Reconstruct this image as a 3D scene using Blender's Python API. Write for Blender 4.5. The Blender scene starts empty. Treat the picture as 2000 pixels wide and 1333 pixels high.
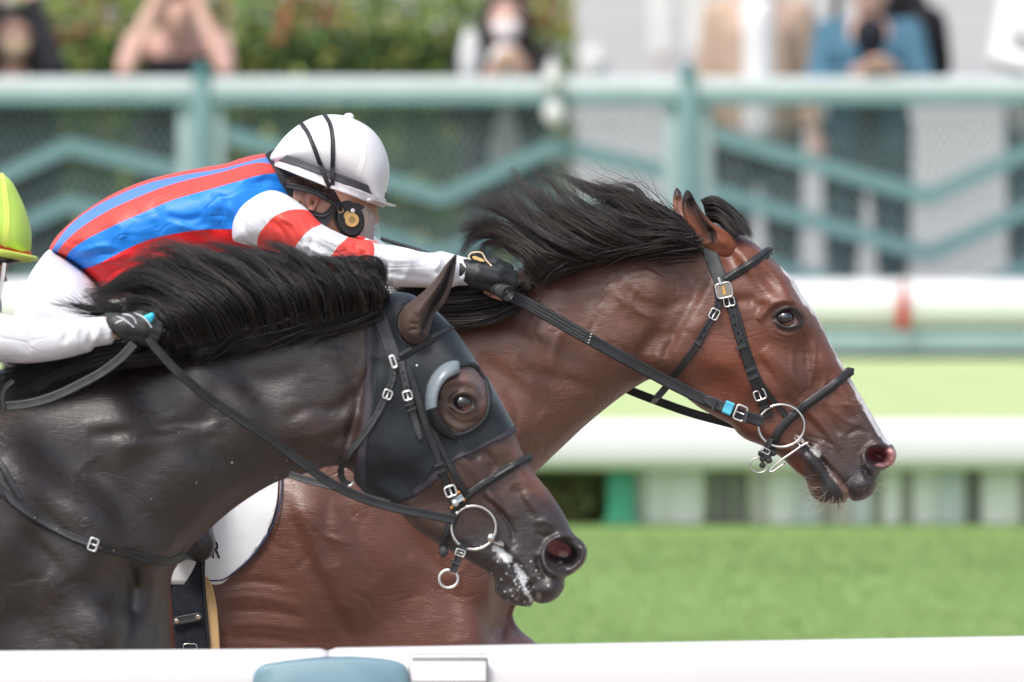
import bpy, bmesh, math, random
import numpy as np
from mathutils import Vector, Matrix
from mathutils.bvhtree import BVHTree
from mathutils.geometry import delaunay_2d_cdt

random.seed(7); RNG = np.random.default_rng(7)
SC = bpy.context.scene
COL = SC.collection

# ------------------------------------------------------------------ camera
F = 20000.0                      # focal length in photo pixels (360 mm on 36 mm)
CAM_H = 2.89
PITCH = math.atan((666.5 + 690.0) / F)
cd = bpy.data.cameras.new('camera'); cam = bpy.data.objects.new('camera', cd); COL.objects.link(cam)
cam.location = (0, 0, CAM_H)
cam.rotation_euler = (math.pi / 2 - PITCH, 0, 0)
cd.lens = 360; cd.sensor_width = 36; cd.clip_start = 0.5; cd.clip_end = 1500
cd.dof.use_dof = True; cd.dof.focus_distance = 19.72; cd.dof.aperture_fstop = 4.9; cd.dof.aperture_blades = 0
SC.camera = cam
CP = np.array([0, 0, CAM_H]); RIGHT = np.array([1.0, 0, 0])
FWD = np.array([0, math.cos(PITCH), -math.sin(PITCH)]); UP = np.array([0, math.sin(PITCH), math.cos(PITCH)])

# ------------------------------------------------------------------ light: bright overcast
SUN_EL, SUN_AZ = math.radians(58), math.radians(215)     # azimuth clockwise from +Y
w = bpy.data.worlds.new('World'); SC.world = w; w.use_nodes = True
nt = w.node_tree; bg = nt.nodes['Background']
sky = nt.nodes.new('ShaderNodeTexSky'); sky.sky_type = 'NISHITA'; sky.sun_disc = False
sky.sun_elevation = SUN_EL; sky.sun_rotation = SUN_AZ; sky.air_density = 1.0; sky.dust_density = 4.0; sky.ozone_density = 1.0
hs = nt.nodes.new('ShaderNodeHueSaturation'); hs.inputs['Saturation'].default_value = 0.62
nt.links.new(sky.outputs[0], hs.inputs['Color']); nt.links.new(hs.outputs[0], bg.inputs['Color'])
bg.inputs['Strength'].default_value = 0.15
sl = bpy.data.lights.new('sun', 'SUN'); so = bpy.data.objects.new('sun', sl); COL.objects.link(so)
sl.energy = 1.5; sl.angle = math.radians(14); sl.color = (1, 0.96, 0.91)
sdir = Vector((math.sin(SUN_AZ) * math.cos(SUN_EL), math.cos(SUN_AZ) * math.cos(SUN_EL), math.sin(SUN_EL)))
so.rotation_euler = (-sdir).to_track_quat('-Z', 'Y').to_euler(); so.location = (0, 0, 30)
SC.view_settings.view_transform = 'Standard'; SC.view_settings.look = 'None'
SC.view_settings.exposure = 0.55; SC.view_settings.gamma = 1
SC.cycles.max_bounces = 6

# ------------------------------------------------------------------ coordinate helpers
def P(px, py, D):
    """photo pixel + distance along the view axis -> world point"""
    px = np.asarray(px, float); py = np.asarray(py, float); D = np.asarray(D, float)
    a = (px - 1000) / F * D; b = (666.5 - py) / F * D
    return CP + D[..., None] * FWD + a[..., None] * RIGHT + b[..., None] * UP
def at(px, py, Y):
    """photo pixel on the upright plane y = Y"""
    d = FWD + (px - 1000) / F * RIGHT + (666.5 - py) / F * UP
    t = Y / d[1]
    return Vector(CP + d * t)
def V(a): return Vector((float(a[0]), float(a[1]), float(a[2])))
def lin(c):
    c = np.asarray(c, float) / 255.0
    return np.where(c <= 0.04045, c / 12.92, ((c + 0.055) / 1.055) ** 2.4)

# ------------------------------------------------------------------ materials
MATS = {}
def mat(name, rgb=(.5, .5, .5), rough=.5, spec=.5, metal=0, var=0.0, vscale=30, bump=0.0, bscale=200, vcol=None,
        streak=0, ridge=0, rscale=14, sheen=0, coat=0, stretch=None, detail=3, trans=0, bump2=0, b2scale=40, rvar=0, sheen_rgb=None, var2=0, v2scale=6):
    if name in MATS: return MATS[name]
    m = bpy.data.materials.new(name); m.use_nodes = True; MATS[name] = m
    n = m.node_tree.nodes; l = m.node_tree.links; b = n['Principled BSDF']
    b.inputs['Roughness'].default_value = rough; b.inputs['Metallic'].default_value = metal
    b.inputs['Specular IOR Level'].default_value = spec
    if sheen: b.inputs['Sheen Weight'].default_value = sheen; b.inputs['Sheen Roughness'].default_value = .4
    if sheen_rgb: b.inputs['Sheen Tint'].default_value = (*sheen_rgb, 1)
    if coat: b.inputs['Coat Weight'].default_value = coat; b.inputs['Coat Roughness'].default_value = .15
    if trans: b.inputs['Transmission Weight'].default_value = trans
    tc = n.new('ShaderNodeTexCoord'); mp = n.new('ShaderNodeMapping')
    l.new(tc.outputs['Object'], mp.inputs['Vector'])
    if stretch: mp.inputs['Scale'].default_value = stretch
    vec = mp.outputs[0]
    if vcol:
        src = n.new('ShaderNodeAttribute'); src.attribute_name = vcol; cout = src.outputs['Color']
    else:
        src = n.new('ShaderNodeRGB'); src.outputs[0].default_value = (*rgb, 1); cout = src.outputs[0]
    for (vv, vs, dt) in ((var, vscale, detail), (var2, v2scale, 2)):
        if vv:
            nz = n.new('ShaderNodeTexNoise'); nz.inputs['Scale'].default_value = vs; nz.inputs['Detail'].default_value = dt
            l.new(vec, nz.inputs['Vector'])
            mr = n.new('ShaderNodeMapRange'); l.new(nz.outputs['Fac'], mr.inputs['Value'])
            mr.inputs['From Min'].default_value = .25; mr.inputs['From Max'].default_value = .75
            mr.inputs['To Min'].default_value = 1 - vv; mr.inputs['To Max'].default_value = 1 + vv
            mx = n.new('ShaderNodeVectorMath'); mx.operation = 'SCALE'
            l.new(cout, mx.inputs[0]); l.new(mr.outputs[0], mx.inputs['Scale']); cout = mx.outputs[0]
            if rvar and vv == var:
                m2 = n.new('ShaderNodeMapRange'); l.new(nz.outputs['Fac'], m2.inputs['Value'])
                m2.inputs['From Min'].default_value = .3; m2.inputs['From Max'].default_value = .7
                m2.inputs['To Min'].default_value = rough - rvar; m2.inputs['To Max'].default_value = rough + rvar
                l.new(m2.outputs[0], b.inputs['Roughness'])
    sn = None
    if streak:      # short hair lying along the body
        m3 = n.new('ShaderNodeMapping'); m3.inputs['Rotation'].default_value = (0, math.radians(28), 0); m3.inputs['Scale'].default_value = (42, 120, 420)
        l.new(tc.outputs['Object'], m3.inputs['Vector']); sn = n.new('ShaderNodeTexNoise'); sn.inputs['Scale'].default_value = 1; sn.inputs['Detail'].default_value = 4; sn.inputs['Distortion'].default_value = .6
        l.new(m3.outputs[0], sn.inputs['Vector']); mr = n.new('ShaderNodeMapRange'); l.new(sn.outputs['Fac'], mr.inputs['Value'])
        mr.inputs['From Min'].default_value = .3; mr.inputs['From Max'].default_value = .7; mr.inputs['To Min'].default_value = 1 - streak; mr.inputs['To Max'].default_value = 1 + streak
        mx = n.new('ShaderNodeVectorMath'); mx.operation = 'SCALE'; l.new(cout, mx.inputs[0]); l.new(mr.outputs[0], mx.inputs['Scale']); cout = mx.outputs[0]
    l.new(cout, b.inputs['Base Color'])
    last = None
    if sn:
        bp = n.new('ShaderNodeBump'); bp.inputs['Strength'].default_value = .75; bp.inputs['Distance'].default_value = .0011
        l.new(sn.outputs['Fac'], bp.inputs['Height']); last = bp.outputs[0]
    for (bb, bs, dist) in ((bump, bscale, .001), (bump2, b2scale, .004)):
        if bb:
            nz = n.new('ShaderNodeTexNoise'); nz.inputs['Scale'].default_value = bs; nz.inputs['Detail'].default_value = 3
            l.new(vec, nz.inputs['Vector'])
            bp = n.new('ShaderNodeBump'); bp.inputs['Strength'].default_value = bb; bp.inputs['Distance'].default_value = dist
            l.new(nz.outputs['Fac'], bp.inputs['Height'])
            if last: l.new(last, bp.inputs['Normal'])
            last = bp.outputs[0]
    if ridge:       # thin creases and veins: the valley lines of a distorted noise, only in places
        m4 = n.new('ShaderNodeMapping'); m4.inputs['Rotation'].default_value = (0, math.radians(-35), 0); m4.inputs['Scale'].default_value = (.55, 1, 1.25); l.new(tc.outputs['Object'], m4.inputs['Vector'])
        nz = n.new('ShaderNodeTexNoise'); nz.inputs['Scale'].default_value = rscale; nz.inputs['Detail'].default_value = 2; nz.inputs['Distortion'].default_value = 1.2; l.new(m4.outputs[0], nz.inputs['Vector'])
        s1 = n.new('ShaderNodeMath'); s1.operation = 'SUBTRACT'; l.new(nz.outputs['Fac'], s1.inputs[0]); s1.inputs[1].default_value = .5
        s2 = n.new('ShaderNodeMath'); s2.operation = 'ABSOLUTE'; l.new(s1.outputs[0], s2.inputs[0])
        r1 = n.new('ShaderNodeMapRange'); r1.interpolation_type = 'SMOOTHSTEP'; l.new(s2.outputs[0], r1.inputs['Value']); r1.inputs['From Min'].default_value = 0; r1.inputs['From Max'].default_value = .045
        nk = n.new('ShaderNodeTexNoise'); nk.inputs['Scale'].default_value = rscale * .4; nk.inputs['Detail'].default_value = 1; l.new(tc.outputs['Object'], nk.inputs['Vector'])
        r2 = n.new('ShaderNodeMapRange'); l.new(nk.outputs['Fac'], r2.inputs['Value']); r2.inputs['From Min'].default_value = .48; r2.inputs['From Max'].default_value = .62; r2.inputs['To Min'].default_value = 0; r2.inputs['To Max'].default_value = ridge
        bp = n.new('ShaderNodeBump'); bp.inputs['Distance'].default_value = .0022; l.new(r2.outputs[0], bp.inputs['Strength']); l.new(r1.outputs[0], bp.inputs['Height'])
        if last: l.new(last, bp.inputs['Normal'])
        last = bp.outputs[0]
    if last: l.new(last, b.inputs['Normal'])
    return m

# ------------------------------------------------------------------ object helpers
def tag(o, label=None, cat=None, group=None, kind=None):
    if label: o['label'] = label
    if cat: o['category'] = cat
    if group: o['group'] = group
    if kind: o['kind'] = kind
    return o
def thing(name, loc, label, cat, group=None):
    o = bpy.data.objects.new(name, None); COL.objects.link(o); o.location = V(loc); o.empty_display_size = .1
    tag(o, label, cat, group)
    return o
def wloc(o):
    v = Vector((0, 0, 0))
    while o is not None: v = v + o.location; o = o.parent
    return v
def mkobj(name, verts, faces, m=None, parent=None, smooth=True, mats=None, midx=None, kind=None, loc=None):
    """verts in world space; the object's origin goes to loc (default: the mesh's centre) and it is parented to parent"""
    verts = np.asarray(verts, float).reshape(-1, 3)
    org = np.array(loc if loc is not None else (verts.min(0) + verts.max(0)) / 2)
    me = bpy.data.meshes.new(name)
    v = verts - org
    if isinstance(faces, np.ndarray):
        nf, k = faces.shape
        me.vertices.add(len(v)); me.vertices.foreach_set('co', v.astype(np.float32).ravel())
        me.loops.add(nf * k); me.loops.foreach_set('vertex_index', faces.astype(np.int32).ravel())
        me.polygons.add(nf); me.polygons.foreach_set('loop_start', np.arange(0, nf * k, k, dtype=np.int32))
        me.update(calc_edges=True)
    else:
        me.from_pydata([tuple(p) for p in v], [], faces)
    for mm in (mats or ([m] if m else [])): me.materials.append(mm)
    if midx is not None: me.polygons.foreach_set('material_index', np.asarray(midx, np.int32))
    if smooth: me.polygons.foreach_set('use_smooth', np.ones(len(me.polygons), bool))
    me.update()
    o = bpy.data.objects.new(name, me); COL.objects.link(o)
    o.location = V(org)
    if parent is not None:
        o.parent = parent; o.location = V(org) - wloc(parent)
    if kind: o['kind'] = kind
    return o
def set_col(o, name, rgb):
    me = o.data
    a = me.color_attributes.new(name, 'FLOAT_COLOR', 'POINT')
    arr = np.ones((len(me.vertices), 4), np.float32); arr[:, :3] = rgb
    a.data.foreach_set('color', arr.ravel())
def grid_faces(nu, nv, cu=False, cv=False):
    f = []
    for i in range(nu if cu else nu - 1):
        for j in range(nv if cv else nv - 1):
            f.append((i * nv + j, ((i + 1) % nu) * nv + j, ((i + 1) % nu) * nv + (j + 1) % nv, i * nv + (j + 1) % nv))
    return f
class MB:
    """collects shapes for one mesh"""
    def __init__(s): s.v = []; s.f = []
    def add(s, v, f):
        b = len(s.v); s.v += [tuple(map(float, p)) for p in v]; s.f += [tuple(b + i for i in q) for q in f]; return s
    def box(s, lo, hi, bev=0):
        x0, y0, z0 = lo; x1, y1, z1 = hi
        if bev <= 0:
            v = [(x, y, z) for x in (x0, x1) for y in (y0, y1) for z in (z0, z1)]
            return s.add(v, [(0, 1, 3, 2), (4, 6, 7, 5), (0, 4, 5, 1), (2, 3, 7, 6), (0, 2, 6, 4), (1, 5, 7, 3)])
        bm = bmesh.new(); bmesh.ops.create_cube(bm, size=1)
        bmesh.ops.scale(bm, vec=(x1 - x0, y1 - y0, z1 - z0), verts=bm.verts)
        bmesh.ops.translate(bm, vec=((x0 + x1) / 2, (y0 + y1) / 2, (z0 + z1) / 2), verts=bm.verts)
        bmesh.ops.bevel(bm, geom=bm.edges[:], offset=bev, segments=2, affect='EDGES', profile=.5)
        bm.verts.index_update()
        s.add([v.co[:] for v in bm.verts], [tuple(v.index for v in f.verts) for f in bm.faces]); bm.free(); return s
    def tube(s, pts, r, seg=10, closed=False, cap=True, flat=None):
        pts = [Vector(p) for p in pts]; n = len(pts)
        rr = r if hasattr(r, '__len__') else [r] * n
        rings = []; up = None
        for i, p in enumerate(pts):
            t = (pts[(i + 1) % n] - pts[i - 1]) if closed else (pts[min(i + 1, n - 1)] - pts[max(i - 1, 0)])
            t = t.normalized() if t.length > 1e-9 else Vector((0, 0, 1))
            if up is None:
                up = Vector((0, 0, 1)) if abs(t.z) < .9 else Vector((1, 0, 0))
            a = t.cross(up).normalized(); up = a.cross(t).normalized()
            rings.append([p + (a * math.cos(2 * math.pi * k / seg) + up * math.sin(2 * math.pi * k / seg) * (flat or 1)) * rr[i] for k in range(seg)])
        f = grid_faces(n, seg, closed, True)
        if cap and not closed: f += [tuple(reversed(range(seg))), tuple((n - 1) * seg + k for k in range(seg))]
        return s.add([q for ring in rings for q in ring], f)
    def ell(s, c, r, M=None, nu=16, nv=10):
        v = []
        for i in range(nv + 1):
            th = math.pi * i / nv
            for j in range(nu):
                ph = 2 * math.pi * j / nu
                q = Vector((r[0] * math.sin(th) * math.cos(ph), r[1] * math.sin(th) * math.sin(ph), r[2] * math.cos(th)))
                if M is not None: q = M @ q
                v.append(q + Vector(c))
        return s.add(v, grid_faces(nv + 1, nu, False, True))
    def done(s, name, m=None, parent=None, smooth=True, kind=None, loc=None):
        return mkobj(name, s.v, s.f, m, parent, smooth, kind=kind, loc=loc)
def auto(o, deg=35):
    me = o.data
    bm = bmesh.new(); bm.from_mesh(me)
    for e in bm.edges:
        if len(e.link_faces) == 2 and e.calc_face_angle(0) > math.radians(deg): e.smooth = False
    bm.to_mesh(me); bm.free(); return o

def cr(pts, step=3.0, closed=False):
    """Catmull-Rom through pixel points, resampled at about `step`"""
    p = np.asarray(pts, float); n = len(p)
    if closed: q = np.vstack([p[-1], p, p[0], p[1]])
    else: q = np.vstack([2 * p[0] - p[1], p, 2 * p[-1] - p[-2]])
    out = []
    for i in range(n if closed else n - 1):
        p0, p1, p2, p3 = q[i], q[i + 1], q[i + 2], q[i + 3]
        # centripetal
        d1 = max(np.linalg.norm(p1 - p0), 1e-6) ** .5; d2 = max(np.linalg.norm(p2 - p1), 1e-6) ** .5; d3 = max(np.linalg.norm(p3 - p2), 1e-6) ** .5
        t0, t1, t2, t3 = 0, d1, d1 + d2, d1 + d2 + d3
        k = max(1, int(round(np.linalg.norm(p2[:2] - p1[:2]) / step)))
        t = t1 + (t2 - t1) * np.arange(k)[:, None] / k
        A1 = (t1 - t) / (t1 - t0) * p0 + (t - t0) / (t1 - t0) * p1
        A2 = (t2 - t) / (t2 - t1) * p1 + (t - t1) / (t2 - t1) * p2
        A3 = (t3 - t) / (t3 - t2) * p2 + (t - t2) / (t3 - t2) * p3
        B1 = (t2 - t) / (t2 - t0) * A1 + (t - t0) / (t2 - t0) * A2
        B2 = (t3 - t) / (t3 - t1) * A2 + (t - t1) / (t3 - t1) * A3
        out.append((t2 - t) / (t2 - t1) * B1 + (t - t1) / (t2 - t1) * B2)
    if not closed: out.append(p[-1:])
    return np.vstack(out)
def inside(x, y, poly):
    c = np.zeros(len(x), bool); n = len(poly)
    for i in range(n):
        x1, y1 = poly[i][:2]; x2, y2 = poly[(i + 1) % n][:2]
        if y1 == y2: continue
        m = ((y1 > y) != (y2 > y)); 
        c ^= m & (x < (x2 - x1) * (y - y1) / (y2 - y1) + x1)
    return c
def seg_dist(x, y, pl):
    """distance to polyline, signed side (left of travel +), and arclength fraction"""
    best = np.full(len(x), 1e9); side = np.zeros(len(x)); fr = np.zeros(len(x))
    L = np.r_[0, np.cumsum(np.hypot(*np.diff(pl[:, :2], axis=0).T))]; T = L[-1] + 1e-9
    for i in range(len(pl) - 1):
        ax, ay = pl[i][:2]; bx, by = pl[i + 1][:2]; dx, dy = bx - ax, by - ay; l2 = dx * dx + dy * dy + 1e-9
        t = np.clip(((x - ax) * dx + (y - ay) * dy) / l2, 0, 1)
        ex = x - ax - t * dx; ey = y - ay - t * dy; d = np.hypot(ex, ey)
        m = d < best
        best = np.where(m, d, best); side = np.where(m, np.sign(dx * ey - dy * ex), side)
        fr = np.where(m, (L[i] + t * math.sqrt(l2)) / T, fr)
    return best, side, fr
def bump_field(x, y, ops):
    """ops: ('s', pts, width, height) ridge(+)/crease(-);  ('b', cx, cy, rx, ry, angle, height) soft lump;
    ('e', pts, h, soft, reach) step, right side of travel (screen) raised by h, dying off over reach"""
    z = np.zeros(len(x))
    for o in ops:
        if o[0] == 's':
            pl = cr(o[1], 6); wd = o[2]
            lo = pl.min(0) - wd * 3; hi = pl.max(0) + wd * 3
            k = np.where((x > lo[0]) & (x < hi[0]) & (y > lo[1]) & (y < hi[1]))[0]
            if not len(k): continue
            d, s, fr = seg_dist(x[k], y[k], pl)
            tp = np.sqrt(np.clip(np.minimum(fr, 1 - fr) * 5, 0.0, 1))
            z[k] += o[3] * np.exp(-(d / wd) ** 2) * tp
        elif o[0] == 'b':
            _, cx, cy, rx, ry, an, h = o; a = math.radians(an)
            u = ((x - cx) * math.cos(a) + (y - cy) * math.sin(a)) / rx; v = (-(x - cx) * math.sin(a) + (y - cy) * math.cos(a)) / ry
            z += h * np.exp(-(u * u + v * v))
        elif o[0] == 'e':
            pl = cr(o[1], 6); h, soft, reach = o[2:5]
            lo = pl.min(0) - reach * 2.5; hi = pl.max(0) + reach * 2.5
            k = np.where((x > lo[0]) & (x < hi[0]) & (y > lo[1]) & (y < hi[1]))[0]
            d, s, fr = seg_dist(x[k], y[k], pl)
            tp = np.clip(np.minimum(fr, 1 - fr) * 5, 0, 1)
            sd = -d * s
            z[k] += h * tp * (1 / (1 + np.exp(-np.clip(sd / soft, -30, 30)))) * np.exp(-(np.maximum(sd, 0) / reach) ** 2)
    return z
def idw(x, y, ctrl, k, s=25.0, p=2.0):
    num = np.zeros(len(x)); den = np.zeros(len(x))
    for c in ctrl:
        wt = 1.0 / ((x - c[0]) ** 2 + (y - c[1]) ** 2 + s * s) ** p
        num += wt * c[k]; den += wt
    return num / den

def soft_dist(x, y, poly, ds):
    """smooth distance to a closed outline"""
    n = len(poly); out = np.zeros(len(x)); nxt = np.roll(poly, -1, 0); seg = np.hypot(*(nxt - poly).T)
    mid = (poly + nxt) / 2
    for s in range(0, len(x), 3000):
        X = x[s:s + 3000, None]; Y = y[s:s + 3000, None]
        r2 = (X - mid[None, :, 0]) ** 2 + (Y - mid[None, :, 1]) ** 2
        j = r2.argmin(1)
        D = ((seg[None] / np.maximum(r2, .05) ** 2).sum(1) / (math.pi / 2)) ** (-1 / 3)
        ex = np.full(len(j), 1e9)
        for dj in (-1, 0, 1):
            a = poly[(j + dj) % n]; b = nxt[(j + dj) % n]; d = b - a; l2 = (d ** 2).sum(1) + 1e-9
            t = np.clip(((X[:, 0] - a[:, 0]) * d[:, 0] + (Y[:, 0] - a[:, 1]) * d[:, 1]) / l2, 0, 1)
            ex = np.minimum(ex, np.hypot(X[:, 0] - a[:, 0] - t * d[:, 0], Y[:, 0] - a[:, 1] - t * d[:, 1]))
        k = np.clip((ex - ds) / (2 * ds), 0, 1)
        out[s:s + 3000] = ex * (1 - k) + np.minimum(D, ex * 1.3) * k
    return out

class Sheet:
    """A closed body: an outline in its own mid plane, swelled to both sides by a width map and relief strokes."""
    def __init__(s, outline, D0, wctrl, ops=(), step=3.5, fine=(), coarse=9.0, cuts=(), dctrl=None, closed_pts=False, ws=25.0, cap=1.0):
        s.D0 = D0; s.dctrl = dctrl
        pl = np.asarray(outline, float) if closed_pts else cr(outline, step, True)
        # keep distinct
        keep = [0]
        for i in range(1, len(pl)):
            if np.hypot(*(pl[i] - pl[keep[-1]])) > step * .35: keep.append(i)
        pl = pl[keep]; s.pl = pl
        ar = 0.5 * np.sum(pl[:, 0] * np.roll(pl[:, 1], -1) - np.roll(pl[:, 0], -1) * pl[:, 1])
        tan = np.roll(pl, -1, 0) - np.roll(pl, 1, 0); tan /= np.hypot(*tan.T)[:, None] + 1e-9
        nrm = np.c_[-tan[:, 1], tan[:, 0]] * (1 if ar > 0 else -1)      # inward
        cand = []
        for off in (.5, 1.6, 3.6):
            cand.append(pl + nrm * off)
        lo = pl.min(0); hi = pl.max(0)
        def hexg(lo, hi, sp):
            xs = np.arange(lo[0], hi[0], sp); ys = np.arange(lo[1], hi[1], sp * .866)
            X, Y = np.meshgrid(xs, ys); X = X + (np.arange(len(ys)) % 2)[:, None] * sp / 2
            return np.c_[X.ravel(), Y.ravel()]
        fr = [(np.array(a), np.array(b), sp) for (a, b, sp) in fine]
        g = hexg(lo, hi, coarse); m = np.ones(len(g), bool)
        for a, b, sp in fr: m &= ~((g[:, 0] > a[0]) & (g[:, 0] < b[0]) & (g[:, 1] > a[1]) & (g[:, 1] < b[1]))
        gl = [g[m]]
        for i, (a, b, sp) in enumerate(fr):
            q = hexg(a, b, sp); mm = np.ones(len(q), bool)
            for a2, b2, sp2 in fr[:i]: mm &= ~((q[:, 0] > a2[0]) & (q[:, 0] < b2[0]) & (q[:, 1] > a2[1]) & (q[:, 1] < b2[1]))
            gl.append(q[mm])
        g = np.vstack(gl); g = g[inside(g[:, 0], g[:, 1], pl)]
        dd = soft_dist(g[:, 0], g[:, 1], pl, step)
        g = g[dd > 5.0]
        ring = np.vstack(cand)
        ring = ring[inside(ring[:, 0], ring[:, 1], pl)]
        rd = soft_dist(ring[:, 0], ring[:, 1], pl, step); ring = ring[rd > .3]
        cutp = []; cutseg = []
        for c in cuts:
            cp = cr(c, step); cp = cp[inside(cp[:, 0], cp[:, 1], pl)]
            if len(cp) > 1: cutseg.append((len(cutp) and sum(len(q) for q in cutp) or 0, len(cp))); cutp.append(cp)
        if cutp:
            call = np.vstack(cutp)
            def far(q, r):
                out = np.ones(len(q), bool)
                for i in range(0, len(q), 4000):
                    d = ((q[i:i + 4000, None, :] - call[None]) ** 2).sum(2).min(1); out[i:i + 4000] = d > r * r
                return out
            g = g[far(g, step * .55)]; ring = ring[far(ring, step * .3)]
        nb = len(pl)
        pts = [Vector(p) for p in pl] ; edges = []
        allp = [pl, ring, g]
        if cutp:
            base = nb + len(ring) + len(g)
            for (st, ln) in cutseg: edges += [(base + st + i, base + st + i + 1) for i in range(ln - 1)]
            allp.append(call)
        A = np.vstack(allp)
        res = delaunay_2d_cdt([Vector((float(a), float(b))) for a, b in A], edges, [list(range(nb))], 1, 1e-4, False)
        vx = np.array([tuple(v) for v in res[0]]); tri = np.array([f for f in res[2] if len(f) == 3], int)
        # orient
        a, b, c = vx[tri[:, 0]], vx[tri[:, 1]], vx[tri[:, 2]]
        cz = (b[:, 0] - a[:, 0]) * (c[:, 1] - a[:, 1]) - (b[:, 1] - a[:, 1]) * (c[:, 0] - a[:, 0])
        tri[cz > 0] = tri[cz > 0][:, ::-1]; cz = np.abs(cz); tri = tri[cz > 1e-3]
        ce = vx[tri].mean(1); tri = tri[inside(ce[:, 0], ce[:, 1], pl)]
        s.vx = vx; s.tri = tri
        x, y = vx[:, 0], vx[:, 1]
        D = soft_dist(x, y, pl, step)
        bnd = D < .02
        s.bnd = bnd
        W = idw(x, y, wctrl, 2, ws); R = idw(x, y, wctrl, 3, ws)
        t = np.clip(D / R, 0, 1)
        prof = np.sqrt(np.clip(1 - (1 - t) ** 2, 0, 1))
        bf = bump_field(x, y, ops)
        edge = np.clip(D / 9.0, 0, 1) ** .7
        s.W = np.where(bnd, 0, np.maximum(W * prof + bf * edge * cap, .0004))
        s.Dd = D
    def center(s, x, y):
        return s.D0 + (idw(x, y, s.dctrl, 2, 40.0) if s.dctrl is not None else 0)
    def mesh(s, both=True):
        x, y = s.vx[:, 0], s.vx[:, 1]; n = len(x)
        c = s.center(x, y) + 0 * x
        base = P(x, y, c)
        near = base - FWD * s.W[:, None]; farv = base + FWD * s.W[:, None]
        idx = np.full(n, -1); k = np.where(~s.bnd)[0]; idx[k] = n + np.arange(len(k)); idx[s.bnd] = np.where(s.bnd)[0]
        verts = np.vstack([near, farv[k]])
        t = s.tri; ft = idx[t][:, ::-1]
        faces = np.vstack([t, ft])
        s.vpx = np.vstack([s.vx, s.vx[k]]); s.nface = len(t)
        return verts, faces
    def build(s, name, m, parent=None, col=None, mats=None, regions=None, kind=None):
        v, f = s.mesh()
        midx = None
        if regions is not None:
            cx = s.vpx[f].mean(1); midx = np.zeros(len(f), int)
            for mi, poly in regions:
                pp = cr(poly, 3, True) if len(poly) > 2 else poly
                midx[inside(cx[:, 0], cx[:, 1], pp)] = mi
        s.v = v; s.f = f
        o = mkobj(name, v, f, m, parent, mats=mats, midx=midx, kind=kind)
        if col is not None: set_col(o, 'coat', col(s.vpx[:, 0], s.vpx[:, 1]))
        s.bvh = BVHTree.FromPolygons([V(p) for p in v], [tuple(map(int, q)) for q in f])
        s.obj = o
        return o
    def hit(s, px, py):
        d = FWD + (px - 1000) / F * RIGHT + (666.5 - py) / F * UP; d = d / np.linalg.norm(d)
        r = s.bvh.ray_cast(V(CP), V(d), 60)
        if r[0] is None: return None
        return float(np.dot(np.array(r[0]) - CP, FWD))
    def shell(s, name, poly, off, m, parent, holes=(), thick=.002, mats=None, regions=None, nearonly=False, smoothit=2):
        """a fitted cover: the faces of the body inside poly, moved out along their normals"""
        cx = s.vpx[s.f].mean(1); k = inside(cx[:, 0], cx[:, 1], cr(poly, 3, True))
        for h in holes: k &= ~inside(cx[:, 0], cx[:, 1], cr(h, 3, True))
        if nearonly: k[s.nface:] = False
        f = s.f[k]; u, inv = np.unique(f.ravel(), return_inverse=True)
        nf = inv.reshape(f.shape); v = s.v[u].copy()
        me = s.obj.data; no = np.zeros(len(me.vertices) * 3, np.float32); me.vertices.foreach_get('normal', no); no = no.reshape(-1, 3)[u]
        # relax relief a little so that cloth bridges small hollows
        e = np.vstack([nf[:, [0, 1]], nf[:, [1, 2]], nf[:, [2, 0]]])
        for _ in range(smoothit):
            acc = np.zeros_like(v); cnt = np.zeros(len(v))
            np.add.at(acc, e[:, 0], v[e[:, 1]]); np.add.at(acc, e[:, 1], v[e[:, 0]])
            np.add.at(cnt, e[:, 0], 1); np.add.at(cnt, e[:, 1], 1)
            ed = (acc / np.maximum(cnt, 1)[:, None]); dlt = ((ed - v) * no).sum(1)
            v = v + no * (np.maximum(dlt, 0) * .5)[:, None]
        v = v + no * off
        midx = None
        if regions is not None:
            cf = cx[k]; midx = np.zeros(len(f), int)
            for mi, pp in regions: midx[inside(cf[:, 0], cf[:, 1], cr(pp, 3, True))] = mi
        o = mkobj(name, v, nf, m, parent, mats=mats, midx=midx)
        md = o.modifiers.new('solid', 'SOLIDIFY'); md.thickness = thick; md.offset = 1
        return o

def blob(name, prims, m, parent=None, voxel=.006, smooth=4, kind=None):
    """overlapping capsules and ellipsoids fused into one continuous surface"""
    mb = MB()
    for p in prims:
        if p[0] == 'c':
            a, ra, b, rb = Vector(p[1]), p[2], Vector(p[3]), p[4]
            n = 5; pts = [a.lerp(b, i / (n - 1)) for i in range(n)]; rr = [ra + (rb - ra) * i / (n - 1) for i in range(n)]
            if (b - a).length > 1e-6: mb.tube(pts, rr, 14)
            mb.ell(a, (ra,) * 3, None, 14, 10); mb.ell(b, (rb,) * 3, None, 14, 10)
        else:
            mb.ell(p[1], p[2], p[3] if len(p) > 3 else None, 20, 14)
    o = mb.done(name, m, parent, kind=kind)
    r = o.modifiers.new('r', 'REMESH'); r.mode = 'VOXEL'; r.voxel_size = voxel; r.use_smooth_shade = True
    sm = o.modifiers.new('s', 'SMOOTH'); sm.factor = .5; sm.iterations = smooth
    BAKE.append(o)
    return o
BAKE = []
def bake():
    bpy.context.view_layer.update()
    dg = bpy.context.evaluated_depsgraph_get()
    for o in BAKE:
        me = bpy.data.meshes.new_from_object(o.evaluated_get(dg)); 
        me.polygons.foreach_set('use_smooth', np.ones(len(me.polygons), bool))
        o.modifiers.clear(); o.data = me
    BAKE.clear()

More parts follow.
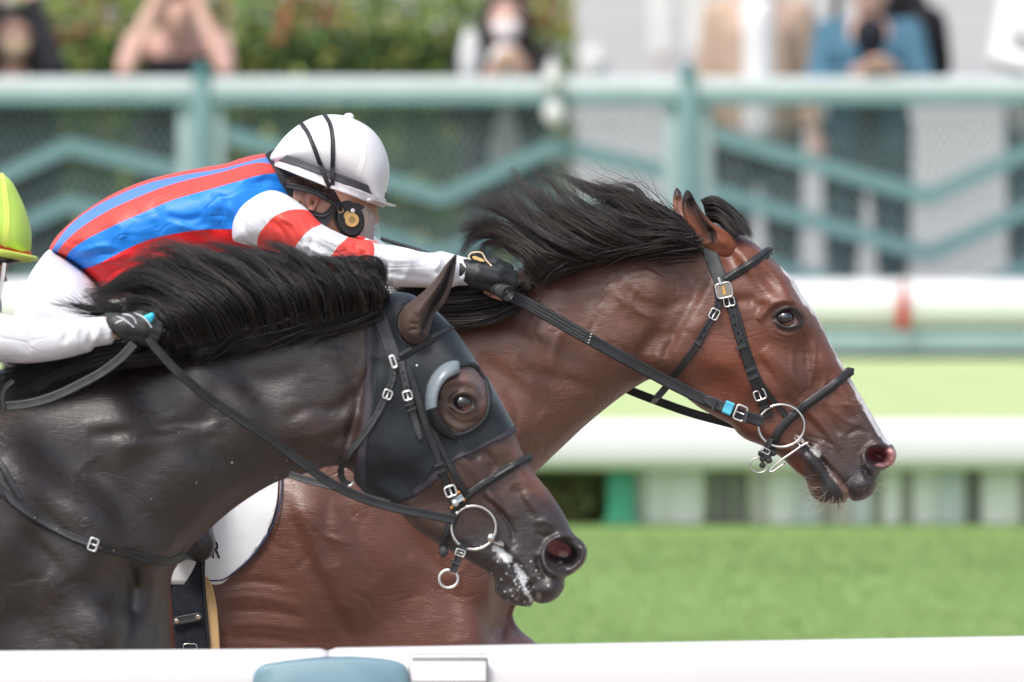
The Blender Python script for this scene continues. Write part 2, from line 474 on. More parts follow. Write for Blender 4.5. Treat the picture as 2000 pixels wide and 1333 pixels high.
def smooth1(a, k):
    for _ in range(k):
        b = a.copy(); b[1:-1] = (a[:-2] + 2 * a[1:-1] + a[2:]) / 4; a = b
    return a
def strap(name, pts, wpx, surf, m, parent, lift=.002, thick=.003, D=None, wrap=None, rolled=False, step=6, fill=True, taper=None, close=False):
    """leather strap along pixel points lying on surf (list of sheets); wrap=(sheet) carries it round to the far side"""
    pl = cr([p[:2] for p in pts], step); n = len(pl)
    surf = surf if isinstance(surf, (list, tuple)) else [surf]
    tan = np.gradient(pl, axis=0); tan /= np.hypot(*tan.T)[:, None] + 1e-9
    nr = np.c_[-tan[:, 1], tan[:, 0]]
    hw = wpx / 2.0 * np.ones(n)
    if taper: hw = hw * np.interp(np.linspace(0, 1, n), *taper)
    def depth(q):
        out = np.full(n, np.nan)
        for i, (a, b) in enumerate(q):
            hs_ = [s.hit(a, b) for s in surf]; hs_ = [h for h in hs_ if h is not None]
            if hs_: out[i] = min(hs_)
        return out
    if D is not None:
        dc = np.interp(np.linspace(0, 1, n), np.linspace(0, 1, len(D)), D) if hasattr(D, '__len__') else np.full(n, float(D))
        dl, dr = dc.copy(), dc.copy()
    else:
        dc, dl, dr = depth(pl), depth(pl + nr * hw[:, None] * .9), depth(pl - nr * hw[:, None] * .9)
        def fl(a, ref=None):
            ok = ~np.isnan(a)
            if not ok.any(): return np.full(n, surf[0].D0)
            return np.interp(np.arange(n), np.where(ok)[0], a[ok])
        dl = np.where(np.isnan(dl), dc, dl); dr = np.where(np.isnan(dr), dc, dr)
        dc, dl, dr = fl(dc), fl(dl), fl(dr)
        # limit the side tilt, and bridge hollows
        lim = hw * dc / F * 1.0
        mid = np.minimum(dc, (dl + dr) / 2)
        dl = np.clip(dl, mid - lim, mid + lim); dr = np.clip(dr, mid - lim, mid + lim)
        g = min(3, max(1, n // 6))
        dl = smooth1(dl, g); dr = smooth1(dr, g); mid = smooth1(mid, g)
        dl = dl - lift; dr = dr - lift; dc = mid - lift
    A = P(pl[:, 0], pl[:, 1], dc)
    L = P(pl[:, 0] + nr[:, 0] * hw, pl[:, 1] + nr[:, 1] * hw, dl); R_ = P(pl[:, 0] - nr[:, 0] * hw, pl[:, 1] - nr[:, 1] * hw, dr)
    if wrap is not None:
        D0 = wrap.D0
        def mir(Q): 
            d = (Q - CP) @ FWD; return Q + FWD * (2 * (D0 - d))[:, None]
        A = np.vstack([A, mir(A)[::-1]]); L = np.vstack([L, mir(L)[::-1]]); R_ = np.vstack([R_, mir(R_)[::-1]])
        n = len(A)
    C = (L + R_) / 2; side = (L - R_) / 2
    tg = np.gradient(C, axis=0); nn = np.cross(side, tg); nn /= np.linalg.norm(nn, axis=1)[:, None] + 1e-9
    nn[:n if wrap is None else n // 2] *= np.sign(-(nn[:n if wrap is None else n // 2] @ FWD))[:, None] + 0
    if wrap is not None: nn[n // 2:] *= np.sign(nn[n // 2:] @ FWD)[:, None]
    prof = [(-1, .15), (-.9, .8), (-.72, 1), (-.6, .86), (.6, .86), (.72, 1), (.9, .8), (1, .15), (.9, -.3), (-.9, -.3)]
    if rolled: prof = [(math.cos(a) * 1.0, .6 + .9 * math.sin(a)) for a in np.linspace(0, 2 * math.pi, 12, endpoint=False)]
    if rolled == 'pad': prof = [(-1, .1), (-.8, .8), (-.45, .9), (-.38, 1.7), (0, 2.1), (.38, 1.7), (.45, .9), (.8, .8), (1, .1), (0, -.2)]
    k = len(prof)
    v = np.zeros((n, k, 3))
    for j, (a, b) in enumerate(prof): v[:, j] = C + side * a + nn * thick * b
    f = grid_faces(n, k, close, True)
    if not close: f += [tuple(reversed(range(k))), tuple((n - 1) * k + j for j in range(k))]
    o = mkobj(name, v.reshape(-1, 3), f, m, parent)
    auto(o, 50)
    o_path = (pl, dc)
    return o, o_path
def along(path, fr):
    pl, dc = path; i = fr * (len(pl) - 1); a = int(min(i, len(pl) - 2)); t = i - a
    q = pl[a] * (1 - t) + pl[a + 1] * t; d = dc[a] * (1 - t) + dc[a + 1] * t
    tg = pl[a + 1] - pl[a]; return q, d, math.degrees(math.atan2(tg[1], tg[0]))
def frame_px(name, cx, cy, w, h, ang, D, r_px, m, parent, prong=True, open_=False, depthtilt=0):
    """buckle: a rounded rectangular loop of wire with a prong, px units"""
    a = math.radians(ang); ca, sa = math.cos(a), math.sin(a); c = []
    rr = min(w, h) * .22
    for sx, sy, a0 in ((1, 1, 0), (-1, 1, 90), (-1, -1, 180), (1, -1, 270)):
        for k in range(4):
            t = math.radians(a0 + k * 30)
            c.append((sx * (w / 2 - rr) + rr * math.cos(t), sy * (h / 2 - rr) + rr * math.sin(t)))
    pts = [P(cx + x * ca - y * sa, cy + x * sa + y * ca, D) for x, y in c]
    mb = MB(); r = r_px * D / F; mb.tube([V(p) for p in pts], r, 8, closed=True)
    o = mb.done(name, m, parent)
    if prong:
        mp = MB(); q = [(-w / 2, 0), (0, 0), (w * .46, 0)]
        pp = [V(P(cx + x * ca - y * sa, cy + x * sa + y * ca, D - (r * 1.2 if i else 0) )) for i, (x, y) in enumerate(q)]
        mp.tube(pp, r * .7, 6); mp.done('prong', m, o)
    return o
def ring_px(name, cx, cy, rx, ry, D, r_px, m, parent, ang=0, nseg=40, arc=None, Df=None):
    a = math.radians(ang); pts = []
    rng_ = np.linspace(0, 360, nseg, endpoint=False) if arc is None else np.linspace(arc[0], arc[1], nseg)
    for t in np.radians(rng_):
        x, y = rx * math.cos(t), ry * math.sin(t)
        d = D if Df is None else Df(t)
        pts.append(V(P(cx + x * math.cos(a) - y * math.sin(a), cy + x * math.sin(a) + y * math.cos(a), d)))
    return MB().tube(pts, r_px * D / F, 10, closed=arc is None).done(name, m, parent)
def tube_px(name, pts, r_px, D, m, parent, seg=10, kind=None, step=5, close=False):
    """pts (x, y) or (x, y, D)"""
    q = np.array([(p[0], p[1], p[2] if len(p) > 2 else D) for p in pts], float)
    c = cr(q, step, close); w3 = P(c[:, 0], c[:, 1], c[:, 2])
    r = np.interp(np.linspace(0, 1, len(c)), np.linspace(0, 1, len(r_px)), r_px) if hasattr(r_px, '__len__') else np.full(len(c), float(r_px))
    return MB().tube([V(p) for p in w3], list(r * c[:, 2] / F), seg, closed=close).done(name, m, parent, kind=kind)
def studs(name, path, frs, r_px, m, parent, dz=.0035):
    for fr in frs:
        q, d, a = along(path, fr)
        MB().ell(P(q[0], q[1], d - dz), (r_px * d / F, .0012, r_px * d / F), None, 8, 6).done(name, m, parent)

def hair(name, guides, n, m, parent, r=.0007, K=14, clumps=60, spread=10, tip=26, curl=5, dspread=.03, len_j=(.7, 1.05), seed=1, kind=None, mid_free=1.0, tight=.6):
    """strands following hand-laid guide curves (x, y, D) from root to tip"""
    rg = np.random.default_rng(seed); G = []
    for g in guides:
        c = cr(np.array(g, float), 4); L = np.r_[0, np.cumsum(np.hypot(*np.diff(c[:, :2], axis=0).T))]
        t = np.linspace(0, L[-1], 40); G.append(np.stack([np.interp(t, L, c[:, k]) for k in range(3)], 1))
    G = np.array(G); ng = len(G)
    def gp(u, t):       # u (n,), t (n,K)
        u = np.clip(u, 0, ng - 1.0001); a = u.astype(int); f = (u - a)
        f = (f)[:, None, None]
        ti = np.clip(t, 0, 1) * 38.999; b = ti.astype(int); tf = (ti - b)[..., None]
        def one(g): return g[np.arange(len(g))[:, None], b] * (1 - tf) + g[np.arange(len(g))[:, None], b + 1] * tf
        return one(G[a]) * (1 - f) + one(G[a + 1]) * f
    cu = rg.uniform(0, ng - 1, clumps); cd_ = rg.normal(0, 1, clumps); cs = rg.normal(0, 1, clumps); cl = rg.uniform(len_j[0], len_j[1], clumps)
    cph = rg.uniform(0, 6.28, clumps); cam_ = rg.uniform(.3, 1.2, clumps); cend = rg.normal(0, 1, (clumps, 2))
    ci = rg.integers(0, clumps, n)
    ct = tight
    u = cu[ci] + rg.normal(0, .10, n); t = np.linspace(0, 1, K)[None] * (cl[ci] * rg.uniform(.82, 1.0, n))[:, None]
    p = gp(u, t)
    tn = np.gradient(p[..., :2], axis=1); tn /= np.linalg.norm(tn, axis=2, keepdims=True) + 1e-9
    nr = np.stack([-tn[..., 1], tn[..., 0]], -1)
    tt = np.linspace(0, 1, K)[None]
    loose = (1 - ct * np.clip(tt * 1.6, 0, 1)) + np.clip(tt - .7, 0, 1) * 1.2
    own = rg.normal(0, 1, n)[:, None] * spread * loose * .6
    fly = (rg.random(n) < .07)[:, None] * rg.normal(0, 1, n)[:, None] * tip * 1.3 * tt ** 1.5
    cfr = rg.uniform(3.5, 10, clumps); cl_off = (cs[ci][:, None] * tip * .55 * tt ** 1.3) + curl * cam_[ci][:, None] * (np.sin(cph[ci][:, None] + tt * cfr[ci][:, None]) * tt + .35 * np.sin(cph[ci][:, None] * 3 + tt * 17) * tt ** 2)
    ow = rg.uniform(0, 6.28, n)[:, None]; cl_off = cl_off + np.sin(ow + tt * rg.uniform(4, 9, n)[:, None]) * curl * .3 * tt
    off = own + cl_off + fly
    x = p[..., 0] + nr[..., 0] * off; y = p[..., 1] + nr[..., 1] * off
    d = p[..., 2] + (cd_[ci][:, None] * dspread * .6 * (0.35 + tt * .65) + rg.normal(0, 1, n)[:, None] * dspread * .5 * (1 - .5 * tt))
    c = P(x, y, d)                                            # n,K,3
    tg = np.gradient(c, axis=1); tg /= np.linalg.norm(tg, axis=2, keepdims=True) + 1e-9
    a = np.cross(tg, FWD); a /= np.linalg.norm(a, axis=2, keepdims=True) + 1e-9; b = np.cross(a, tg)
    rad = (r * rg.uniform(.6, 1.4, n)[:, None] * (np.clip((1 - tt) * 1.5, .16, 1)))[..., None]
    vs = []
    for k in range(3):
        an = 2 * math.pi * k / 3 + .5; vs.append(c + (a * math.cos(an) + b * math.sin(an)) * rad)
    v = np.stack(vs, 2)                                        # n,K,3(ring),3
    base = (np.arange(n) * K * 3)[:, None, None] + (np.arange(K - 1) * 3)[None, :, None]
    k0 = np.arange(3)[None, None]; k1 = (np.arange(3) + 1)[None, None] % 3
    f = np.stack([base + k0, base + k1, base + 3 + k1, base + 3 + k0], -1).reshape(-1, 4)
    o = mkobj(name, v.reshape(-1, 3), f, m, parent, kind=kind)
    tone = np.repeat(np.clip(rg.normal(1, .45, n), .3, 2.6) + (rg.random(n) < .08) * 1.6, K * 3)
    cl_t = np.repeat(np.clip(1 + .22 * cend[ci][:, 0], .5, 1.6), K * 3)
    warm = np.repeat(rg.random(n) ** 2, K * 3)[:, None] * np.array((1.3, .45, .0)); cc = (tone * cl_t)[:, None] * (1 + warm); set_col(o, 'tone', cc)
    return o
def hairmat(name, rgb, rough=.36, spec=.6):
    if name in MATS: return MATS[name]
    m = bpy.data.materials.new(name); m.use_nodes = True; MATS[name] = m
    n = m.node_tree.nodes; l = m.node_tree.links; b = n['Principled BSDF']
    at_ = n.new('ShaderNodeAttribute'); at_.attribute_name = 'tone'
    mx = n.new('ShaderNodeVectorMath'); mx.operation = 'MULTIPLY'; mx.inputs[1].default_value = rgb
    l.new(at_.outputs['Vector'], mx.inputs[0]); l.new(mx.outputs[0], b.inputs['Base Color'])
    b.inputs['Roughness'].default_value = rough; b.inputs['Specular IOR Level'].default_value = spec
    return m
def text(name, s, px, py, D, size_px, m, parent, ang=0, ext=.0006, font_scale=(1, 1), normal=None):
    cu = bpy.data.curves.new(name, 'FONT'); cu.body = s; cu.align_x = 'CENTER'; cu.align_y = 'CENTER'; cu.size = 1; cu.extrude = ext / (size_px * D / F); cu.offset = .02
    o = bpy.data.objects.new(name, cu); COL.objects.link(o)
    dg = bpy.context.evaluated_depsgraph_get(); me = bpy.data.meshes.new_from_object(o.evaluated_get(dg)); bpy.data.objects.remove(o)
    k = size_px * D / F; a = math.radians(ang)
    co = np.zeros(len(me.vertices) * 3, np.float32); me.vertices.foreach_get('co', co); co = co.reshape(-1, 3)
    X = co[:, 0] * font_scale[0] * k; Y = co[:, 1] * font_scale[1] * k
    x = X * math.cos(a) + Y * math.sin(a); y = -X * math.sin(a) + Y * math.cos(a)
    c = P(px, py, D); v = c + x[:, None] * RIGHT + y[:, None] * UP - (co[:, 2] * k)[:, None] * FWD
    fs = [tuple(p.vertices) for p in me.polygons]
    return mkobj(name, v, fs, m, parent, smooth=False)
# ================================================================== setting
def quad(name, x0, x1, y0, y1, z, m, nx=2, ny=2, zf=None):
    xs = np.linspace(x0, x1, nx); ys = np.linspace(y0, y1, ny); X, Y = np.meshgrid(xs, ys, indexing='ij')
    Z = np.full(X.shape, float(z)) + (zf(X, Y) if zf else 0)
    o = mkobj(name, np.stack([X, Y, Z], -1).reshape(-1, 3), grid_faces(nx, ny), m, kind='structure'); return o
m_grass = mat('turf', (0.175, 0.275, 0.088), .85, .2, var=.06, vscale=2.2, var2=.16, v2scale=.5, stretch=(.3, 1, 1), bump=.5, bscale=60, detail=5)
m_grass2 = mat('verge_grass', (0.43, 0.53, 0.26), .85, .2, var=.06, vscale=3, bump=.5, bscale=60)
m_gravel = mat('gravel', (0.15, 0.13, 0.12), .95, .2, var=.35, vscale=14, var2=.2, v2scale=2, bump=.6, bscale=60)
m_plaza = mat('plaza_concrete', (0.385, 0.387, 0.38), .9, .2, var=.06, vscale=1.2, var2=.07, v2scale=.25, bump=.3, bscale=80)
m_wall = mat('far_wall', (0.48, 0.48, 0.475), .8, .3, var=.06, vscale=.8)
quad('ground', -600, 600, -20, 900, -.02, mat('far_ground', (.34, .34, .33), .9, .2, var=.1, vscale=.1))
quad('grass_track', -60, 60, 27.0, 37.0, 0.0, m_grass, 60, 60)
quad('unseen_sand_ground', -60, 60, -15, 27.0, 0.004, mat('unseen_sand', (.30, .25, .205), .95, .2, var=.12, vscale=5, var2=.1, v2scale=.7, bump=.8, bscale=30), 20, 20)  # unseen sand, added to keep the turf's green bounce off the horses
quad('verge', -60, 60, 37.0, 41.45, 0.004, m_grass2)
quad('gravel_strip', -60, 60, 41.45, 42.6, 0.008, m_gravel)
quad('spectator_pavement', -60, 60, 42.6, 150, 0.012, m_plaza)
# turf blades: short tufts, thicker near the far rail where the eye meets them
def tufts():
    n = 70000; rg = np.random.default_rng(5)
    Y = rg.uniform(28.5, 33.25, n); X = rg.uniform(-3.0, 3.2, n) * 1.0
    h = rg.uniform(.006, .018, n); wd = rg.uniform(.002, .004, n); an = rg.uniform(0, 6.28, n); ln = rg.uniform(-.03, .03, (n, 2))
    b = np.stack([X, Y, np.zeros(n)], 1); s = np.stack([np.cos(an), np.sin(an), np.zeros(n)], 1) * wd[:, None]
    tip = b + np.stack([ln[:, 0], ln[:, 1], h], 1)
    v = np.stack([b - s, b + s, tip], 1).reshape(-1, 3); f = np.arange(n * 3).reshape(-1, 3)
    o = mkobj('turf_blades', v, f, mat('turf_blade', (.24, .36, .115), .7, .3, var=.15, vscale=3), None, smooth=False, kind='stuff')
    tag(o, 'short green grass blades of the racing turf below the far rail', 'grass')
tufts()

white = mat('white_paint', (.74, .75, .76), .42, .5, var=.02, vscale=4, coat=.15)
def tube_x(name, z, Y, r, x0, x1, m, parent, rz=None, seg=20):
    return MB().tube([(x0, Y, z), ((x0 + x1) / 2, Y, z), (x1, Y, z)], r, seg, flat=(rz / r if rz else None)).done(name, m, parent)
# --- far running rail: white tube on short boards
YR = 33.6
zt = at(1000, 820, YR)[2]; zb = at(1000, 918, YR)[2]; zc = (zt + zb) / 2; rr = (zt - zb) / 2
T = thing('running_rail', (0, YR, 0), 'long white tube rail along the far edge of the grass track', 'rail')
MB().box((-14, YR - .07, zb), (14, YR + .07, zt), .045).done('rail_tube', white, T)
T = thing('board_skirt', (0, YR + .1, 0), 'row of weathered grey and white boards standing under the far white rail', 'boards')
bz = zb + .02
cols = {'w': (.74, .75, .75), 'g': (.52, .50, .49), 'd': (.16, .16, .16), 'b': (.58, .62, .66), 'm': (.30, .29, .285)}
bm_ = {k: mat('board_' + {'w': 'white', 'g': 'grey', 'd': 'dark', 'b': 'pale_blue', 'm': 'mid_grey'}[k], v, .8, .2, var=.15, vscale=6, stretch=(1, 1, .15)) for k, v in cols.items()}
spans = [(1240, 1262, 'g'), (1264, 1300, 'w'), (1302, 1372, 'w'), (1376, 1400, 'd'), (1402, 1430, 'd'), (1432, 1462, 'd'), (1466, 1500, 'g'), (1502, 1552, 'w'), (1554, 1604, 'b'), (1606, 1626, 'm'), (1628, 1662, 'g'), (1664, 1702, 'b'), (1704, 1722, 'm'),
         (1724, 1758, 'w'), (1760, 1782, 'm'), (1784, 1828, 'w'), (1830, 1884, 'b'), (1886, 1916, 'd'), (1918, 1990, 'w'), (1992, 2012, 'm'), (2014, 2060, 'w')]
x = 2062
while x < 3600: 
    w_ = random.choice([22, 34, 44, 52]); spans.append((x, x + w_, random.choice('wwgbmd'))); x += w_ + 2
x = 960
while x > -1600:
    w_ = random.choice([22, 34, 44, 52]); spans.append((x - w_, x, random.choice('wwgbmd'))); x -= w_ + 2
for a, b, k in spans:
    xa = at(a, 1000, YR + .1)[0]; xb = at(b, 1000, YR + .1)[0]; dy = random.uniform(-.012, .012)
    MB().box((xa, YR + .08 + dy, 0), (xb, YR + .12 + dy, bz), .004).done('board', bm_[k], T)
# green marker post and the low shrub beside it
xa = at(1186, 1000, YR)[0]; xb = at(1240, 1000, YR)[0]
T = thing('marker_post', ((xa + xb) / 2, YR + .05, 0), 'short bright green post beside the shrub under the far rail', 'post')
MB().box((xa, YR + .02, 0), (xb, YR + .1, zb), .01).done('post_body', mat('green_paint', (.055, .30, .19), .5, .4, var=.08, vscale=8), T)
MB().box((xa - .012, YR + .01, 0), (xb + .012, YR + .11, .025), .005).done('foot', mat('green_foot', (.05, .22, .14), .6, .3), T)

def leaves(name, n, cx, cy, cz, rx, ry, rz, m, parent, size=(.02, .05), seed=1, kind=None, shape='ell', rgbs=None):
    rg = np.random.default_rng(seed)
    if shape == 'ell':
        q = rg.normal(0, 1, (n, 3)); q /= np.linalg.norm(q, axis=1)[:, None]; q *= (rg.random(n) ** .33)[:, None]
    else: q = rg.uniform(-1, 1, (n, 3)); q[:, 2] = np.sign(q[:, 2]) * np.abs(q[:, 2]) ** .8
    lump = .12 * np.sin(q[:, 0] * 9 + seed) * np.cos(q[:, 0] * 23 + q[:, 1] * 3)
    c = np.stack([cx + q[:, 0] * rx, cy + q[:, 1] * ry, cz + q[:, 2] * rz * (1 + lump)], 1)
    a = rg.normal(0, 1, (n, 3)); a /= np.linalg.norm(a, axis=1)[:, None]; b = np.cross(a, rg.normal(0, 1, (n, 3))); b /= np.linalg.norm(b, axis=1)[:, None]
    s = rg.uniform(*size, n)[:, None]; a = a * s; b = b * s * .45
    v = np.stack([c - a, c + b, c + a, c - b], 1).reshape(-1, 3)
    o = mkobj(name, v, np.arange(n * 4).reshape(-1, 4), m, parent, smooth=False, kind=kind)
    rgbs = np.array(rgbs if rgbs else [(.06, .11, .03)]); k = rg.integers(0, len(rgbs), n)
    top = q[:, 2] > .72
    cc = rgbs[k] * rg.uniform(.7, 1.3, (n, 1))
    if name == 'hedge_leaves' :
        red = top & (rg.random(n) < .35) & (np.sin(c[:, 0] * 5.3) + np.sin(c[:, 0] * 13.1) > .1); cc[red] = np.array((.42, .10, .05)) * rg.uniform(.6, 1.2, (red.sum(), 1))
    set_col(o, 'leafc', np.repeat(cc, 4, 0)); return o
m_leaf = mat('leaf', rough=.6, spec=.35, vcol='leafc')
T = thing('shrub', (at(1120, 1000, YR)[0], YR + .2, 0), 'low dark olive shrub under the far white rail, left of the green post', 'shrub')
xs_ = at(1085, 1000, YR)[0]
leaves('foliage', 3500, xs_, YR + .2, .1, .24, .16, .12, m_leaf, T, (.012, .03), 3, rgbs=[(.10, .12, .035), (.16, .13, .05), (.08, .11, .04)])
mb = MB()
for k in range(9): 
    a = random.uniform(-.15, .15); mb.tube([(xs_ + a * .3, YR + .2, 0), (xs_ + a, YR + .2 + random.uniform(-.08, .08), .17)], [.006, .003], 6)
mb.done('stem', mat('bark', (.09, .06, .04), .9, .2), T)

# --- white crash barrier in front of the fence
YB = 41.6
zt = at(1000, 547, YB)[2]; zb = at(1000, 652, YB)[2]
T = thing('crash_barrier', (0, YB, 0), 'low white tubular barrier running just in front of the green mesh fence', 'barrier')
MB().box((-15, YB - .11, zb + .02), (15, YB + .11, zt), .085).done('barrier_tube', white, T)
MB().box((-15, YB - .07, .02), (15, YB + .10, zb + .018), .01).done('barrier_base', mat('teal_pale', (.30, .42, .42), .6, .3, var=.1, vscale=3), T)
xp = at(1764, 600, YB - .14)[0]
T = thing('pennant', (xp, YB - .14, zt), 'small red pennant hanging on the white barrier at the right', 'pennant')
za = at(1764, 552, YB - .14)[2]; zc_ = at(1764, 640, YB - .14)[2]
mp = MB(); pts = []
for i in range(8):
    t = i / 7; wd = .012 + .015 * t; zz = za + (zc_ - za) * t
    for s, yy in ((-1, -.006 + .006 * math.sin(i)), (1, .006 + .006 * math.cos(i)), (1, .012 + .006 * math.cos(i)), (-1, 0.0 + .006 * math.sin(i))): pts.append((xp + s * wd, YB - .15 + yy, zz))
mp.add(pts, grid_faces(8, 4, False, True)); mp.done('cloth', mat('red_cloth', (.50, .012, .012), .7, .2, var=.1), T)
MB().tube([(xp, YB - .145, za + .03), (xp, YB - .13, za - .005)], .004, 8).done('cord', mat('white_paint'), T)

# --- teal mesh fence with zigzag braces
YF = 42.2
teal = mat('teal_paint', (.165, .29, .30), .5, .4, var=.08, vscale=5)
teal_d = mat('teal_paint_dark', (.06, .18, .19), .5, .4, var=.08, vscale=5)
teal_l = mat('teal_paint_pale', (.33, .45, .46), .5, .4, var=.08, vscale=5)
T = thing('mesh_fence', (0, YF, 0), 'teal steel fence with chain link mesh and zigzag braces, spectators leaning on its top rail', 'fence')
zt = at(1000, 152, YF)[2]; zm = at(1000, 184, YF)[2]; zl = at(1000, 204, YF)[2]
MB().box((-15, YF - .05, zm), (15, YF + .05, zt), .015).done('top_rail', mat('top_rail_paint', (.54, .60, .62), .45, .4, var=.08, vscale=5), T)
MB().box((-15, YF - .065, zl), (15, YF + .03, zm - .002), .012).done('under_rail', teal, T)
pitch_x = at(1345, 300, YF)[0] - at(395, 300, YF)[0]
x0p = at(393, 300, YF)[0]
for k in range(-6, 8):
    xp = x0p + k * pitch_x
    MB().box((xp - .095, YF - .03, .02), (xp - .034, YF + .03, zl - .003), .006).done('post_flange', teal_l, T)
    MB().box((xp + .034, YF - .03, .02), (xp + .095, YF + .03, zl - .003), .006).done('post_flange', teal_l, T)
    MB().box((xp - .032, YF - .085, .02), (xp + .032, YF - .066, zt - .01), .006).done('post_web', teal, T)
    mb = MB(); mb.box((xp - .036, YF - .075, zt), (xp + .036, YF + .03, zt + .03), .006)
    mb.add([(xp - .03, YF - .07, zt + .03), (xp + .03, YF - .07, zt + .03), (xp + .03, YF + .025, zt + .03), (xp - .03, YF + .025, zt + .03), (xp, YF - .02, zt + .075)], [(0, 1, 4), (1, 2, 4), (2, 3, 4), (3, 0, 4)])
    mb.done('post_cap', teal_d, T, smooth=False)
    # zigzag braces: three parallel bands per panel
    for off in (0, 112, 224):
        pz = [(48, 262), (470, 385), (690, 285), (902, 335)]
        pts = []
        for (a, b) in pz:
            z = at(1000, b + off, YF)[2]
            pts.append((xp + a / F * YF / math.cos(PITCH), z))
        hw = .036
        for (xa, z1), (xb, z2) in zip(pts[:-1], pts[1:]):
            v = []
            for (xx, zz) in ((xa, z1), (xb, z2)):
                for yy in (YF - .028, YF - .004):
                    v += [(xx, yy, max(zz - hw, .03)), (xx, yy, max(zz + hw, .04))]
            MB().add(v, [(0, 4, 5, 1), (2, 3, 7, 6), (1, 5, 7, 3), (0, 2, 6, 4), (0, 1, 3, 2), (4, 6, 7, 5)]).done('brace', mat('teal_paint_brace', (.145, .26, .275), .5, .4, var=.06, vscale=5), T, smooth=False)
mb = MB(); s_ = .036; Hh = zl - .03; r = .0036
x = -5.2
while x < 5.2:
    for d in (-1, 1):
        xa, xb = x, x + d * Hh * .62
        for yy in (0,):
            v = [(xa - r, YF + .012, .03), (xa + r, YF + .012, .03), (xa, YF + .012 - 2 * r, .03), (xb - r, YF + .012, .03 + Hh), (xb + r, YF + .012, .03 + Hh), (xb, YF + .012 - 2 * r, .03 + Hh)]
            mb.add(v, [(0, 1, 4, 3), (1, 2, 5, 4), (2, 0, 3, 5)])
    x += s_
mb.done('wire_mesh', mat('mesh_wire', (.22, .30, .30), .5, .4), T, smooth=False, kind='stuff')

# --- hedge behind the fence
hx1 = at(1122, 100, 44.2)[0]
T = thing('hedge', (-4, 44.9, 0), 'clipped green hedge with reddish new shoots on top behind the fence', 'hedge')
hg = [(.14, .24, .04), (.24, .33, .07), (.09, .17, .035), (.34, .34, .09), (.05, .10, .025)]
leaves('hedge_leaves', 60000, (hx1 - 9) / 2, 44.9, .69, (hx1 + 9) / 2, .7, .71, m_leaf, T, (.02, .045), 4, kind='stuff', shape='box', rgbs=hg)
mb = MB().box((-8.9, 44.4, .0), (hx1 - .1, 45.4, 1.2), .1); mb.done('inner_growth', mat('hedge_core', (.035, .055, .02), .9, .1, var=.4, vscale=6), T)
# --- far wall of the stand
T = thing('stand_wall', (0, 96, 0), 'pale grey concrete wall far behind the spectators', 'wall')
MB().box((-40, 96, 0), (40, 96.4, 5.0)).done('wall_panel', m_wall, T, smooth=False)
MB().box((-40, 95.9, 5.003), (40, 96.5, 5.2)).done('coping', mat('coping', (.4, .4, .41), .8, .2), T, smooth=False)
# ================================================================== horses
leather = mat('black_leather', (.020, .022, .025), .42, .5, var=.25, vscale=40, bump=.35, bscale=500, rvar=.08)
leather_w = mat('worn_leather', (.045, .048, .052), .5, .45, var=.3, vscale=60, bump=.4, bscale=400)
rubber = mat('rein_rubber', (.028, .032, .036), .55, .4, var=.3, vscale=90, bump=.9, bscale=700)
steel = mat('steel', (.75, .73, .70), .22, .5, metal=1, bump=.1, bscale=300)
steel_w = mat('steel_bright', (.85, .85, .84), .35, .5, metal=1)
holem = mat('punch_hole', (.004, .004, .004), .9, .1)
coat_b = mat('bay_coat', streak=.12, ridge=.38, rscale=11, rough=.37, spec=.7, var=.10, vscale=55, vcol='coat', bump=.45, bscale=420, stretch=(1, 1, 2.2), rvar=.07, bump2=.10, b2scale=38, var2=.12, v2scale=9, sheen=.05, sheen_rgb=(.8, .75, .75))
coat_k = mat('dark_coat', streak=.15, ridge=.26, rscale=12, rough=.34, spec=.8, var=.12, vscale=55, vcol='coat', bump=.45, bscale=420, stretch=(1, 1, 2.2), rvar=.07, bump2=.12, b2scale=34, var2=.15, v2scale=9, sheen=.05, sheen_rgb=(.7, .75, .85))
ear_b = mat('ear_skin', streak=.12, rough=.62, spec=.3, var=.12, vscale=55, vcol='coat', bump=.4, bscale=420, sheen=.15)
eye_m = mat('horse_eye', (.006, .007, .010), .06, .8, coat=1)
flesh = mat('inner_eyelid', (.30, .09, .06), .35, .5)
mane_m = hairmat('mane_hair', (.016, .0135, .0135), .38, .55)
mane_k = hairmat('mane_hair_black', (.008, .0078, .0085), .36, .55)
whisk = hairmat('whisker', (.42, .34, .26), .4, .5)

def blend(c, k, rgb):
    k = np.clip(k, 0, 1)[:, None]; return c * (1 - k) + np.array(rgb) * k
def sm(x, a, b): 
    t = np.clip((x - a) / (b - a), 0, 1); return t * t * (3 - 2 * t)

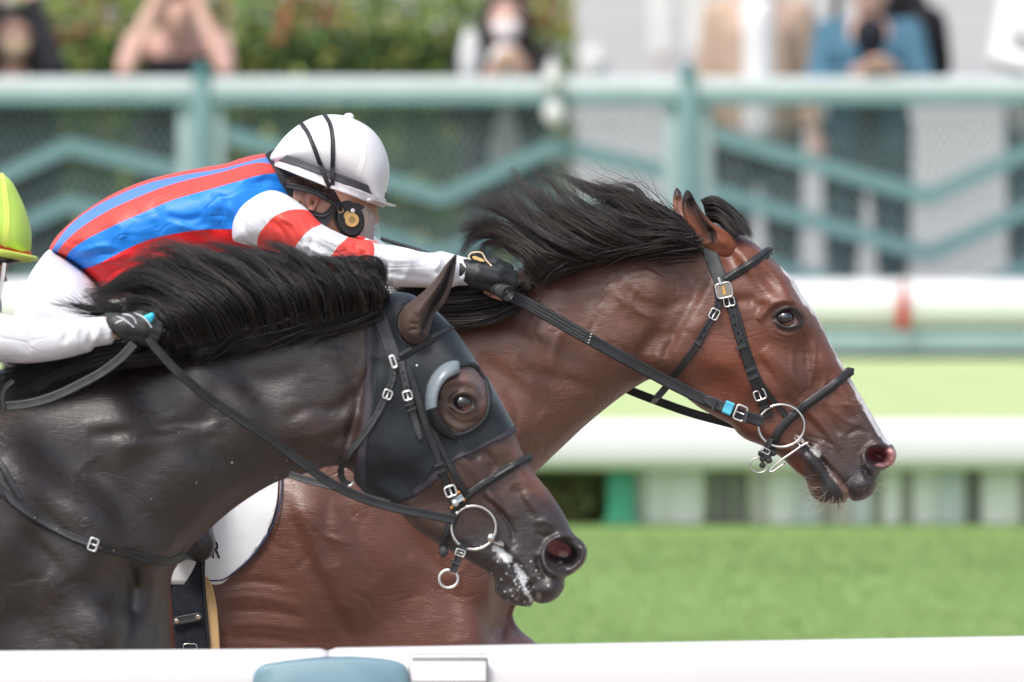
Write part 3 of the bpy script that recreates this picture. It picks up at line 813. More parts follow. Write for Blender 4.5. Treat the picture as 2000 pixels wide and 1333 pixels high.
# ---------------------------------------------------------------- bay
bay_out = [(1385, 447), (1425, 450), (1464, 469), (1488, 487), (1512, 508), (1530, 526), (1548, 545), (1567, 577), (1585, 602), (1600, 627), (1620, 668), (1638, 700), (1650, 721), (1663, 742), (1674, 762),
 (1695, 796), (1716, 832), (1732, 860), (1745, 872), (1751, 888), (1746, 905), (1734, 914), (1719, 923), (1714, 936), (1711, 951), (1701, 968), (1682, 978), (1666, 979), (1657, 972), (1651, 982), (1635, 984), (1606, 982),
 (1588, 972), (1579, 955), (1573, 937), (1554, 921), (1530, 898), (1512, 885), (1488, 871), (1458, 859), (1440, 846), (1428, 831), (1395, 813), (1368, 798), (1344, 780), (1326, 765), (1312, 754), (1296, 745), (1272, 741),
 (1240, 757), (1200, 785), (1150, 826), (1100, 872), (1052, 919), (1020, 958), (1003, 1000), (1003, 1060), (1014, 1120), (1016, 1165), (1002, 1200), (1012, 1225), (1045, 1254), (1085, 1290), (1120, 1350), (1110, 1420), (1040, 1450),
 (900, 1450), (780, 1450), (600, 1465), (300, 1490), (0, 1480), (-300, 1410), (-480, 1370), (-650, 1420), (-850, 1370), (-960, 1180), (-950, 980), (-850, 860), (-650, 800), (-400, 800), (-100, 810), (200, 780), (400, 710), (520, 655),
 (640, 612), (800, 577), (950, 548), (1050, 507), (1150, 472), (1250, 452), (1320, 447), (1355, 445)]
bw = [(1480, 520, .080, 42), (1420, 480, .055, 40), (1535, 620, .092, 48), (1590, 690, .062, 40), (1625, 760, .052, 36), (1680, 850, .046, 34), (1715, 890, .044, 26), (1690, 950, .044, 30), (1610, 955, .038, 28), (1570, 890, .046, 34),
 (1480, 820, .052, 34), (1400, 780, .055, 30), (1420, 680, .083, 55), (1500, 720, .076, 55), (1440, 600, .086, 55), (1385, 530, .078, 60), (1340, 600, .080, 80), (1300, 700, .074, 55), (1250, 580, .098, 110), (1200, 650, .102, 110),
 (1150, 740, .110, 110), (1150, 540, .085, 110), (1060, 600, .105, 130), (1000, 700, .14, 150), (950, 850, .17, 160), (800, 750, .16, 160), (750, 950, .22, 190), (950, 1100, .20, 110), (900, 1250, .21, 120), (1010, 1230, .12, 60),
 (600, 1050, .26, 200), (500, 850, .23, 200), (300, 1000, .28, 260), (-100, 1050, .30, 300), (-500, 1000, .30, 300), (-800, 1100, .27, 250)]
bops = [
 # jaw and cheek
 ('e', [(1400, 500), (1372, 545), (1344, 592), (1322, 640), (1306, 690), (1300, 735)], .016, 7, 60),
 ('s', [(1392, 520), (1352, 590), (1318, 650), (1290, 700)], 12, -.008),
 ('s', [(1415, 560), (1395, 600), (1350, 655)], 14, .004),
 ('b', 1400, 690, 75, 60, 30, .010), ('b', 1450, 760, 60, 34, 35, .006),
 # forehead, temple and orbit
 ('s', [(1425, 470), (1450, 505), (1490, 560), (1508, 590)], 13, .009), ('s', [(1480, 500), (1520, 545), (1550, 590)], 12, .006),
 ('b', 1492, 545, 14, 26, -35, -.010), ('s', [(1468, 585), (1500, 590), (1530, 580), (1556, 590)], 11, .008), ('s', [(1420, 590), (1470, 588), (1500, 600)], 12, -.006),
 ('s', [(1478, 628), (1500, 600), (1530, 590), (1558, 597), (1572, 622)], 8, .009), ('b', 1536, 622, 26, 19, 20, -.008),
 ('s', [(1508, 621), (1519, 608), (1538, 602), (1554, 606), (1560, 620)], 4.0, .008), ('s', [(1510, 624), (1520, 635), (1538, 640), (1553, 636), (1562, 633)], 3.6, .006),
 ('s', [(1515, 642), (1532, 650), (1555, 648)], 3.2, -.0022), ('s', [(1508, 650), (1530, 660), (1556, 656)], 3.0, -.002), ('s', [(1504, 660), (1530, 669), (1552, 665)], 3.2, -.0015), ('s', [(1512, 646), (1531, 655), (1556, 652)], 3.0, .0016),
 ('s', [(1560, 640), (1568, 662), (1573, 690), (1575, 720)], 6, -.004),
 ('s', [(1510, 604), (1530, 594), (1552, 598)], 3, -.002),
 # facial crest and veins of the cheek
 ('s', [(1490, 680), (1518, 706), (1545, 735), (1568, 765)], 14, .006), ('s', [(1470, 700), (1505, 735), (1530, 770), (1548, 800)], 12, -.005),
 ('s', [(1583, 640), (1590, 680), (1587, 720), (1581, 760)], 4.5, .003), ('s', [(1550, 672), (1545, 700), (1550, 740), (1566, 770), (1580, 800)], 5, .003), ('s', [(1600, 690), (1612, 730), (1600, 775)], 4, .0022),
 ('s', [(1535, 770), (1555, 800), (1585, 830), (1610, 860)], 9, -.005), ('s', [(1560, 780), (1590, 815), (1620, 850), (1640, 880)], 7, .004),
 ('s', [(1605, 790), (1625, 830), (1640, 850)], 8, -.004), ('s', [(1625, 800), (1650, 822), (1680, 830)], 5, .0025), ('s', [(1640, 790), (1668, 790), (1680, 770)], 4, .002), ('s', [(1650, 850), (1675, 840), (1700, 850)], 5, -.003),
 ('s', [(1630, 740), (1650, 775), (1670, 810)], 8, .003),
 # mouth, lips and chin
 ('s', [(1556, 856), (1575, 868), (1597, 890), (1615, 912), (1632, 930), (1648, 952), (1658, 978)], 4.0, -.016),
 ('s', [(1566, 880), (1590, 908), (1612, 936), (1632, 962)], 13, .011), ('s', [(1590, 870), (1620, 905), (1650, 940)], 14, .007), ('s', [(1545, 890), (1566, 920), (1590, 950)], 10, -.006),
 ('b', 1612, 965, 26, 14, 5, .008), ('b', 1690, 950, 22, 22, 0, .010), ('s', [(1572, 852), (1600, 858), (1630, 870)], 3, -.003), ('s', [(1570, 858), (1596, 868), (1622, 884)], 3, -.003),
 # nostril
 ('s', [(1733, 872), (1715, 868), (1697, 874), (1687, 888), (1690, 906), (1702, 919), (1712, 926)], 6.5, .014),
 ('b', 1712, 888, 19, 11.5, 12, -.040), ('b', 1722, 897, 16, 9, 20, -.020), ('s', [(1738, 878), (1746, 890), (1740, 905)], 6, .010), ('s', [(1684, 905), (1690, 925), (1700, 940)], 5, -.006),
 # neck muscles
 ('b', 1265, 570, 62, 44, 20, .009), ('s', [(1215, 560), (1250, 590), (1300, 600), (1345, 580)], 12, -.004), ('s', [(1330, 520), (1352, 560), (1350, 600)], 14, -.005),
 ('s', [(1225, 540), (1260, 532), (1290, 545)], 6, .003), ('s', [(1210, 600), (1240, 640), (1245, 690), (1225, 740)], 16, -.005), ('s', [(1290, 640), (1262, 670), (1250, 700), (1262, 730)], 12, -.007),
 ('s', [(1310, 655), (1288, 690), (1283, 722)], 8, .006), ('s', [(1245, 560), (1232, 590), (1250, 612), (1282, 622)], 4, .0025), ('s', [(1200, 575), (1224, 600), (1225, 622)], 3.5, .002),
 ('s', [(1060, 560), (1130, 570), (1200, 560)], 16, .004), ('s', [(1050, 640), (1120, 660), (1190, 700)], 22, .005), ('s', [(1010, 720), (1090, 740), (1160, 760), (1200, 770)], 14, -.006),
 ('s', [(1180, 790), (1120, 830), (1070, 880)], 10, .005), ('s', [(930, 700), (990, 740), (1060, 810)], 20, -.006), ('s', [(1100, 640), (1080, 700), (1100, 760)], 9, .003),
 ('s', [(1050, 600), (1040, 640), (1060, 680)], 5, .002), ('s', [(1130, 600), (1160, 625), (1150, 650)], 5, -.002), ('s', [(985, 760), (1010, 800), (1000, 850)], 9, -.004),
 # shoulder and breast
 ('e', [(560, 930), (570, 1010), (600, 1090), (640, 1170), (700, 1250)], .016, 12, 120),
 ('s', [(560, 960), (590, 1050), (640, 1150), (690, 1250)], 16, -.008), ('s', [(680, 900), (720, 1000), (760, 1080), (800, 1160)], 26, .008), ('s', [(760, 960), (820, 1060), (880, 1160), (900, 1240)], 24, -.009),
 ('e', [(968, 1100), (966, 1160), (967, 1200), (955, 1250)], -.05, 4, 60),
 ('s', [(420, 1140), (500, 1130), (570, 1140)], 7, -.004), ('s', [(425, 1165), (500, 1160), (590, 1175)], 6, .003), ('s', [(425, 1190), (510, 1186), (600, 1200)], 7, -.004), ('s', [(430, 1215), (520, 1212), (610, 1225)], 6, .003), ('s', [(430, 1238), (520, 1240), (600, 1250)], 7, -.003),
 ('s', [(600, 1000), (640, 1040), (700, 1060)], 5, .003), ('s', [(690, 1150), (720, 1165), (735, 1190)], 3.5, -.003), ('s', [(800, 1080), (850, 1120), (900, 1130)], 16, .005),
 ('s', [(650, 960), (640, 1040), (660, 1100)], 16, -.006), ('s', [(1000, 1190), (985, 1220), (980, 1250)], 6, -.008),
]
rg0 = np.random.default_rng(21)
def wrinkles(n, x0, x1, y0, y1, ang, ln, wd, h):
    out = []
    for _ in range(n):
        x = rg0.uniform(x0, x1); y = rg0.uniform(y0, y1); a = math.radians(ang + rg0.normal(0, 22)); L = ln * rg0.uniform(.5, 1.4); b = rg0.normal(0, L * .18)
        out.append(('s', [(x, y), (x + L / 2 * math.cos(a) - b * math.sin(a), y + L / 2 * math.sin(a) + b * math.cos(a)), (x + L * math.cos(a), y + L * math.sin(a))], wd * rg0.uniform(.7, 1.3), h * rg0.choice([-1, 1]) * rg0.uniform(.25, .8)))
    return out
bops += wrinkles(26, 1080, 1330, 500, 720, 25, 55, 5, .0016) + wrinkles(22, 980, 1200, 600, 860, 60, 60, 6, .0018) + wrinkles(34, 450, 960, 950, 1250, 70, 70, 6, .0022) + wrinkles(16, 1560, 1690, 700, 860, 55, 36, 4, .0014) + wrinkles(12, 1420, 1540, 640, 800, 50, 50, 6, .0014)
HB = thing('horse', P(300, 1300, 20.0), 'bay racehorse with a white blaze stretching its neck out in front, head farthest right', 'horse')
SB = Sheet(bay_out, 20.0, bw, bops, step=3.2, fine=[((1370, 440), (1760, 1000), 3.4), ((960, 430), (1370, 930), 4.6), ((400, 640), (1130, 1270), 6.0)], coarse=14,
           cuts=[[(505, 790), (540, 860), (550, 935), (548, 975), (536, 1020), (515, 1058), (488, 1092), (458, 1118), (435, 1133), (400, 1134), (330, 1134), (240, 1130)], [(1500, 510), (1536, 543), (1580, 613), (1632, 705), (1670, 777), (1704, 842), (1730, 880)]])
blz = cr([(1526, 521), (1548, 545), (1567, 577), (1600, 627), (1638, 700), (1674, 762), (1695, 796), (1716, 832), (1736, 864)], 4)
def bay_col(x, y):
    n = len(x); c = np.tile(lin((101, 65, 51)), (n, 1))
    c = blend(c, sm(x, 1330, 1400), lin((106, 60, 42)))                       # head redder
    c = blend(c, .8 * sm(y, 900, 1050) * (1 - sm(x, 1050, 1100)), lin((102, 60, 47)))
    c = blend(c, .75 * np.exp(-((x - 1420) / 70) ** 2 - ((y - 720) / 60) ** 2), lin((126, 64, 40)))
    c = blend(c, .6 * sm(620 - y - (x - 1100) * -.15, 60, 130) * (1 - sm(x, 1300, 1380)), lin((70, 44, 38)))
    u = (x - 1500) * .62 + (y - 640) * .78                                     # along the face
    c = blend(c, .85 * sm(u, 170, 265), lin((60, 49, 46)))
    c = blend(c, .9 * sm(u, 285, 330), lin((44, 42, 46)))
    c = blend(c, .55 * np.exp(-((x - 1560) / 34) ** 2 - ((y - 735) / 70) ** 2), lin((78, 54, 48)))
    c = blend(c, .75 * np.exp(-((x - 1536) / 30) ** 2 - ((y - 628) / 22) ** 2), lin((40, 34, 34)))
    d, s, fr = seg_dist(x, y, cr([(1508, 622), (1519, 609), (1538, 603), (1554, 607), (1563, 622), (1563, 634), (1540, 641), (1520, 636), (1508, 622)], 4))
    c = blend(c, np.exp(-(d / 5) ** 2), (.006, .006, .008))
    c = blend(c, .8 * np.exp(-((x - 1605) / 40) ** 2 - ((y - 955) / 34) ** 2) * (x < 1600), lin((90, 60, 44)))
    c = blend(c, .85 * sm(np.exp(-((x - 1555) / 22) ** 2 - ((y - 915) / 26) ** 2), .2, .8), lin((112, 62, 42)))
    d, s, fr = seg_dist(x, y, cr([(1566, 866), (1590, 905), (1612, 936), (1630, 962)], 6)); c = blend(c, np.exp(-(d / 15) ** 2), lin((36, 37, 42)))
    # white blaze just round the profile edge
    d, s, fr = seg_dist(x, y, blz); wv = np.interp(fr, [0, .08, .2, .3, .45, .6, .72, .85, .95, 1], [3, 8, 9, 3.2, 3.0, 5, 8, 11, 11, 6]) + .8 * np.sin(x * .35)
    c = blend(c, sm(wv - d, -1, 1.2), (.72, .70, .70))
    # nostril: pink rim and red lining
    c = blend(c, sm(np.exp(-((x - 1738) / 19) ** 2 - ((y - 893) / 25) ** 2), .45, .75) * (x > 1716), lin((196, 140, 138)))
    q = np.exp(-(((x - 1712) * .97 + (y - 888) * .2) / 23) ** 2 - ((-(x - 1712) * .2 + (y - 888) * .97) / 15) ** 2)
    c = blend(c, sm(q, .38, .55), lin((112, 50, 52))); c = blend(c, sm(q, .85, .97) * .5, lin((60, 16, 20)))
    c = blend(c, sm(np.exp(-((x - 1722) / 16) ** 2 - ((y - 908) / 5) ** 2), .4, .7), lin((186, 134, 142)))
    # lips
    d, s, fr = seg_dist(x, y, cr([(1624, 925), (1640, 944), (1652, 965), (1652, 978)], 4)); c = blend(c, .85 * np.exp(-(d / 6) ** 4), lin((158, 128, 120)))
    d, s, fr = seg_dist(x, y, cr([(1586, 876), (1592, 882), (1598, 888)], 2)); c = blend(c, sm(6 - d, 0, 2), (.7, .7, .68))
    d, s, fr = seg_dist(x, y, cr([(1610, 905), (1622, 925), (1630, 940)], 3)); sp = rg0.random(n) ; c = blend(c, .6 * sm(4 - d, 0, 3) * (sp > .4), (.6, .6, .6))
    # darker patches on the shoulder and behind the cheek
    c = blend(c, .35 * np.exp(-((x - 640) / 40) ** 2 - ((y - 1050) / 110) ** 2), lin((60, 36, 30)))
    c = blend(c, .5 * np.exp(-((x - 1380) / 14) ** 2 - ((y - 560) / 34) ** 2), lin((56, 38, 34)))
    return c
bo = SB.build('body', coat_b, HB, bay_col)

def ear(name, out, D0, w, ops, m, parent, col, n_in=3.2):
    s = Sheet(out, D0, w, ops, step=2.5, fine=[((0, 0), (2000, 1400), n_in)], coarse=8)
    o = s.build(name, m, parent, col); return s, o
def bear_col(x, y):
    c = np.tile(lin((122, 70, 50)), (len(x), 1))
    c = blend(c, sm(430 - y, -10, 45), lin((30, 25, 26)))
    d, s, fr = seg_dist(x, y, cr([(1349, 385), (1360, 410), (1372, 435), (1388, 466)], 5)); c = blend(c, .93 * np.exp(-(d / 12) ** 2), lin((32, 19, 17)))
    d, s, fr = seg_dist(x, y, cr([(1380, 440), (1390, 452), (1394, 472)], 5)); c = blend(c, .9 * np.exp(-(d / 6) ** 2), lin((14, 10, 10)))
    return c
ear('ear', [(1342, 371), (1350, 377), (1359, 394), (1370, 411), (1390, 434), (1412, 448), (1434, 466), (1440, 486), (1424, 503), (1400, 503), (1378, 490), (1360, 474), (1344, 450), (1334, 422), (1331, 400), (1335, 382)],
    19.945, [(1345, 385, .010, 12), (1360, 430, .020, 16), (1385, 465, .022, 20), (1420, 480, .012, 22)],
    [('s', [(1348, 388), (1360, 415), (1374, 440), (1390, 470)], 12, -.013), ('s', [(1338, 385), (1340, 420), (1352, 452), (1375, 485)], 6, .006), ('s', [(1362, 400), (1385, 434), (1410, 452)], 6, .006), ('s', [(1384, 446), (1394, 458), (1396, 474)], 4, -.010), ('b', 1412, 474, 14, 10, 30, .006)],
    ear_b, HB, bear_col)
ear('ear', [(1321, 367), (1329, 374), (1334, 392), (1340, 425), (1348, 460), (1325, 462), (1317, 425), (1314, 392)], 20.055, [(1325, 400, .010, 12), (1335, 450, .018, 16)], [('s', [(1324, 385), (1328, 430)], 7, -.006)], coat_b, HB,
    lambda x, y: blend(np.tile(lin((150, 104, 84)), (len(x), 1)), sm(388 - y, -10, 14), lin((34, 28, 28))))
# eye
def horse_eye(S, cx, cy, r, parent, dz=.004):
    D = S.hit(cx, cy); k = D / F
    MB().ell(P(cx, cy, D + r * k * .22), (r * k * 1.15, r * k * 1.0, r * k * .86), None, 32, 20).done('eye', eye_m, parent)
    tube_px('inner_eyelid', [(cx - 8, cy + 9), (cx + 2, cy + r * .80), (cx + 11, cy + r * .66), (cx + 17, cy + 4)], [.6, 1.7, 2.1, .6], D - .0035, flesh, parent)
    tube_px('lower_lid', [(cx - 21, cy - 1), (cx - 14, cy + 10), (cx + 2, cy + r * .78 + 4.5), (cx + 17, cy + r * .60 + 3), (cx + 28, cy + 10)], [.6, 1.6, 1.8, 1.6, .8], D - .003, mat('lid_skin', (.012, .012, .015), .3, .5), parent)
    tube_px('upper_lid', [(cx - 22, cy - 1), (cx - 12, cy - 13), (cx + 4, cy - 18), (cx + 18, cy - 13), (cx + 26, cy + 2), (cx + 29, cy + 10)], [.8, 2.6, 3.2, 2.8, 2.2, 1.0], D - .004, mat('lid_skin'), parent)
horse_eye(SB, 1533, 620, 16.5, HB)

# ---------------------------------------------------------------- dark horse
blk_out = [(742, 588), (765, 578), (800, 580), (826, 596), (851, 614), (877, 641), (897, 666), (925, 708), (954, 752), (982, 802), (1003, 841), (1021, 886), (1033, 908), (1048, 930), (1072, 960), (1099, 1000), (1120, 1042), (1140, 1060),
 (1147, 1078), (1141, 1100), (1120, 1120), (1104, 1130), (1102, 1148), (1090, 1167), (1070, 1178), (1052, 1179), (1044, 1175), (1036, 1184), (1000, 1181), (976, 1168), (966, 1150), (966, 1132), (946, 1114), (919, 1099), (898, 1085), (862, 1067),
 (838, 1051), (808, 1031), (784, 1004), (754, 984), (722, 965), (700, 942), (686, 921), (668, 912), (640, 912), (600, 924), (550, 938), (510, 958), (455, 995), (416, 1028), (371, 1070), (352, 1096), (338, 1120), (332, 1160), (333, 1230), (337, 1290), (330, 1380),
 (290, 1450), (150, 1480), (0, 1490), (-300, 1500), (-600, 1440), (-800, 1400), (-1000, 1450), (-1200, 1400), (-1290, 1200), (-1270, 980), (-1150, 850), (-900, 790), (-600, 800), (-300, 790), (-80, 745), (60, 705), (200, 680), (330, 655), (450, 625), (560, 600), (660, 590), (710, 590)]
kw = [(800, 640, .065, 45), (905, 770, .090, 48), (960, 850, .060, 40), (1010, 930, .050, 36), (1080, 1050, .046, 34), (1110, 1085, .046, 26), (1080, 1150, .044, 30), (1000, 1150, .038, 28), (950, 1080, .046, 34), (860, 1010, .052, 34), (770, 960, .055, 30),
 (790, 860, .082, 55), (870, 900, .074, 55), (800, 760, .085, 55), (740, 680, .078, 60), (710, 780, .080, 80), (690, 880, .074, 50), (640, 760, .095, 110), (580, 820, .105, 110), (520, 720, .095, 110), (450, 820, .13, 140), (350, 760, .14, 150),
 (330, 950, .17, 150), (200, 850, .19, 170), (150, 1050, .25, 190), (300, 1150, .16, 60), (200, 1250, .24, 120), (0, 1000, .28, 220), (-300, 1100, .30, 300), (-800, 1100, .31, 300)]
kops = [
 ('e', [(755, 640), (735, 700), (716, 760), (700, 820), (692, 880), (690, 915)], .014, 7, 60), ('s', [(735, 700), (708, 770), (690, 840), (672, 890)], 12, -.010),
 ('b', 790, 880, 70, 60, 30, .008),
 ('s', [(860, 780), (868, 752), (895, 742), (925, 750), (945, 775)], 8, .008), ('b', 905, 787, 26, 18, 20, -.007),
 ('s', [(878, 786), (888, 772), (905, 766), (922, 770), (930, 783)], 4.0, .008), ('s', [(880, 790), (890, 800), (906, 806), (922, 800), (930, 797)], 3.6, .006),
 ('s', [(870, 800), (885, 818), (910, 826), (935, 820)], 4, -.003), ('s', [(865, 815), (885, 832), (915, 838)], 4, .0025), ('s', [(900, 735), (920, 732), (938, 745)], 4, -.003),
 ('s', [(895, 890), (930, 920), (955, 960), (975, 1000)], 12, .006), ('s', [(1000, 870), (1015, 910), (1035, 950)], 10, .003), ('s', [(915, 900), (940, 885), (960, 900), (965, 925)], 10, -.006),
 ('s', [(940, 968), (962, 985), (985, 1010), (1000, 1035), (1003, 1058)], 4.5, -.0065), ('s', [(950, 962), (978, 985), (1005, 1015)], 8, .004), ('s', [(1020, 960), (1050, 1000), (1075, 1030)], 12, .004), ('s', [(1000, 950), (1025, 985), (1040, 1010)], 8, -.0035), ('s', [(1040, 1020), (1065, 1018), (1085, 1030)], 5, .003),
 ('s', [(1045, 1040), (1065, 1048), (1085, 1040)], 5, -.003),
 ('s', [(965, 1052), (985, 1070), (1003, 1095), (1020, 1120), (1035, 1145), (1046, 1178)], 4.0, -.014), ('s', [(970, 1085), (992, 1115), (1012, 1145), (1025, 1165)], 12, .010), ('s', [(1000, 1070), (1025, 1105), (1045, 1135)], 14, .006), ('s', [(945, 1095), (966, 1125), (985, 1150)], 9, -.006),
 ('s', [(1122, 1046), (1095, 1048), (1072, 1060), (1062, 1082), (1066, 1105), (1082, 1120), (1105, 1124)], 6.5, .015), ('b', 1100, 1082, 30, 22, 20, -.052), ('s', [(1138, 1062), (1142, 1080), (1130, 1102), (1110, 1118)], 6, .012), ('s', [(1050, 1085), (1056, 1110), (1072, 1130)], 6, -.007), ('b', 1080, 1152, 18, 16, 0, .008), ('b', 1000, 1165, 22, 12, 5, .007),
 # neck
 ('s', [(560, 820), (600, 800), (650, 800), (700, 770)], 13, -.0045), ('s', [(600, 860), (650, 840), (700, 800)], 13, .0039), ('s', [(565, 870), (620, 870), (670, 850)], 10, -.0032), ('s', [(660, 700), (690, 740), (700, 780)], 11, -.0039), ('s', [(620, 690), (660, 690), (700, 700)], 11, .0026),
 ('s', [(180, 852), (260, 842), (340, 832), (420, 822)], 12, -.0052), ('s', [(230, 870), (300, 862), (380, 842), (440, 822)], 16, .0045), ('s', [(170, 830), (260, 820), (350, 812)], 13, .0026),
 ('s', [(180, 905), (215, 950), (240, 1000), (255, 1060)], 25, -.0084), ('s', [(235, 880), (300, 860), (400, 850), (470, 870)], 27, .0045), ('s', [(250, 920), (290, 970), (330, 1010)], 23, .0032), ('s', [(470, 950), (420, 975), (370, 1030), (330, 1070)], 16, .0052), ('s', [(500, 920), (440, 930), (380, 970)], 11, -.0032),
 ('s', [(0, 900), (60, 960), (110, 1010), (150, 1050)], 13, -.0045), ('s', [(30, 880), (90, 930), (150, 990), (180, 1030)], 27, .0058), ('s', [(0, 960), (60, 1040), (120, 1100), (160, 1160)], 16, -.0039), ('s', [(60, 1010), (110, 1060), (130, 1090)], 11, .0026),
 ('e', [(262, 1100), (264, 1150), (256, 1200), (253, 1262), (250, 1320)], -.048, 13, 90), ('s', [(262, 1100), (262, 1150), (254, 1210), (250, 1285)], 13, -.005),
 ('s', [(262, 1110), (264, 1150), (256, 1210), (252, 1270)], 9, -.0078), ('s', [(320, 1120), (300, 1160), (280, 1220), (268, 1270)], 13, .0065), ('s', [(332, 1150), (310, 1200), (300, 1260)], 9, -.0052),
 ('s', [(30, 1180), (90, 1230), (140, 1290)], 34, -.0058), ('s', [(100, 1120), (180, 1180), (210, 1260)], 39, .0065), ('s', [(0, 1120), (40, 1130), (90, 1120)], 5, -.0019), ('s', [(120, 1150), (160, 1130), (200, 1140)], 4, -.0019),
 ('s', [(300, 740), (380, 720), (480, 720)], 23, .0026), ('s', [(470, 740), (540, 740), (600, 720)], 16, -.0026), ('s', [(420, 900), (470, 900), (520, 880)], 11, -.0026), ('b', 345, 1070, 18, 14, 0, .0039),
]
kops += wrinkles(40, 60, 330, 880, 1240, 45, 60, 4.5, .0013) + wrinkles(40, 300, 680, 660, 900, 10, 50, 4, .0014) + wrinkles(16, 1000, 1090, 940, 1060, 55, 34, 4, .0014) + wrinkles(24, 0, 260, 1080, 1270, 60, 60, 5, .0018)
HK = thing('horse', P(-100, 1400, 19.0), 'very dark brown racehorse in front wearing a black blinker hood, muzzle foaming', 'horse')
hood_poly = [(712, 592), (745, 570), (800, 566), (850, 600), (900, 655), (935, 705), (965, 755), (990, 805), (1012, 838), (1004, 846), (960, 866), (915, 888), (880, 905), (850, 938), (820, 962), (790, 976), (755, 988), (716, 968), (697, 940), (703, 880), (714, 800), (716, 700), (714, 640)]
eye_hole = [(893, 716), (915, 712), (935, 722), (950, 752), (955, 790), (948, 815), (925, 838), (895, 850), (868, 846), (850, 820), (842, 785), (848, 750), (868, 725)]
ear_hole = [(806, 594), (830, 612), (842, 640), (838, 668), (815, 680), (792, 672), (776, 650), (774, 622), (786, 600)]
band1 = [(1012, 832), (1018, 848), (960, 884), (915, 904), (880, 922), (855, 945), (820, 968), (810, 958), (845, 925), (875, 900), (915, 880), (960, 858)]
SK = Sheet(blk_out, 19.0, kw, kops, step=3.2, fine=[((690, 560), (1160, 1200), 3.4), ((180, 600), (690, 1290), 5.0), ((0, 640), (180, 1290), 6.5)], coarse=14,
           cuts=[hood_poly[8:] + hood_poly[:1], eye_hole + eye_hole[:1], ear_hole + ear_hole[:1], [(1003, 835), (960, 858), (915, 880), (875, 900), (845, 925), (800, 966)]])
def blk_col(x, y):
    n = len(x); c = np.tile(lin((38, 30, 28)), (n, 1))
    c = blend(c, sm(x, 640, 720), lin((60, 43, 37)))
    c = blend(c, .6 * np.exp(-((x - 620) / 70) ** 2 - ((y - 850) / 60) ** 2), lin((62, 42, 36)))
    c = blend(c, .5 * np.exp(-((x - 320) / 30) ** 2 - ((y - 1150) / 90) ** 2), lin((58, 44, 38)))
    u = (x - 905) * .55 + (y - 790) * .83
    c = blend(c, .6 * sm(u, 40, 110), lin((76, 50, 40)))
    d, s, fr = seg_dist(x, y, cr([(1012, 850), (1048, 930), (1080, 972), (1108, 1022)], 6)); c = blend(c, .8 * np.exp(-(d / 26) ** 2), lin((118, 70, 52)))
    v = sm(u - .25 * (x - 905), 165, 235); c = blend(c, .9 * v, lin((46, 42, 44)))
    c = blend(c, .75 * sm(x - y * .1, 1020, 1040) * sm(y, 1030, 1060), lin((40, 38, 42)))
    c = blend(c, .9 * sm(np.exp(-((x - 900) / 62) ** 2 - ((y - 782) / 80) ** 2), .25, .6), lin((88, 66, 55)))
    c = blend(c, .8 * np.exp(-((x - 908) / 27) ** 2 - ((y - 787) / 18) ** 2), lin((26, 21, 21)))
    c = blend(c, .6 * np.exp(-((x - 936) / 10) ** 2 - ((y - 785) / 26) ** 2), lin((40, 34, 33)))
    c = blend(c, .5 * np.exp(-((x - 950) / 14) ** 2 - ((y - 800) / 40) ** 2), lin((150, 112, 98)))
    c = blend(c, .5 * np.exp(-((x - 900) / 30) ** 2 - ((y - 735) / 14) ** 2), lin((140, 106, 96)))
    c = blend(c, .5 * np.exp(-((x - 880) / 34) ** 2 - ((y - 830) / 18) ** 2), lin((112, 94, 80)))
    q = np.exp(-(((x - 1098) * .95 + (y - 1080) * .3) / 35) ** 2 - ((-(x - 1098) * .3 + (y - 1080) * .95) / 26) ** 2)
    c = blend(c, sm(q, .40, .55), lin((16, 15, 18)))
    q = np.exp(-(((x - 1092) * .95 + (y - 1072) * .3) / 31) ** 2 - ((-(x - 1092) * .3 + (y - 1072) * .95) / 19) ** 2); c = blend(c, sm(q, .5, .62), lin((138, 84, 86)))
    q = np.exp(-((x - 1096) / 10) ** 2 - ((y - 1098) / 4) ** 2); c = blend(c, .7 * sm(q, .5, .9) * (rg0.random(n) > .4), lin((120, 130, 140)))
    # foam on the lips
    d, s, fr = seg_dist(x, y, cr([(968, 1070), (985, 1084), (994, 1092)], 3)); c = blend(c, sm(8.5 - d + rg0.normal(0, .8, n), 0, 3), (.72, .72, .72))
    d, s, fr = seg_dist(x, y, cr([(1008, 1104), (1020, 1126), (1026, 1150), (1038, 1172)], 3)); wv = 6 + 4 * np.exp(-((y - 1128) / 10) ** 2)
    c = blend(c, .95 * sm(wv - d + rg0.normal(0, 1.6, n), 0, 4), (.74, .76, .78))
    r2 = np.hypot(x - 1020, y - 1128); c = blend(c, .8 * (rg0.random(n) < .10 * np.exp(-(r2 / 36) ** 2)), (.7, .72, .74))
    c = blend(c, .6 * sm(np.exp(-((x - 1052) / 7) ** 2 - ((y - 1165) / 12) ** 2), .4, .8), lin((150, 140, 128)))
    # stray drops
    return c
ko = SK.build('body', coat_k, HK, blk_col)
def kear_col(x, y):
    c = np.tile(lin((72, 56, 49)), (len(x), 1))
    c = blend(c, .5 * sm(570 - y, 0, 50), lin((40, 32, 32)))
    d, s, fr = seg_dist(x, y, cr([(889, 500), (880, 530), (868, 560), (852, 590), (836, 618), (824, 652)], 5)); c = blend(c, .97 * np.exp(-(d / np.interp(y, [500, 560, 600, 650], [4, 11, 9, 4])) ** 2), lin((12, 10, 11)))
    return c
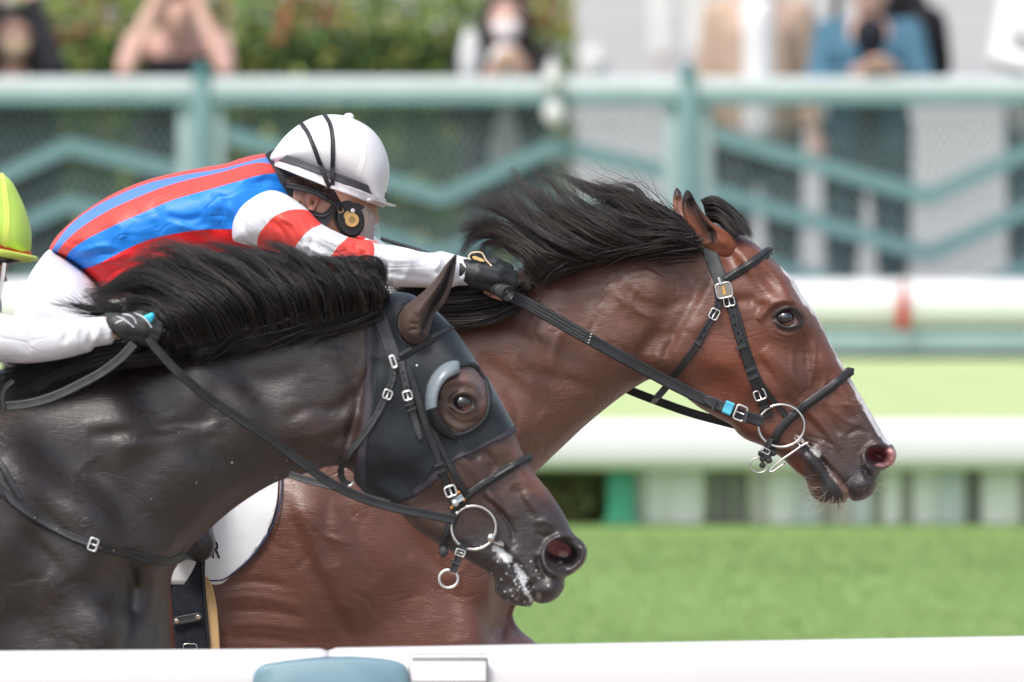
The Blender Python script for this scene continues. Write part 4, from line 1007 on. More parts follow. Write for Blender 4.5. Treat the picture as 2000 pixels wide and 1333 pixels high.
ear('ear', [(891, 497), (891, 516), (887, 540), (880, 566), (866, 594), (850, 612), (842, 634), (836, 658), (818, 672), (798, 668), (782, 650), (777, 628), (788, 602), (815, 580), (846, 552), (868, 520), (880, 506)],
    18.925, [(885, 520, .008, 10), (860, 570, .018, 16), (815, 640, .036, 26)],
    [('s', [(888, 505), (878, 535), (866, 565), (850, 592), (836, 618), (825, 650)], 7, -.014), ('s', [(880, 515), (860, 552), (835, 585), (812, 615)], 9, .007), ('s', [(889, 530), (878, 575), (858, 605)], 4, .005), ('s', [(800, 632), (818, 634)], 3, -.004), ('s', [(798, 645), (816, 643)], 3, -.004)],
    ear_b, HK, kear_col, 3.0)
ear('ear', [(884, 506), (884, 540), (874, 570), (858, 600), (845, 640), (815, 650), (795, 620), (815, 585), (848, 548)], 19.07, [(880, 520, .008, 10), (815, 620, .028, 22)], [], coat_k, HK, kear_col)
horse_eye(SK, 903, 785, 17.5, HK)

# hood
HD = thing('blinker_hood', P(850, 780, 18.9), 'black stretch hood with a half cup blinker round the dark horse\'s eye', 'hood')
cloth_k = mat('hood_cloth', (.010, .014, .018), .55, .4, var=.25, vscale=14, bump=.6, bscale=700, bump2=.5, b2scale=30, sheen=.25, sheen_rgb=(.6, .75, .85))
cloth_b = mat('hood_binding', (.050, .044, .058), .6, .35, bump=.4, bscale=700)
SK.shell('hood', hood_poly, .0035, cloth_k, HD, holes=[eye_hole, ear_hole], mats=[cloth_k, cloth_b], regions=[(1, band1), (1, [(708, 585), (722, 585), (727, 660), (728, 780), (716, 880), (712, 945), (690, 945), (694, 860), (706, 700)])])
for sp in ([(724, 606), (735, 660), (738, 720), (730, 790), (718, 860), (714, 910), (724, 950), (758, 972)], [(838, 640), (862, 672), (885, 702)], [(868, 862), (850, 900), (822, 945)]):
    tube_px('hood_seam', [(a, b, (SK.hit(a, b) or 18.95) - .0062) for a, b in cr(sp, 10)], 1.3, 18.9, mat('seam_cloth', (.022, .026, .032), .6, .4, bump=.5, bscale=800), HD, seg=6)
# blinker cup: a half round wall standing out from the hood
def cup():
    c = cr([(928, 716), (905, 704), (878, 706), (855, 720), (838, 745), (831, 780), (835, 815), (850, 842), (872, 858), (893, 864)], 4)
    ci = cr([(899, 727), (886, 733), (872, 742), (860, 758), (854, 780), (854, 800), (862, 820), (874, 834), (886, 844)], 4)
    n = 40; t = np.linspace(0, 1, n)
    def rs(p): L = np.r_[0, np.cumsum(np.hypot(*np.diff(p, axis=0).T))] ; L /= L[-1]; return np.c_[np.interp(t, L, p[:, 0]), np.interp(t, L, p[:, 1])]
    o_, i_ = rs(c[8:]), rs(ci)
    D = np.array([SK.hit(a, b) or 18.95 for a, b in o_]); D = smooth1(D, 6)
    env = np.sin(np.clip(t * 1.06, 0, 1) * math.pi) ** .45
    rows = []
    for (q, dz) in ((o_, -.004), (o_, -.012), ((o_ * .75 + i_ * .25), -.030), ((o_ * .35 + i_ * .65), -.040), (i_, -.041), (i_, -.037), ((o_ * .4 + i_ * .6), -.034), ((o_ * .8 + i_ * .2), -.022), (o_ * .97 + i_ * .03, -.006)):
        rows.append(P(q[:, 0], q[:, 1], D + dz * (.45 + .55 * env)))
    v = np.stack(rows, 1); k = len(rows)
    f = grid_faces(n, k, False, True) + [tuple(range(k)), tuple(reversed([(n - 1) * k + j for j in range(k)]))]
    fi = [1 if (q[0] // k) > n * .56 else 0 for q in f]  # upper part paler: the sky's reflection is put into its colour
    mkobj('blinker_cup', v.reshape(-1, 3), f, None, HD, mats=[mat('cup_sky_sheen', (.20, .24, .27), .3, .5, var=.15, vscale=30, bump=.2, bscale=200), mat('cup_plastic_black', (.012, .014, .016), .3, .5)], midx=fi)
    tube_px('cup_seam', [(a, b, d - .006) for (a, b), d in list(zip(o_, D))[::2]], 3.2, 19, mat('seam_cloth', (.022, .026, .032), .6, .4, bump=.5, bscale=800), HD)
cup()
tube_px('eye_opening_binding', [(a, b, (SK.hit(a, b) or 18.98) - .006) for a, b in cr(eye_hole, 9, True)[::1]], 3.6, 19, mat('seam_cloth'), HD, close=True)
tube_px('ear_opening_binding', [(a, b, (SK.hit(a, b) or 18.98) - .006) for a, b in cr(ear_hole, 9, True)], 2.6, 19, mat('seam_cloth'), HD, close=True)
MB().ell(P(814, 715, SK.hit(814, 715) - .004), (.0035, .002, .0028), None, 10, 6).done('hood_stud', steel_w, HD)
# ================================================================== tack on the bay
BR = thing('bridle', P(1450, 680, 19.9), 'black leather bridle with a square number plate on the bay horse\'s head', 'bridle')
strap('headpiece', [(1366, 452), (1374, 470), (1387, 496), (1399, 526), (1411, 556)], 28, SB, leather_w, BR, thick=.0028)
strap('browband', [(1414, 547), (1440, 532), (1470, 513), (1494, 496), (1503, 490)], 17, SB, leather, BR, rolled='pad', thick=.004, wrap=SB)
o, pth = strap('throat_latch', [(1400, 560), (1403, 580), (1402, 597), (1393, 618), (1378, 643), (1360, 676), (1337, 708), (1316, 736), (1298, 760), (1281, 779)], 14, SB, leather, BR, thick=.0028, lift=.003)
studs('punch_hole', pth, (.10, .17, .36, .42), 1.7, holem, o)
frame_px('buckle', 1395, 614, 20, 17, 118, SB.hit(1395, 614) - .007, 1.6, steel_w, BR)
MB().tube([V(P(1281, 779, 19.91)), V(P(1277, 786, 19.97)), V(P(1283, 780, 20.03))], .006, 8, flat=.4).done('throat_latch_loop', leather_w, BR)
strap('keeper', [(1357, 665), (1368, 673)], 9, SB, leather_w, BR, thick=.004, lift=.006)
o, pth = strap('cheekpiece', [(1424, 578), (1430, 605), (1438, 640), (1449, 672), (1460, 708), (1472, 742), (1483, 770), (1494, 798), (1502, 815)], 17, SB, leather, BR, thick=.003, lift=.004)
studs('punch_hole', pth, (.10, .17, .24, .31, .38), 1.9, holem, o)
frame_px('buckle', 1424, 590, 17, 21, 78, SB.hit(1424, 590) - .008, 1.6, steel_w, BR)
frame_px('buckle', 1484, 772, 19, 22, 70, SB.hit(1484, 772) - .010, 1.7, steel_w, BR)
for q in ((1447, 678, 25), (1465, 722, 22), (1471, 737, 22), (1494, 796, 20)): strap('keeper', [(q[0] - 10, q[1] + 4), (q[0] + 10, q[1] - 4)], 6, SB, leather_w, BR, thick=.005, lift=.0065)
strap('noseband_hanger', [(1432, 585), (1444, 625), (1459, 680), (1474, 722), (1490, 755), (1510, 783), (1530, 806), (1542, 820)], 11, SB, leather, BR, thick=.0026, lift=.0022)
strap('noseband', [(1506, 884), (1512, 864), (1521, 843), (1538, 823), (1560, 803), (1590, 780), (1625, 755), (1648, 736), (1662, 725)], 18, SB, leather, BR, rolled='pad', thick=.0036, wrap=SB)
# number plate
PL = SB.hit(1413, 568) - .012
pv = [P(a, b, PL) for a, b in ((1395, 556), (1424, 550), (1433, 578), (1404, 585))]; pv2 = [p + FWD * .003 for p in pv]
o = mkobj('number_plate', np.array(pv + pv2), [(3, 2, 1, 0), (4, 5, 6, 7), (0, 1, 5, 4), (1, 2, 6, 5), (2, 3, 7, 6), (3, 0, 4, 7)], mat('plate_metal', (.33, .30, .27), .3, .5, metal=.6, bump=.2, bscale=90), BR, smooth=False)
text('numeral', '1', 1414, 568.5, PL - .0008, 23, mat('orange_print', (.85, .38, .07), .45, .4), o, ang=-14, font_scale=(1.3, 1))
frame_px('plate_rim', 1414, 567.5, 31, 29, -12, PL - .0004, 1.3, steel_w, BR, prong=False)
strap('plate_tongue', [(1403, 542), (1408, 556)], 6, SB, steel_w, BR, D=PL - .003, thick=.0015)

# bit
BT = thing('bit', P(1526, 832, 19.93), 'steel loose ring bit in the bay horse\'s mouth with a curved hook', 'bit')
Dr = SB.hit(1526, 832) - .010
ring_px('bit_ring', 1526, 832, 45, 41.5, Dr, 2.7, steel, BT)
Dj = SB.hit(1562, 858) - .012
MB().tube([V(P(1556, 851, Dj - .004)), V(P(1562, 858, Dj - .003)), V(P(1570, 864, Dj + .004)), V(P(1580, 872, Dj + .022))], [.0055, .0068, .006, .0045], 12).done('bit_cheek', steel, BT)
tube_px('curb_hook', [(1580, 864), (1568, 870), (1545, 886), (1520, 903), (1505, 917), (1502, 922), (1508, 922), (1520, 914), (1534, 905)], 2.3, Dj - .006, steel, BT)
tube_px('curb_link', [(1551, 855), (1556, 863), (1563, 871)], 1.6, Dj - .009, steel, BT)
# ring martingale bits
RL = thing('lip_strap', P(1495, 890, 19.9), 'short black keeper strap with small steel ring under the bay horse\'s chin', 'strap')
strap('strap', [(1506, 857), (1500, 870), (1495, 886)], 12, SB, leather, RL, D=[Dr - .004, Dr - .006, Dr - .006], thick=.003)
frame_px('buckle', 1495, 881, 17, 9, 28, Dr - .010, 1.3, steel_w, RL, prong=False)
mb = MB()
for (a, b, r1, r2) in ((1488, 886, 8, 7), (1498, 892, 9, 8), (1509, 885, 8, 7), (1490, 897, 7, 6), (1502, 900, 7, 6), (1489, 909, 6.5, 6)):
    mb.ell(P(a, b, Dr + random.uniform(-.004, .004)), (r1 / 1000, .005, r2 / 1000), Matrix.Rotation(random.uniform(-.5, .5), 3, 'Y'), 12, 8)
mb.done('knot', leather_w, RL)
ring_px('small_ring', 1482, 909, 17, 14.5, Dr, 1.7, steel, RL, ang=10)

# reins
RN = thing('reins', P(1200, 690, 19.86), 'black reins with braided rubber grip from the gloved hand to the bay\'s bit', 'reins')
o, gp_ = strap('rubber_grip', [(996, 578), (1030, 594), (1075, 619), (1115, 642), (1150, 662)], 25, SB, rubber, RN, D=[19.835, 19.845, 19.85], thick=.0045)
# braid: small raised chevrons along the grip
mb = MB()
for i in range(46):
    q, d, a = along(gp_, .06 + i * .0195); r = math.radians(a); t = np.array([math.cos(r), math.sin(r)]); nn = np.array([-math.sin(r), math.cos(r)])
    for sgn in (-1, 1):
        for lane in (-6.2, 0.2, 6.4):
            c0 = q + nn * (lane + sgn * 1.6); a0 = c0 - t * 2.0 - nn * 1.3 * sgn; b0 = c0 + t * 2.0 + nn * 1.3 * sgn
            mb.tube([V(P(a0[0], a0[1], d - .0045)), V(P(b0[0], b0[1], d - .0045))], .0011, 5)
mb.done('braid', mat('braid_rubber', (.05, .055, .06), .5, .5), RN, kind='stuff')
for k in (-8, -3, 3, 8):
    tube_px('stitch', [(1149 + k * .35 + 1.5, 662 - k * 1.05), (1151 + k * .35 + 3, 660.5 - k * 1.05)], .9, 19.843, mat('white_thread', (.7, .7, .7), .8), RN)
o, rp = strap('rein', [(1150, 662), (1200, 690), (1250, 717), (1300, 744), (1340, 764), (1375, 781), (1400, 792), (1430, 804), (1460, 815), (1490, 824)], 23, SB, leather, RN, D=[19.853, 19.86, 19.875, 19.885, 19.885, 19.89], thick=.003)
strap('rein_tongue', [(1372, 777), (1385, 783), (1400, 790), (1440, 805)], 21, SB, leather_w, RN, D=[19.878, 19.8805], thick=.003, taper=([0, .08, .22, 1], [.1, .7, 1, 1]))
strap('blue_tape', [(1414, 794), (1430, 800.5)], 26, SB, mat('blue_tape', (.10, .50, .68), .5, .4, bump=.3, bscale=300), RN, D=19.876, thick=.0045)
frame_px('buckle', 1446, 807, 21, 29, 22, 19.875, 2.0, steel_w, RN)
strap('keeper', [(1454, 800), (1448, 825)] if False else [(1459, 803), (1453, 826)], 8, SB, leather_w, RN, D=19.874, thick=.004)
strap('keeper', [(1398, 780), (1391, 801)], 5, SB, leather_w, RN, D=19.872, thick=.004)
o, _p = strap('rein', [(1150, 715), (1190, 742), (1224, 760), (1290, 786), (1350, 807), (1412, 824), (1470, 838)], 17, SB, leather, RN, D=[20.13, 20.12, 20.10, 20.09], thick=.003)
tag(o, 'off side rein crossing behind the throat')

# saddle cloth, girth
cloth_w = mat('white_cloth', (.78, .80, .83), .75, .2, var=.03, vscale=6, bump=.5, bscale=400, stretch=(.25, 1, 3.0))
SCm = thing('saddle_cloth', P(470, 1000, 19.75), 'white saddle cloth with black letter on the bay horse\'s flank', 'cloth')
sc_poly = [(250, 760), (400, 740), (505, 790), (540, 860), (550, 935), (548, 975), (536, 1020), (515, 1058), (488, 1092), (458, 1118), (435, 1133), (400, 1134), (330, 1134), (240, 1130)]
SB.shell('cloth', sc_poly, .006, cloth_w, SCm, nearonly=True, smoothit=12)
pz = cr(sc_poly[3:12], 5)
tube_px('piping', [(a, b, (SB.hit(a, b) or 19.75) - .008) for a, b in pz[::2]], 1.7, 19.7, mat('navy_piping', (.02, .04, .10), .6), SCm)
o = text('letter', 'R', 421, 1076, SB.hit(421, 1076) - .0095, 46, mat('black_print', (.02, .02, .025), .7), SCm, font_scale=(.62, 1))
GI = thing('girth', P(370, 1180, 19.74), 'black elastic girth with riveted leather tab and tan pad round the bay\'s belly', 'girth')
web = mat('elastic_web', (.018, .020, .030), .8, .3, var=.3, vscale=60, bump=1.0, bscale=260, stretch=(1, 1, 1))
Dg = SB.hit(370, 1180)
def panel(name, poly, D, th, m, parent, ns=1):
    q = cr(poly, 6, True) if ns else np.array(poly, float); n = len(q)
    cen = q.mean(0)
    a = [P(x, y, D) for x, y in q]; a2 = [P(cen[0] + (x - cen[0]) * .985, cen[1] + (y - cen[1]) * .985, D - th) for x, y in q]
    return mkobj(name, np.array(a + a2), [tuple(range(n)), tuple(reversed(range(n, 2 * n)))] + [(i, n + i, n + (i + 1) % n, (i + 1) % n) for i in range(n)], m, parent, smooth=False)
strap('elastic_band', [(368, 1085), (367, 1150), (371, 1210), (376, 1270), (385, 1340), (400, 1440)], 66, SB, web, GI, D=[Dg - .012, Dg - .010, Dg - .004, Dg + .02], thick=.004)
strap('band_edge', [(396, 1098), (399, 1150), (403, 1200), (409, 1270), (416, 1340)], 6, SB, leather, GI, D=[Dg - .016, Dg - .014, Dg - .010], thick=.003)
strap('tan_pad', [(402, 1128), (411, 1170), (415, 1215), (418, 1270), (424, 1340), (435, 1440)], 24, SB, mat('tan_suede', (.66, .44, .22), .7, .2, var=.1, vscale=12, bump=.4, bscale=300), GI, D=[Dg - .007, Dg - .005, Dg + .02], thick=.004, taper=([0, .06, .2, .4, 1], [.35, .7, .9, 1, .9]))
o, tp_ = strap('leather_tab', [(337, 1217), (352, 1212), (378, 1207), (394, 1204)], 17, SB, leather_w, GI, D=Dg - .019, thick=.003, taper=([0, .08, .92, 1], [.55, 1, 1, .55]))
for q in ((345, 1214), (387, 1206)): MB().ell(P(q[0], q[1], Dg - .024), (.0050, .0025, .0050), None, 14, 8).done('rivet', mat('copper_rivet', (.62, .46, .40), .35, .5, metal=.8), o)
frame_px('d_ring', 371, 1268, 20, 26, 90, Dg - .020, 1.3, steel, GI, prong=False)

# ================================================================== tack on the dark horse
B2 = thing('bridle', P(830, 780, 18.9), 'black leather bridle over the black hood of the dark horse in front', 'bridle')
strap('headpiece', [(728, 584), (733, 594), (743, 622), (756, 658), (768, 692), (772, 706)], 26, SK, leather_w, B2, thick=.003, lift=.006)
strap('browband', [(778, 698), (800, 686), (835, 666), (865, 650), (879, 643)], 16, SK, leather, B2, rolled='pad', thick=.004, lift=.0065, wrap=SK)
frame_px('slide', 768, 707, 23, 9, 72, SK.hit(768, 707) - .014, 2.6, steel_w, B2, prong=False)
o, pth = strap('throat_latch', [(766, 716), (768, 735), (763, 752), (755, 772), (744, 795), (730, 820), (712, 848), (692, 874), (676, 895), (666, 915), (666, 932), (674, 944), (684, 948)], 13, SK, leather_w, B2, thick=.0028, lift=.007)
studs('punch_hole', pth, (.06, .11, .16, .32), 1.5, holem, o)
frame_px('buckle', 757, 771, 17, 16, 112, SK.hit(757, 771) - .015, 1.8, steel_w, B2)
tube_px('throat_latch_hook', [(679, 950), (686, 948), (691, 940)], 2.4, 18.93, steel_w, B2)
o, pth = strap('cheekpiece', [(783, 706), (788, 730), (793, 752), (798, 775), (806, 805), (814, 835), (821, 858)], 14, SK, leather_w, B2, thick=.003, lift=.009, taper=([0, .9, 1], [1, 1, .6]))
studs('punch_hole', pth, (.14, .24, .34), 1.6, holem, o)
frame_px('buckle', 796, 773, 17, 17, 75, SK.hit(796, 773) - .018, 1.8, steel_w, B2)
for q in ((800, 790), (804, 800), (857, 908), (861, 921)): strap('keeper', [(q[0] - 9, q[1] + 3), (q[0] + 9, q[1] - 4)], 5, SK, leather_w, B2, thick=.005, lift=.013)
strap('lower_cheekpiece', [(800, 726), (812, 765), (824, 808), (838, 848), (850, 880), (862, 918), (874, 948), (884, 972), (892, 998)], 15, SK, leather, B2, thick=.003, lift=.007)
strap('noseband_hanger', [(796, 718), (820, 780), (842, 832), (868, 888), (892, 934), (911, 966)], 12, SK, leather, B2, thick=.0026, lift=.006)
strap('noseband', [(866, 1076), (868, 1056), (874, 1038), (886, 1010), (900, 984), (920, 964), (950, 943), (990, 918), (1020, 901), (1034, 895)], 17, SK, leather, B2, rolled='pad', thick=.0036, lift=.003, wrap=SK)
MB().ell(P(866, 1078, 18.93), (.009, .008, .011), None, 14, 8).done('noseband_knob', leather_w, B2)
frame_px('buckle', 880, 960, 20, 21, 70, SK.hit(880, 960) - .016, 2.1, steel_w, B2)
strap('tape_band', [(884, 983), (904, 970)], 13, SK, mat('pale_tape', (.42, .50, .56), .5), B2, thick=.004, lift=.015)
for q in ((889, 983, 7.5), (893, 1003, 3.4)): MB().ell(P(q[0], q[1], SK.hit(q[0], q[1]) - .018), (q[2] / 1050, q[2] / 1500, q[2] / 1050), None, 16, 10).done('rivet_ball', steel_w, B2)
for q in ((882, 992), (896, 962), (906, 977)): MB().ell(P(q[0], q[1], SK.hit(q[0], q[1]) - .018), (.0028, .002, .0028), None, 8, 6).done('orange_mark', mat('orange_dot', (.65, .25, .04), .6), B2)
BT2 = thing('bit', P(925, 1031, 18.93), 'steel ring bit in the dark horse\'s foaming mouth', 'bit')
Dr2 = SK.hit(925, 1031) - .010
ring_px('bit_ring', 925, 1031, 43.5, 42.5, Dr2, 3.1, steel, BT2)
Dj = SK.hit(960, 1054) - .012
MB().ell(P(959, 1051, Dj), (.0088, .008, .0085), None, 20, 12).done('bit_ball', steel, BT2)
MB().tube([V(P(962, 1054, Dj)), V(P(972, 1058, Dj + .004)), V(P(982, 1064, Dj + .02))], [.0065, .006, .004], 12).done('mouthpiece_end', steel, BT2)
L2 = thing('lip_strap', P(890, 1100, 18.92), 'hanging black tab with a steel ring below the dark horse\'s bit', 'strap')
strap('keeper', [(899, 1062), (911, 1072)], 16, SK, leather, L2, D=Dr2 - .004, thick=.005)
strap('tab', [(903, 1072), (896, 1088), (890, 1102), (884, 1118)], 14, SK, leather, L2, D=Dr2 - .004, thick=.004)
frame_px('buckle', 899, 1080, 18, 12, 18, Dr2 - .010, 1.4, steel_w, L2)
strap('keeper', [(881, 1096), (899, 1103)], 6, SK, leather_w, L2, D=Dr2 - .008, thick=.004)
ring_px('hanging_ring', 876, 1131, 18.5, 17.5, Dr2 - .002, 2.8, steel_w, L2)
R2 = thing('reins', P(550, 860, 18.8), 'black leather reins crossing the dark horse\'s neck up to the gloved fist', 'reins')
strap('rein', [(288, 660), (312, 690), (347, 727), (378, 754), (410, 780), (473, 822), (520, 852), (560, 882), (600, 912), (640, 940), (680, 962), (720, 978), (770, 992), (830, 1004), (888, 1016)], 18, SK, leather, R2, D=[18.76, 18.765, 18.80, 18.82, 18.85, 18.87, 18.885, 18.89, 18.90], thick=.0035)
strap('rein', [(566, 927), (600, 938), (640, 948), (680, 960), (720, 974), (760, 985)], 15, SK, leather_w, R2, D=[18.93, 18.90, 18.895], thick=.003)
strap('rein_end', [(262, 672), (240, 696), (221, 712), (195, 730), (170, 744), (126, 766), (90, 780), (50, 790), (8, 794)], 18, SK, leather_w, R2, D=[18.72, 18.73, 18.74, 18.735], thick=.0035)
strap('rein_end', [(9, 800), (4, 780), (10, 758), (26, 744)], 9, SK, leather, R2, D=18.73, thick=.003)
B3 = thing('breast_strap', P(180, 1060, 18.7), 'black breast strap with one silver buckle across the dark horse\'s chest', 'strap')
strap('strap', [(-60, 895), (-20, 935), (10, 966), (40, 992), (72, 1014), (105, 1032), (140, 1049), (180, 1064), (215, 1074), (250, 1082), (295, 1094), (330, 1097), (352, 1090), (362, 1082)], 17, SK, leather, B3, thick=.0035, lift=.004)
strap('strap_end', [(6, 958), (30, 984), (60, 1006), (95, 1026), (140, 1048), (190, 1067)], 14, SK, leather_w, B3, thick=.004, lift=.007, taper=([0, .1, 1], [.4, 1, 1]))
strap('upper_strap', [(-40, 860), (0, 905), (20, 940), (40, 975)], 13, SK, leather, B3, thick=.003, lift=.003)
frame_px('buckle', 182, 1064, 16, 24, 20, (SK.hit(182, 1064) or 18.7) - .014, 2.0, steel_w, B3)
for q in ((68, 1012), (110, 1034), (196, 1070), (222, 1076)): MB().ell(P(q[0], q[1], (SK.hit(*q) or 18.7) - .012), (.0014, .001, .0014), None, 6, 5).done('stitch_dot', mat('brass_dot', (.5, .42, .25), .4, metal=.8), B3)
# water drops flung on the dark neck
# ================================================================== riders
skin = mat('skin', (.52, .29, .20), .5, .4, var=.06, vscale=30, bump=.25, bscale=300)
skin_c = mat('skin_tinted', rough=.5, spec=.4, vcol='coat', var=.05, vscale=40, bump=.25, bscale=350)
fab = dict(ridge=.5, rscale=8, rough=.46, spec=.4, bump=.25, bscale=500, var=.04, vscale=10, bump2=.7, b2scale=16)
f_blue = mat('silk_blue', (.015, .23, .78), **fab); f_blue2 = mat('silk_pale_blue', (.10, .24, .68), **fab); f_red = mat('silk_red', (.80, .018, .022), **fab); f_red2 = mat('silk_coral', (.80, .075, .06), **fab)
f_white = mat('silk_white', (.68, .69, .73), **fab); f_navy = mat('silk_navy', (.01, .025, .12), **fab)
breech = mat('breeches_white', (.70, .70, .75), .6, .3, bump=.4, bscale=400, var=.02)
blackp = mat('black_plastic', (.012, .012, .014), .35, .5)
glove_m = mat('glove_leather', (.014, .016, .018), .5, .45, bump=.6, bscale=260, var=.3, vscale=50)
helm_w = mat('helmet_cover', (.77, .77, .79), .38, .5, bump=.3, bscale=260, var=.02)
helm_s = mat('helmet_seam', (.86, .86, .86), .3, .5)
band_g = mat('helmet_band', (.07, .072, .08), .4, .5, bump=.4, bscale=300)
gold = mat('gold', (.62, .40, .17), .35, .5, metal=.85, bump=.2, bscale=400)
gold_d = mat('gold_dull', (.80, .55, .22), .5, .4, metal=.3)

J = thing('person', P(250, 900, 20.0), 'crouched jockey in blue and red striped silks and white helmet riding the bay', 'jockey')
t_out = [(97, 489), (108, 466), (122, 450), (145, 429), (170, 410), (221, 379), (284, 353), (347, 337), (400, 327), (441, 320), (473, 309), (500, 303), (517, 301), (527, 306), (545, 322), (565, 350), (585, 385), (600, 415), (604, 455), (580, 492), (520, 515), (450, 527), (380, 545), (300, 562), (240, 582), (205, 582), (189, 556), (172, 538), (150, 520), (125, 505)]
LA = [(97, 499), (136, 444), (176, 412), (221, 388), (284, 362), (347, 346), (441, 330), (500, 314), (530, 306)]
LB = [(104, 508), (136, 469), (176, 437), (221, 411), (284, 383), (347, 360), (441, 337), (490, 323), (517, 320), (540, 324)]
LC = [(124, 514), (142, 491), (176, 468), (221, 446), (284, 418), (347, 392), (410, 374), (473, 356), (520, 343), (545, 341), (562, 350)]
LD = [(150, 530), (189, 520), (221, 505), (252, 489), (299, 470), (347, 459), (394, 452), (454, 450), (500, 452), (560, 470)]
LE = [(360, 560), (372, 515), (394, 501), (430, 495), (466, 492), (520, 490), (560, 498)]
tw = [(110, 480, .11, 40), (180, 460, .14, 70), (250, 430, .17, 90), (350, 400, .19, 100), (450, 370, .20, 90), (530, 370, .17, 80), (580, 430, .13, 60), (450, 480, .17, 70), (300, 520, .16, 60), (200, 550, .13, 50)]
tops = [('s', [(385, 352), (380, 375), (392, 392)], 5, -.003), ('s', [(350, 440), (390, 452), (420, 446)], 7, .004), ('s', [(330, 425), (370, 432), (400, 425)], 8, -.004), ('s', [(270, 372), (262, 400), (280, 420)], 6, -.002), ('s', [(470, 355), (500, 350), (530, 335)], 7, .004), ('s', [(500, 360), (530, 355), (556, 360)], 6, -.004),
        ('s', [(150, 500), (190, 485), (230, 480)], 5, .004), ('s', [(150, 512), (200, 498), (240, 494)], 4, -.004), ('s', [(170, 520), (215, 512), (262, 494)], 4, .004), ('s', [(190, 548), (230, 530), (262, 520)], 3, -.003), ('s', [(260, 520), (320, 492), (380, 480), (450, 478)], 2.5, -.003),
        ('s', [(420, 380), (440, 400), (435, 430)], 12, -.004), ('s', [(450, 400), (462, 430), (455, 460)], 10, .004), ('s', [(300, 400), (320, 430), (310, 455)], 14, -.003), ('s', [(220, 430), (245, 450), (240, 475)], 12, .003), ('s', [(130, 470), (150, 480), (170, 476)], 6, -.003)]
def lp(a, b): return a + b[::-1]
tops = [(q[0], q[1], q[2] * .85, q[3] * 1.6) for q in tops]
ST = Sheet(t_out, 20.02, tw, tops, step=2.8, fine=[((60, 280), (620, 600), 5.0)], coarse=8, cuts=[LA, LB, LC, LD, LE], ws=40)
def dense(p): return [tuple(q) for q in cr(p, 8)]
T_reg = [(1, dense(t_out[:1]) if False else [(80, 480), (90, 440), (140, 400), (284, 330), (441, 300), (540, 290), (534, 305)] + dense(LA)[::-1]),
         (2, dense(LB) + [(562, 330), (575, 345)] + dense(LC)[::-1]), (3, dense(LD) + dense(LE)[::-1] + [(300, 600), (200, 600), (150, 560)]), (4, dense(LA) + dense(LB)[::-1])]
o = ST.build('jacket', None, J, mats=[f_blue, f_red2, f_red2, f_red, f_blue2, f_navy], regions=None)
def region_fix(S, o, regs):
    cx = S.vpx[S.f].mean(1); mi = np.zeros(len(S.f), int)
    for k, poly in regs: mi[inside(cx[:, 0], cx[:, 1], np.array(poly))] = k
    o.data.polygons.foreach_set('material_index', mi.astype(np.int32)); o.data.update()
region_fix(ST, o, T_reg + [(5, dense(LE) + [(600, 520), (400, 620), (340, 600)])])
J_jacket = o
# blue sliver over the far shoulder
blob('far_shoulder', [('c', P(448, 364, 20.1), .045, P(512, 354, 20.12), .052)], f_blue, J_jacket, .008)

# breeches
b_out = [(99, 487), (112, 496), (130, 506), (150, 520), (172, 537), (189, 555), (215, 590), (260, 640), (320, 700), (370, 770), (385, 820), (350, 850), (290, 820), (220, 790), (120, 760), (40, 740), (0, 700), (15, 650), (24, 622), (35, 590), (50, 553), (70, 518)]
SBr = Sheet(b_out, 20.0, [(100, 520, .13, 50), (60, 620, .17, 80), (150, 650, .20, 90), (300, 760, .22, 60), (180, 570, .15, 50)],
            [('s', [(80, 560), (120, 545), (160, 560)], 7, .004), ('s', [(70, 590), (110, 580), (150, 600)], 8, -.004), ('s', [(60, 600), (110, 610), (180, 640)], 9, .004), ('s', [(99, 500), (90, 530), (60, 580)], 5, .003), ('s', [(130, 520), (120, 560), (140, 600)], 6, -.003), ('s', [(60, 560), (90, 548), (130, 552)], 2, -.002), ('s', [(50, 610), (90, 600), (140, 606)], 2, -.002)],
            step=3, fine=[((0, 480), (230, 700), 5.0)], coarse=10, ws=40)
SBr.build('breeches', breech, J)
blob('riding_boot', [('c', P(370, 800, 19.78), .062, P(375, 960, 19.70), .048), ('c', P(375, 960, 19.70), .046, P(372, 1050, 19.69), .042), ('c', P(372, 1052, 19.69), .042, P(392, 1066, 19.685), .030), ('e', P(388, 1060, 19.685), (.033, .045, .038))], mat('boot_leather', (.018, .018, .020), .35, .5, bump=.3, bscale=120, var=.2), J, .005, 3)
SI = thing('stirrup', P(395, 1050, 19.68), 'polished stirrup iron round the jockey\'s black boot toe', 'stirrup')
ring_px('iron', 396, 1040, 12, 30, 19.69, 3.4, steel, SI, ang=12, Df=lambda t: 19.69 - .045 * math.cos(t) * 0 + .04 * math.sin(t) * .3)
strap('stirrup_leather', [(385, 860), (388, 930), (392, 1005)], 16, SB, leather, SI, D=19.64, thick=.003)

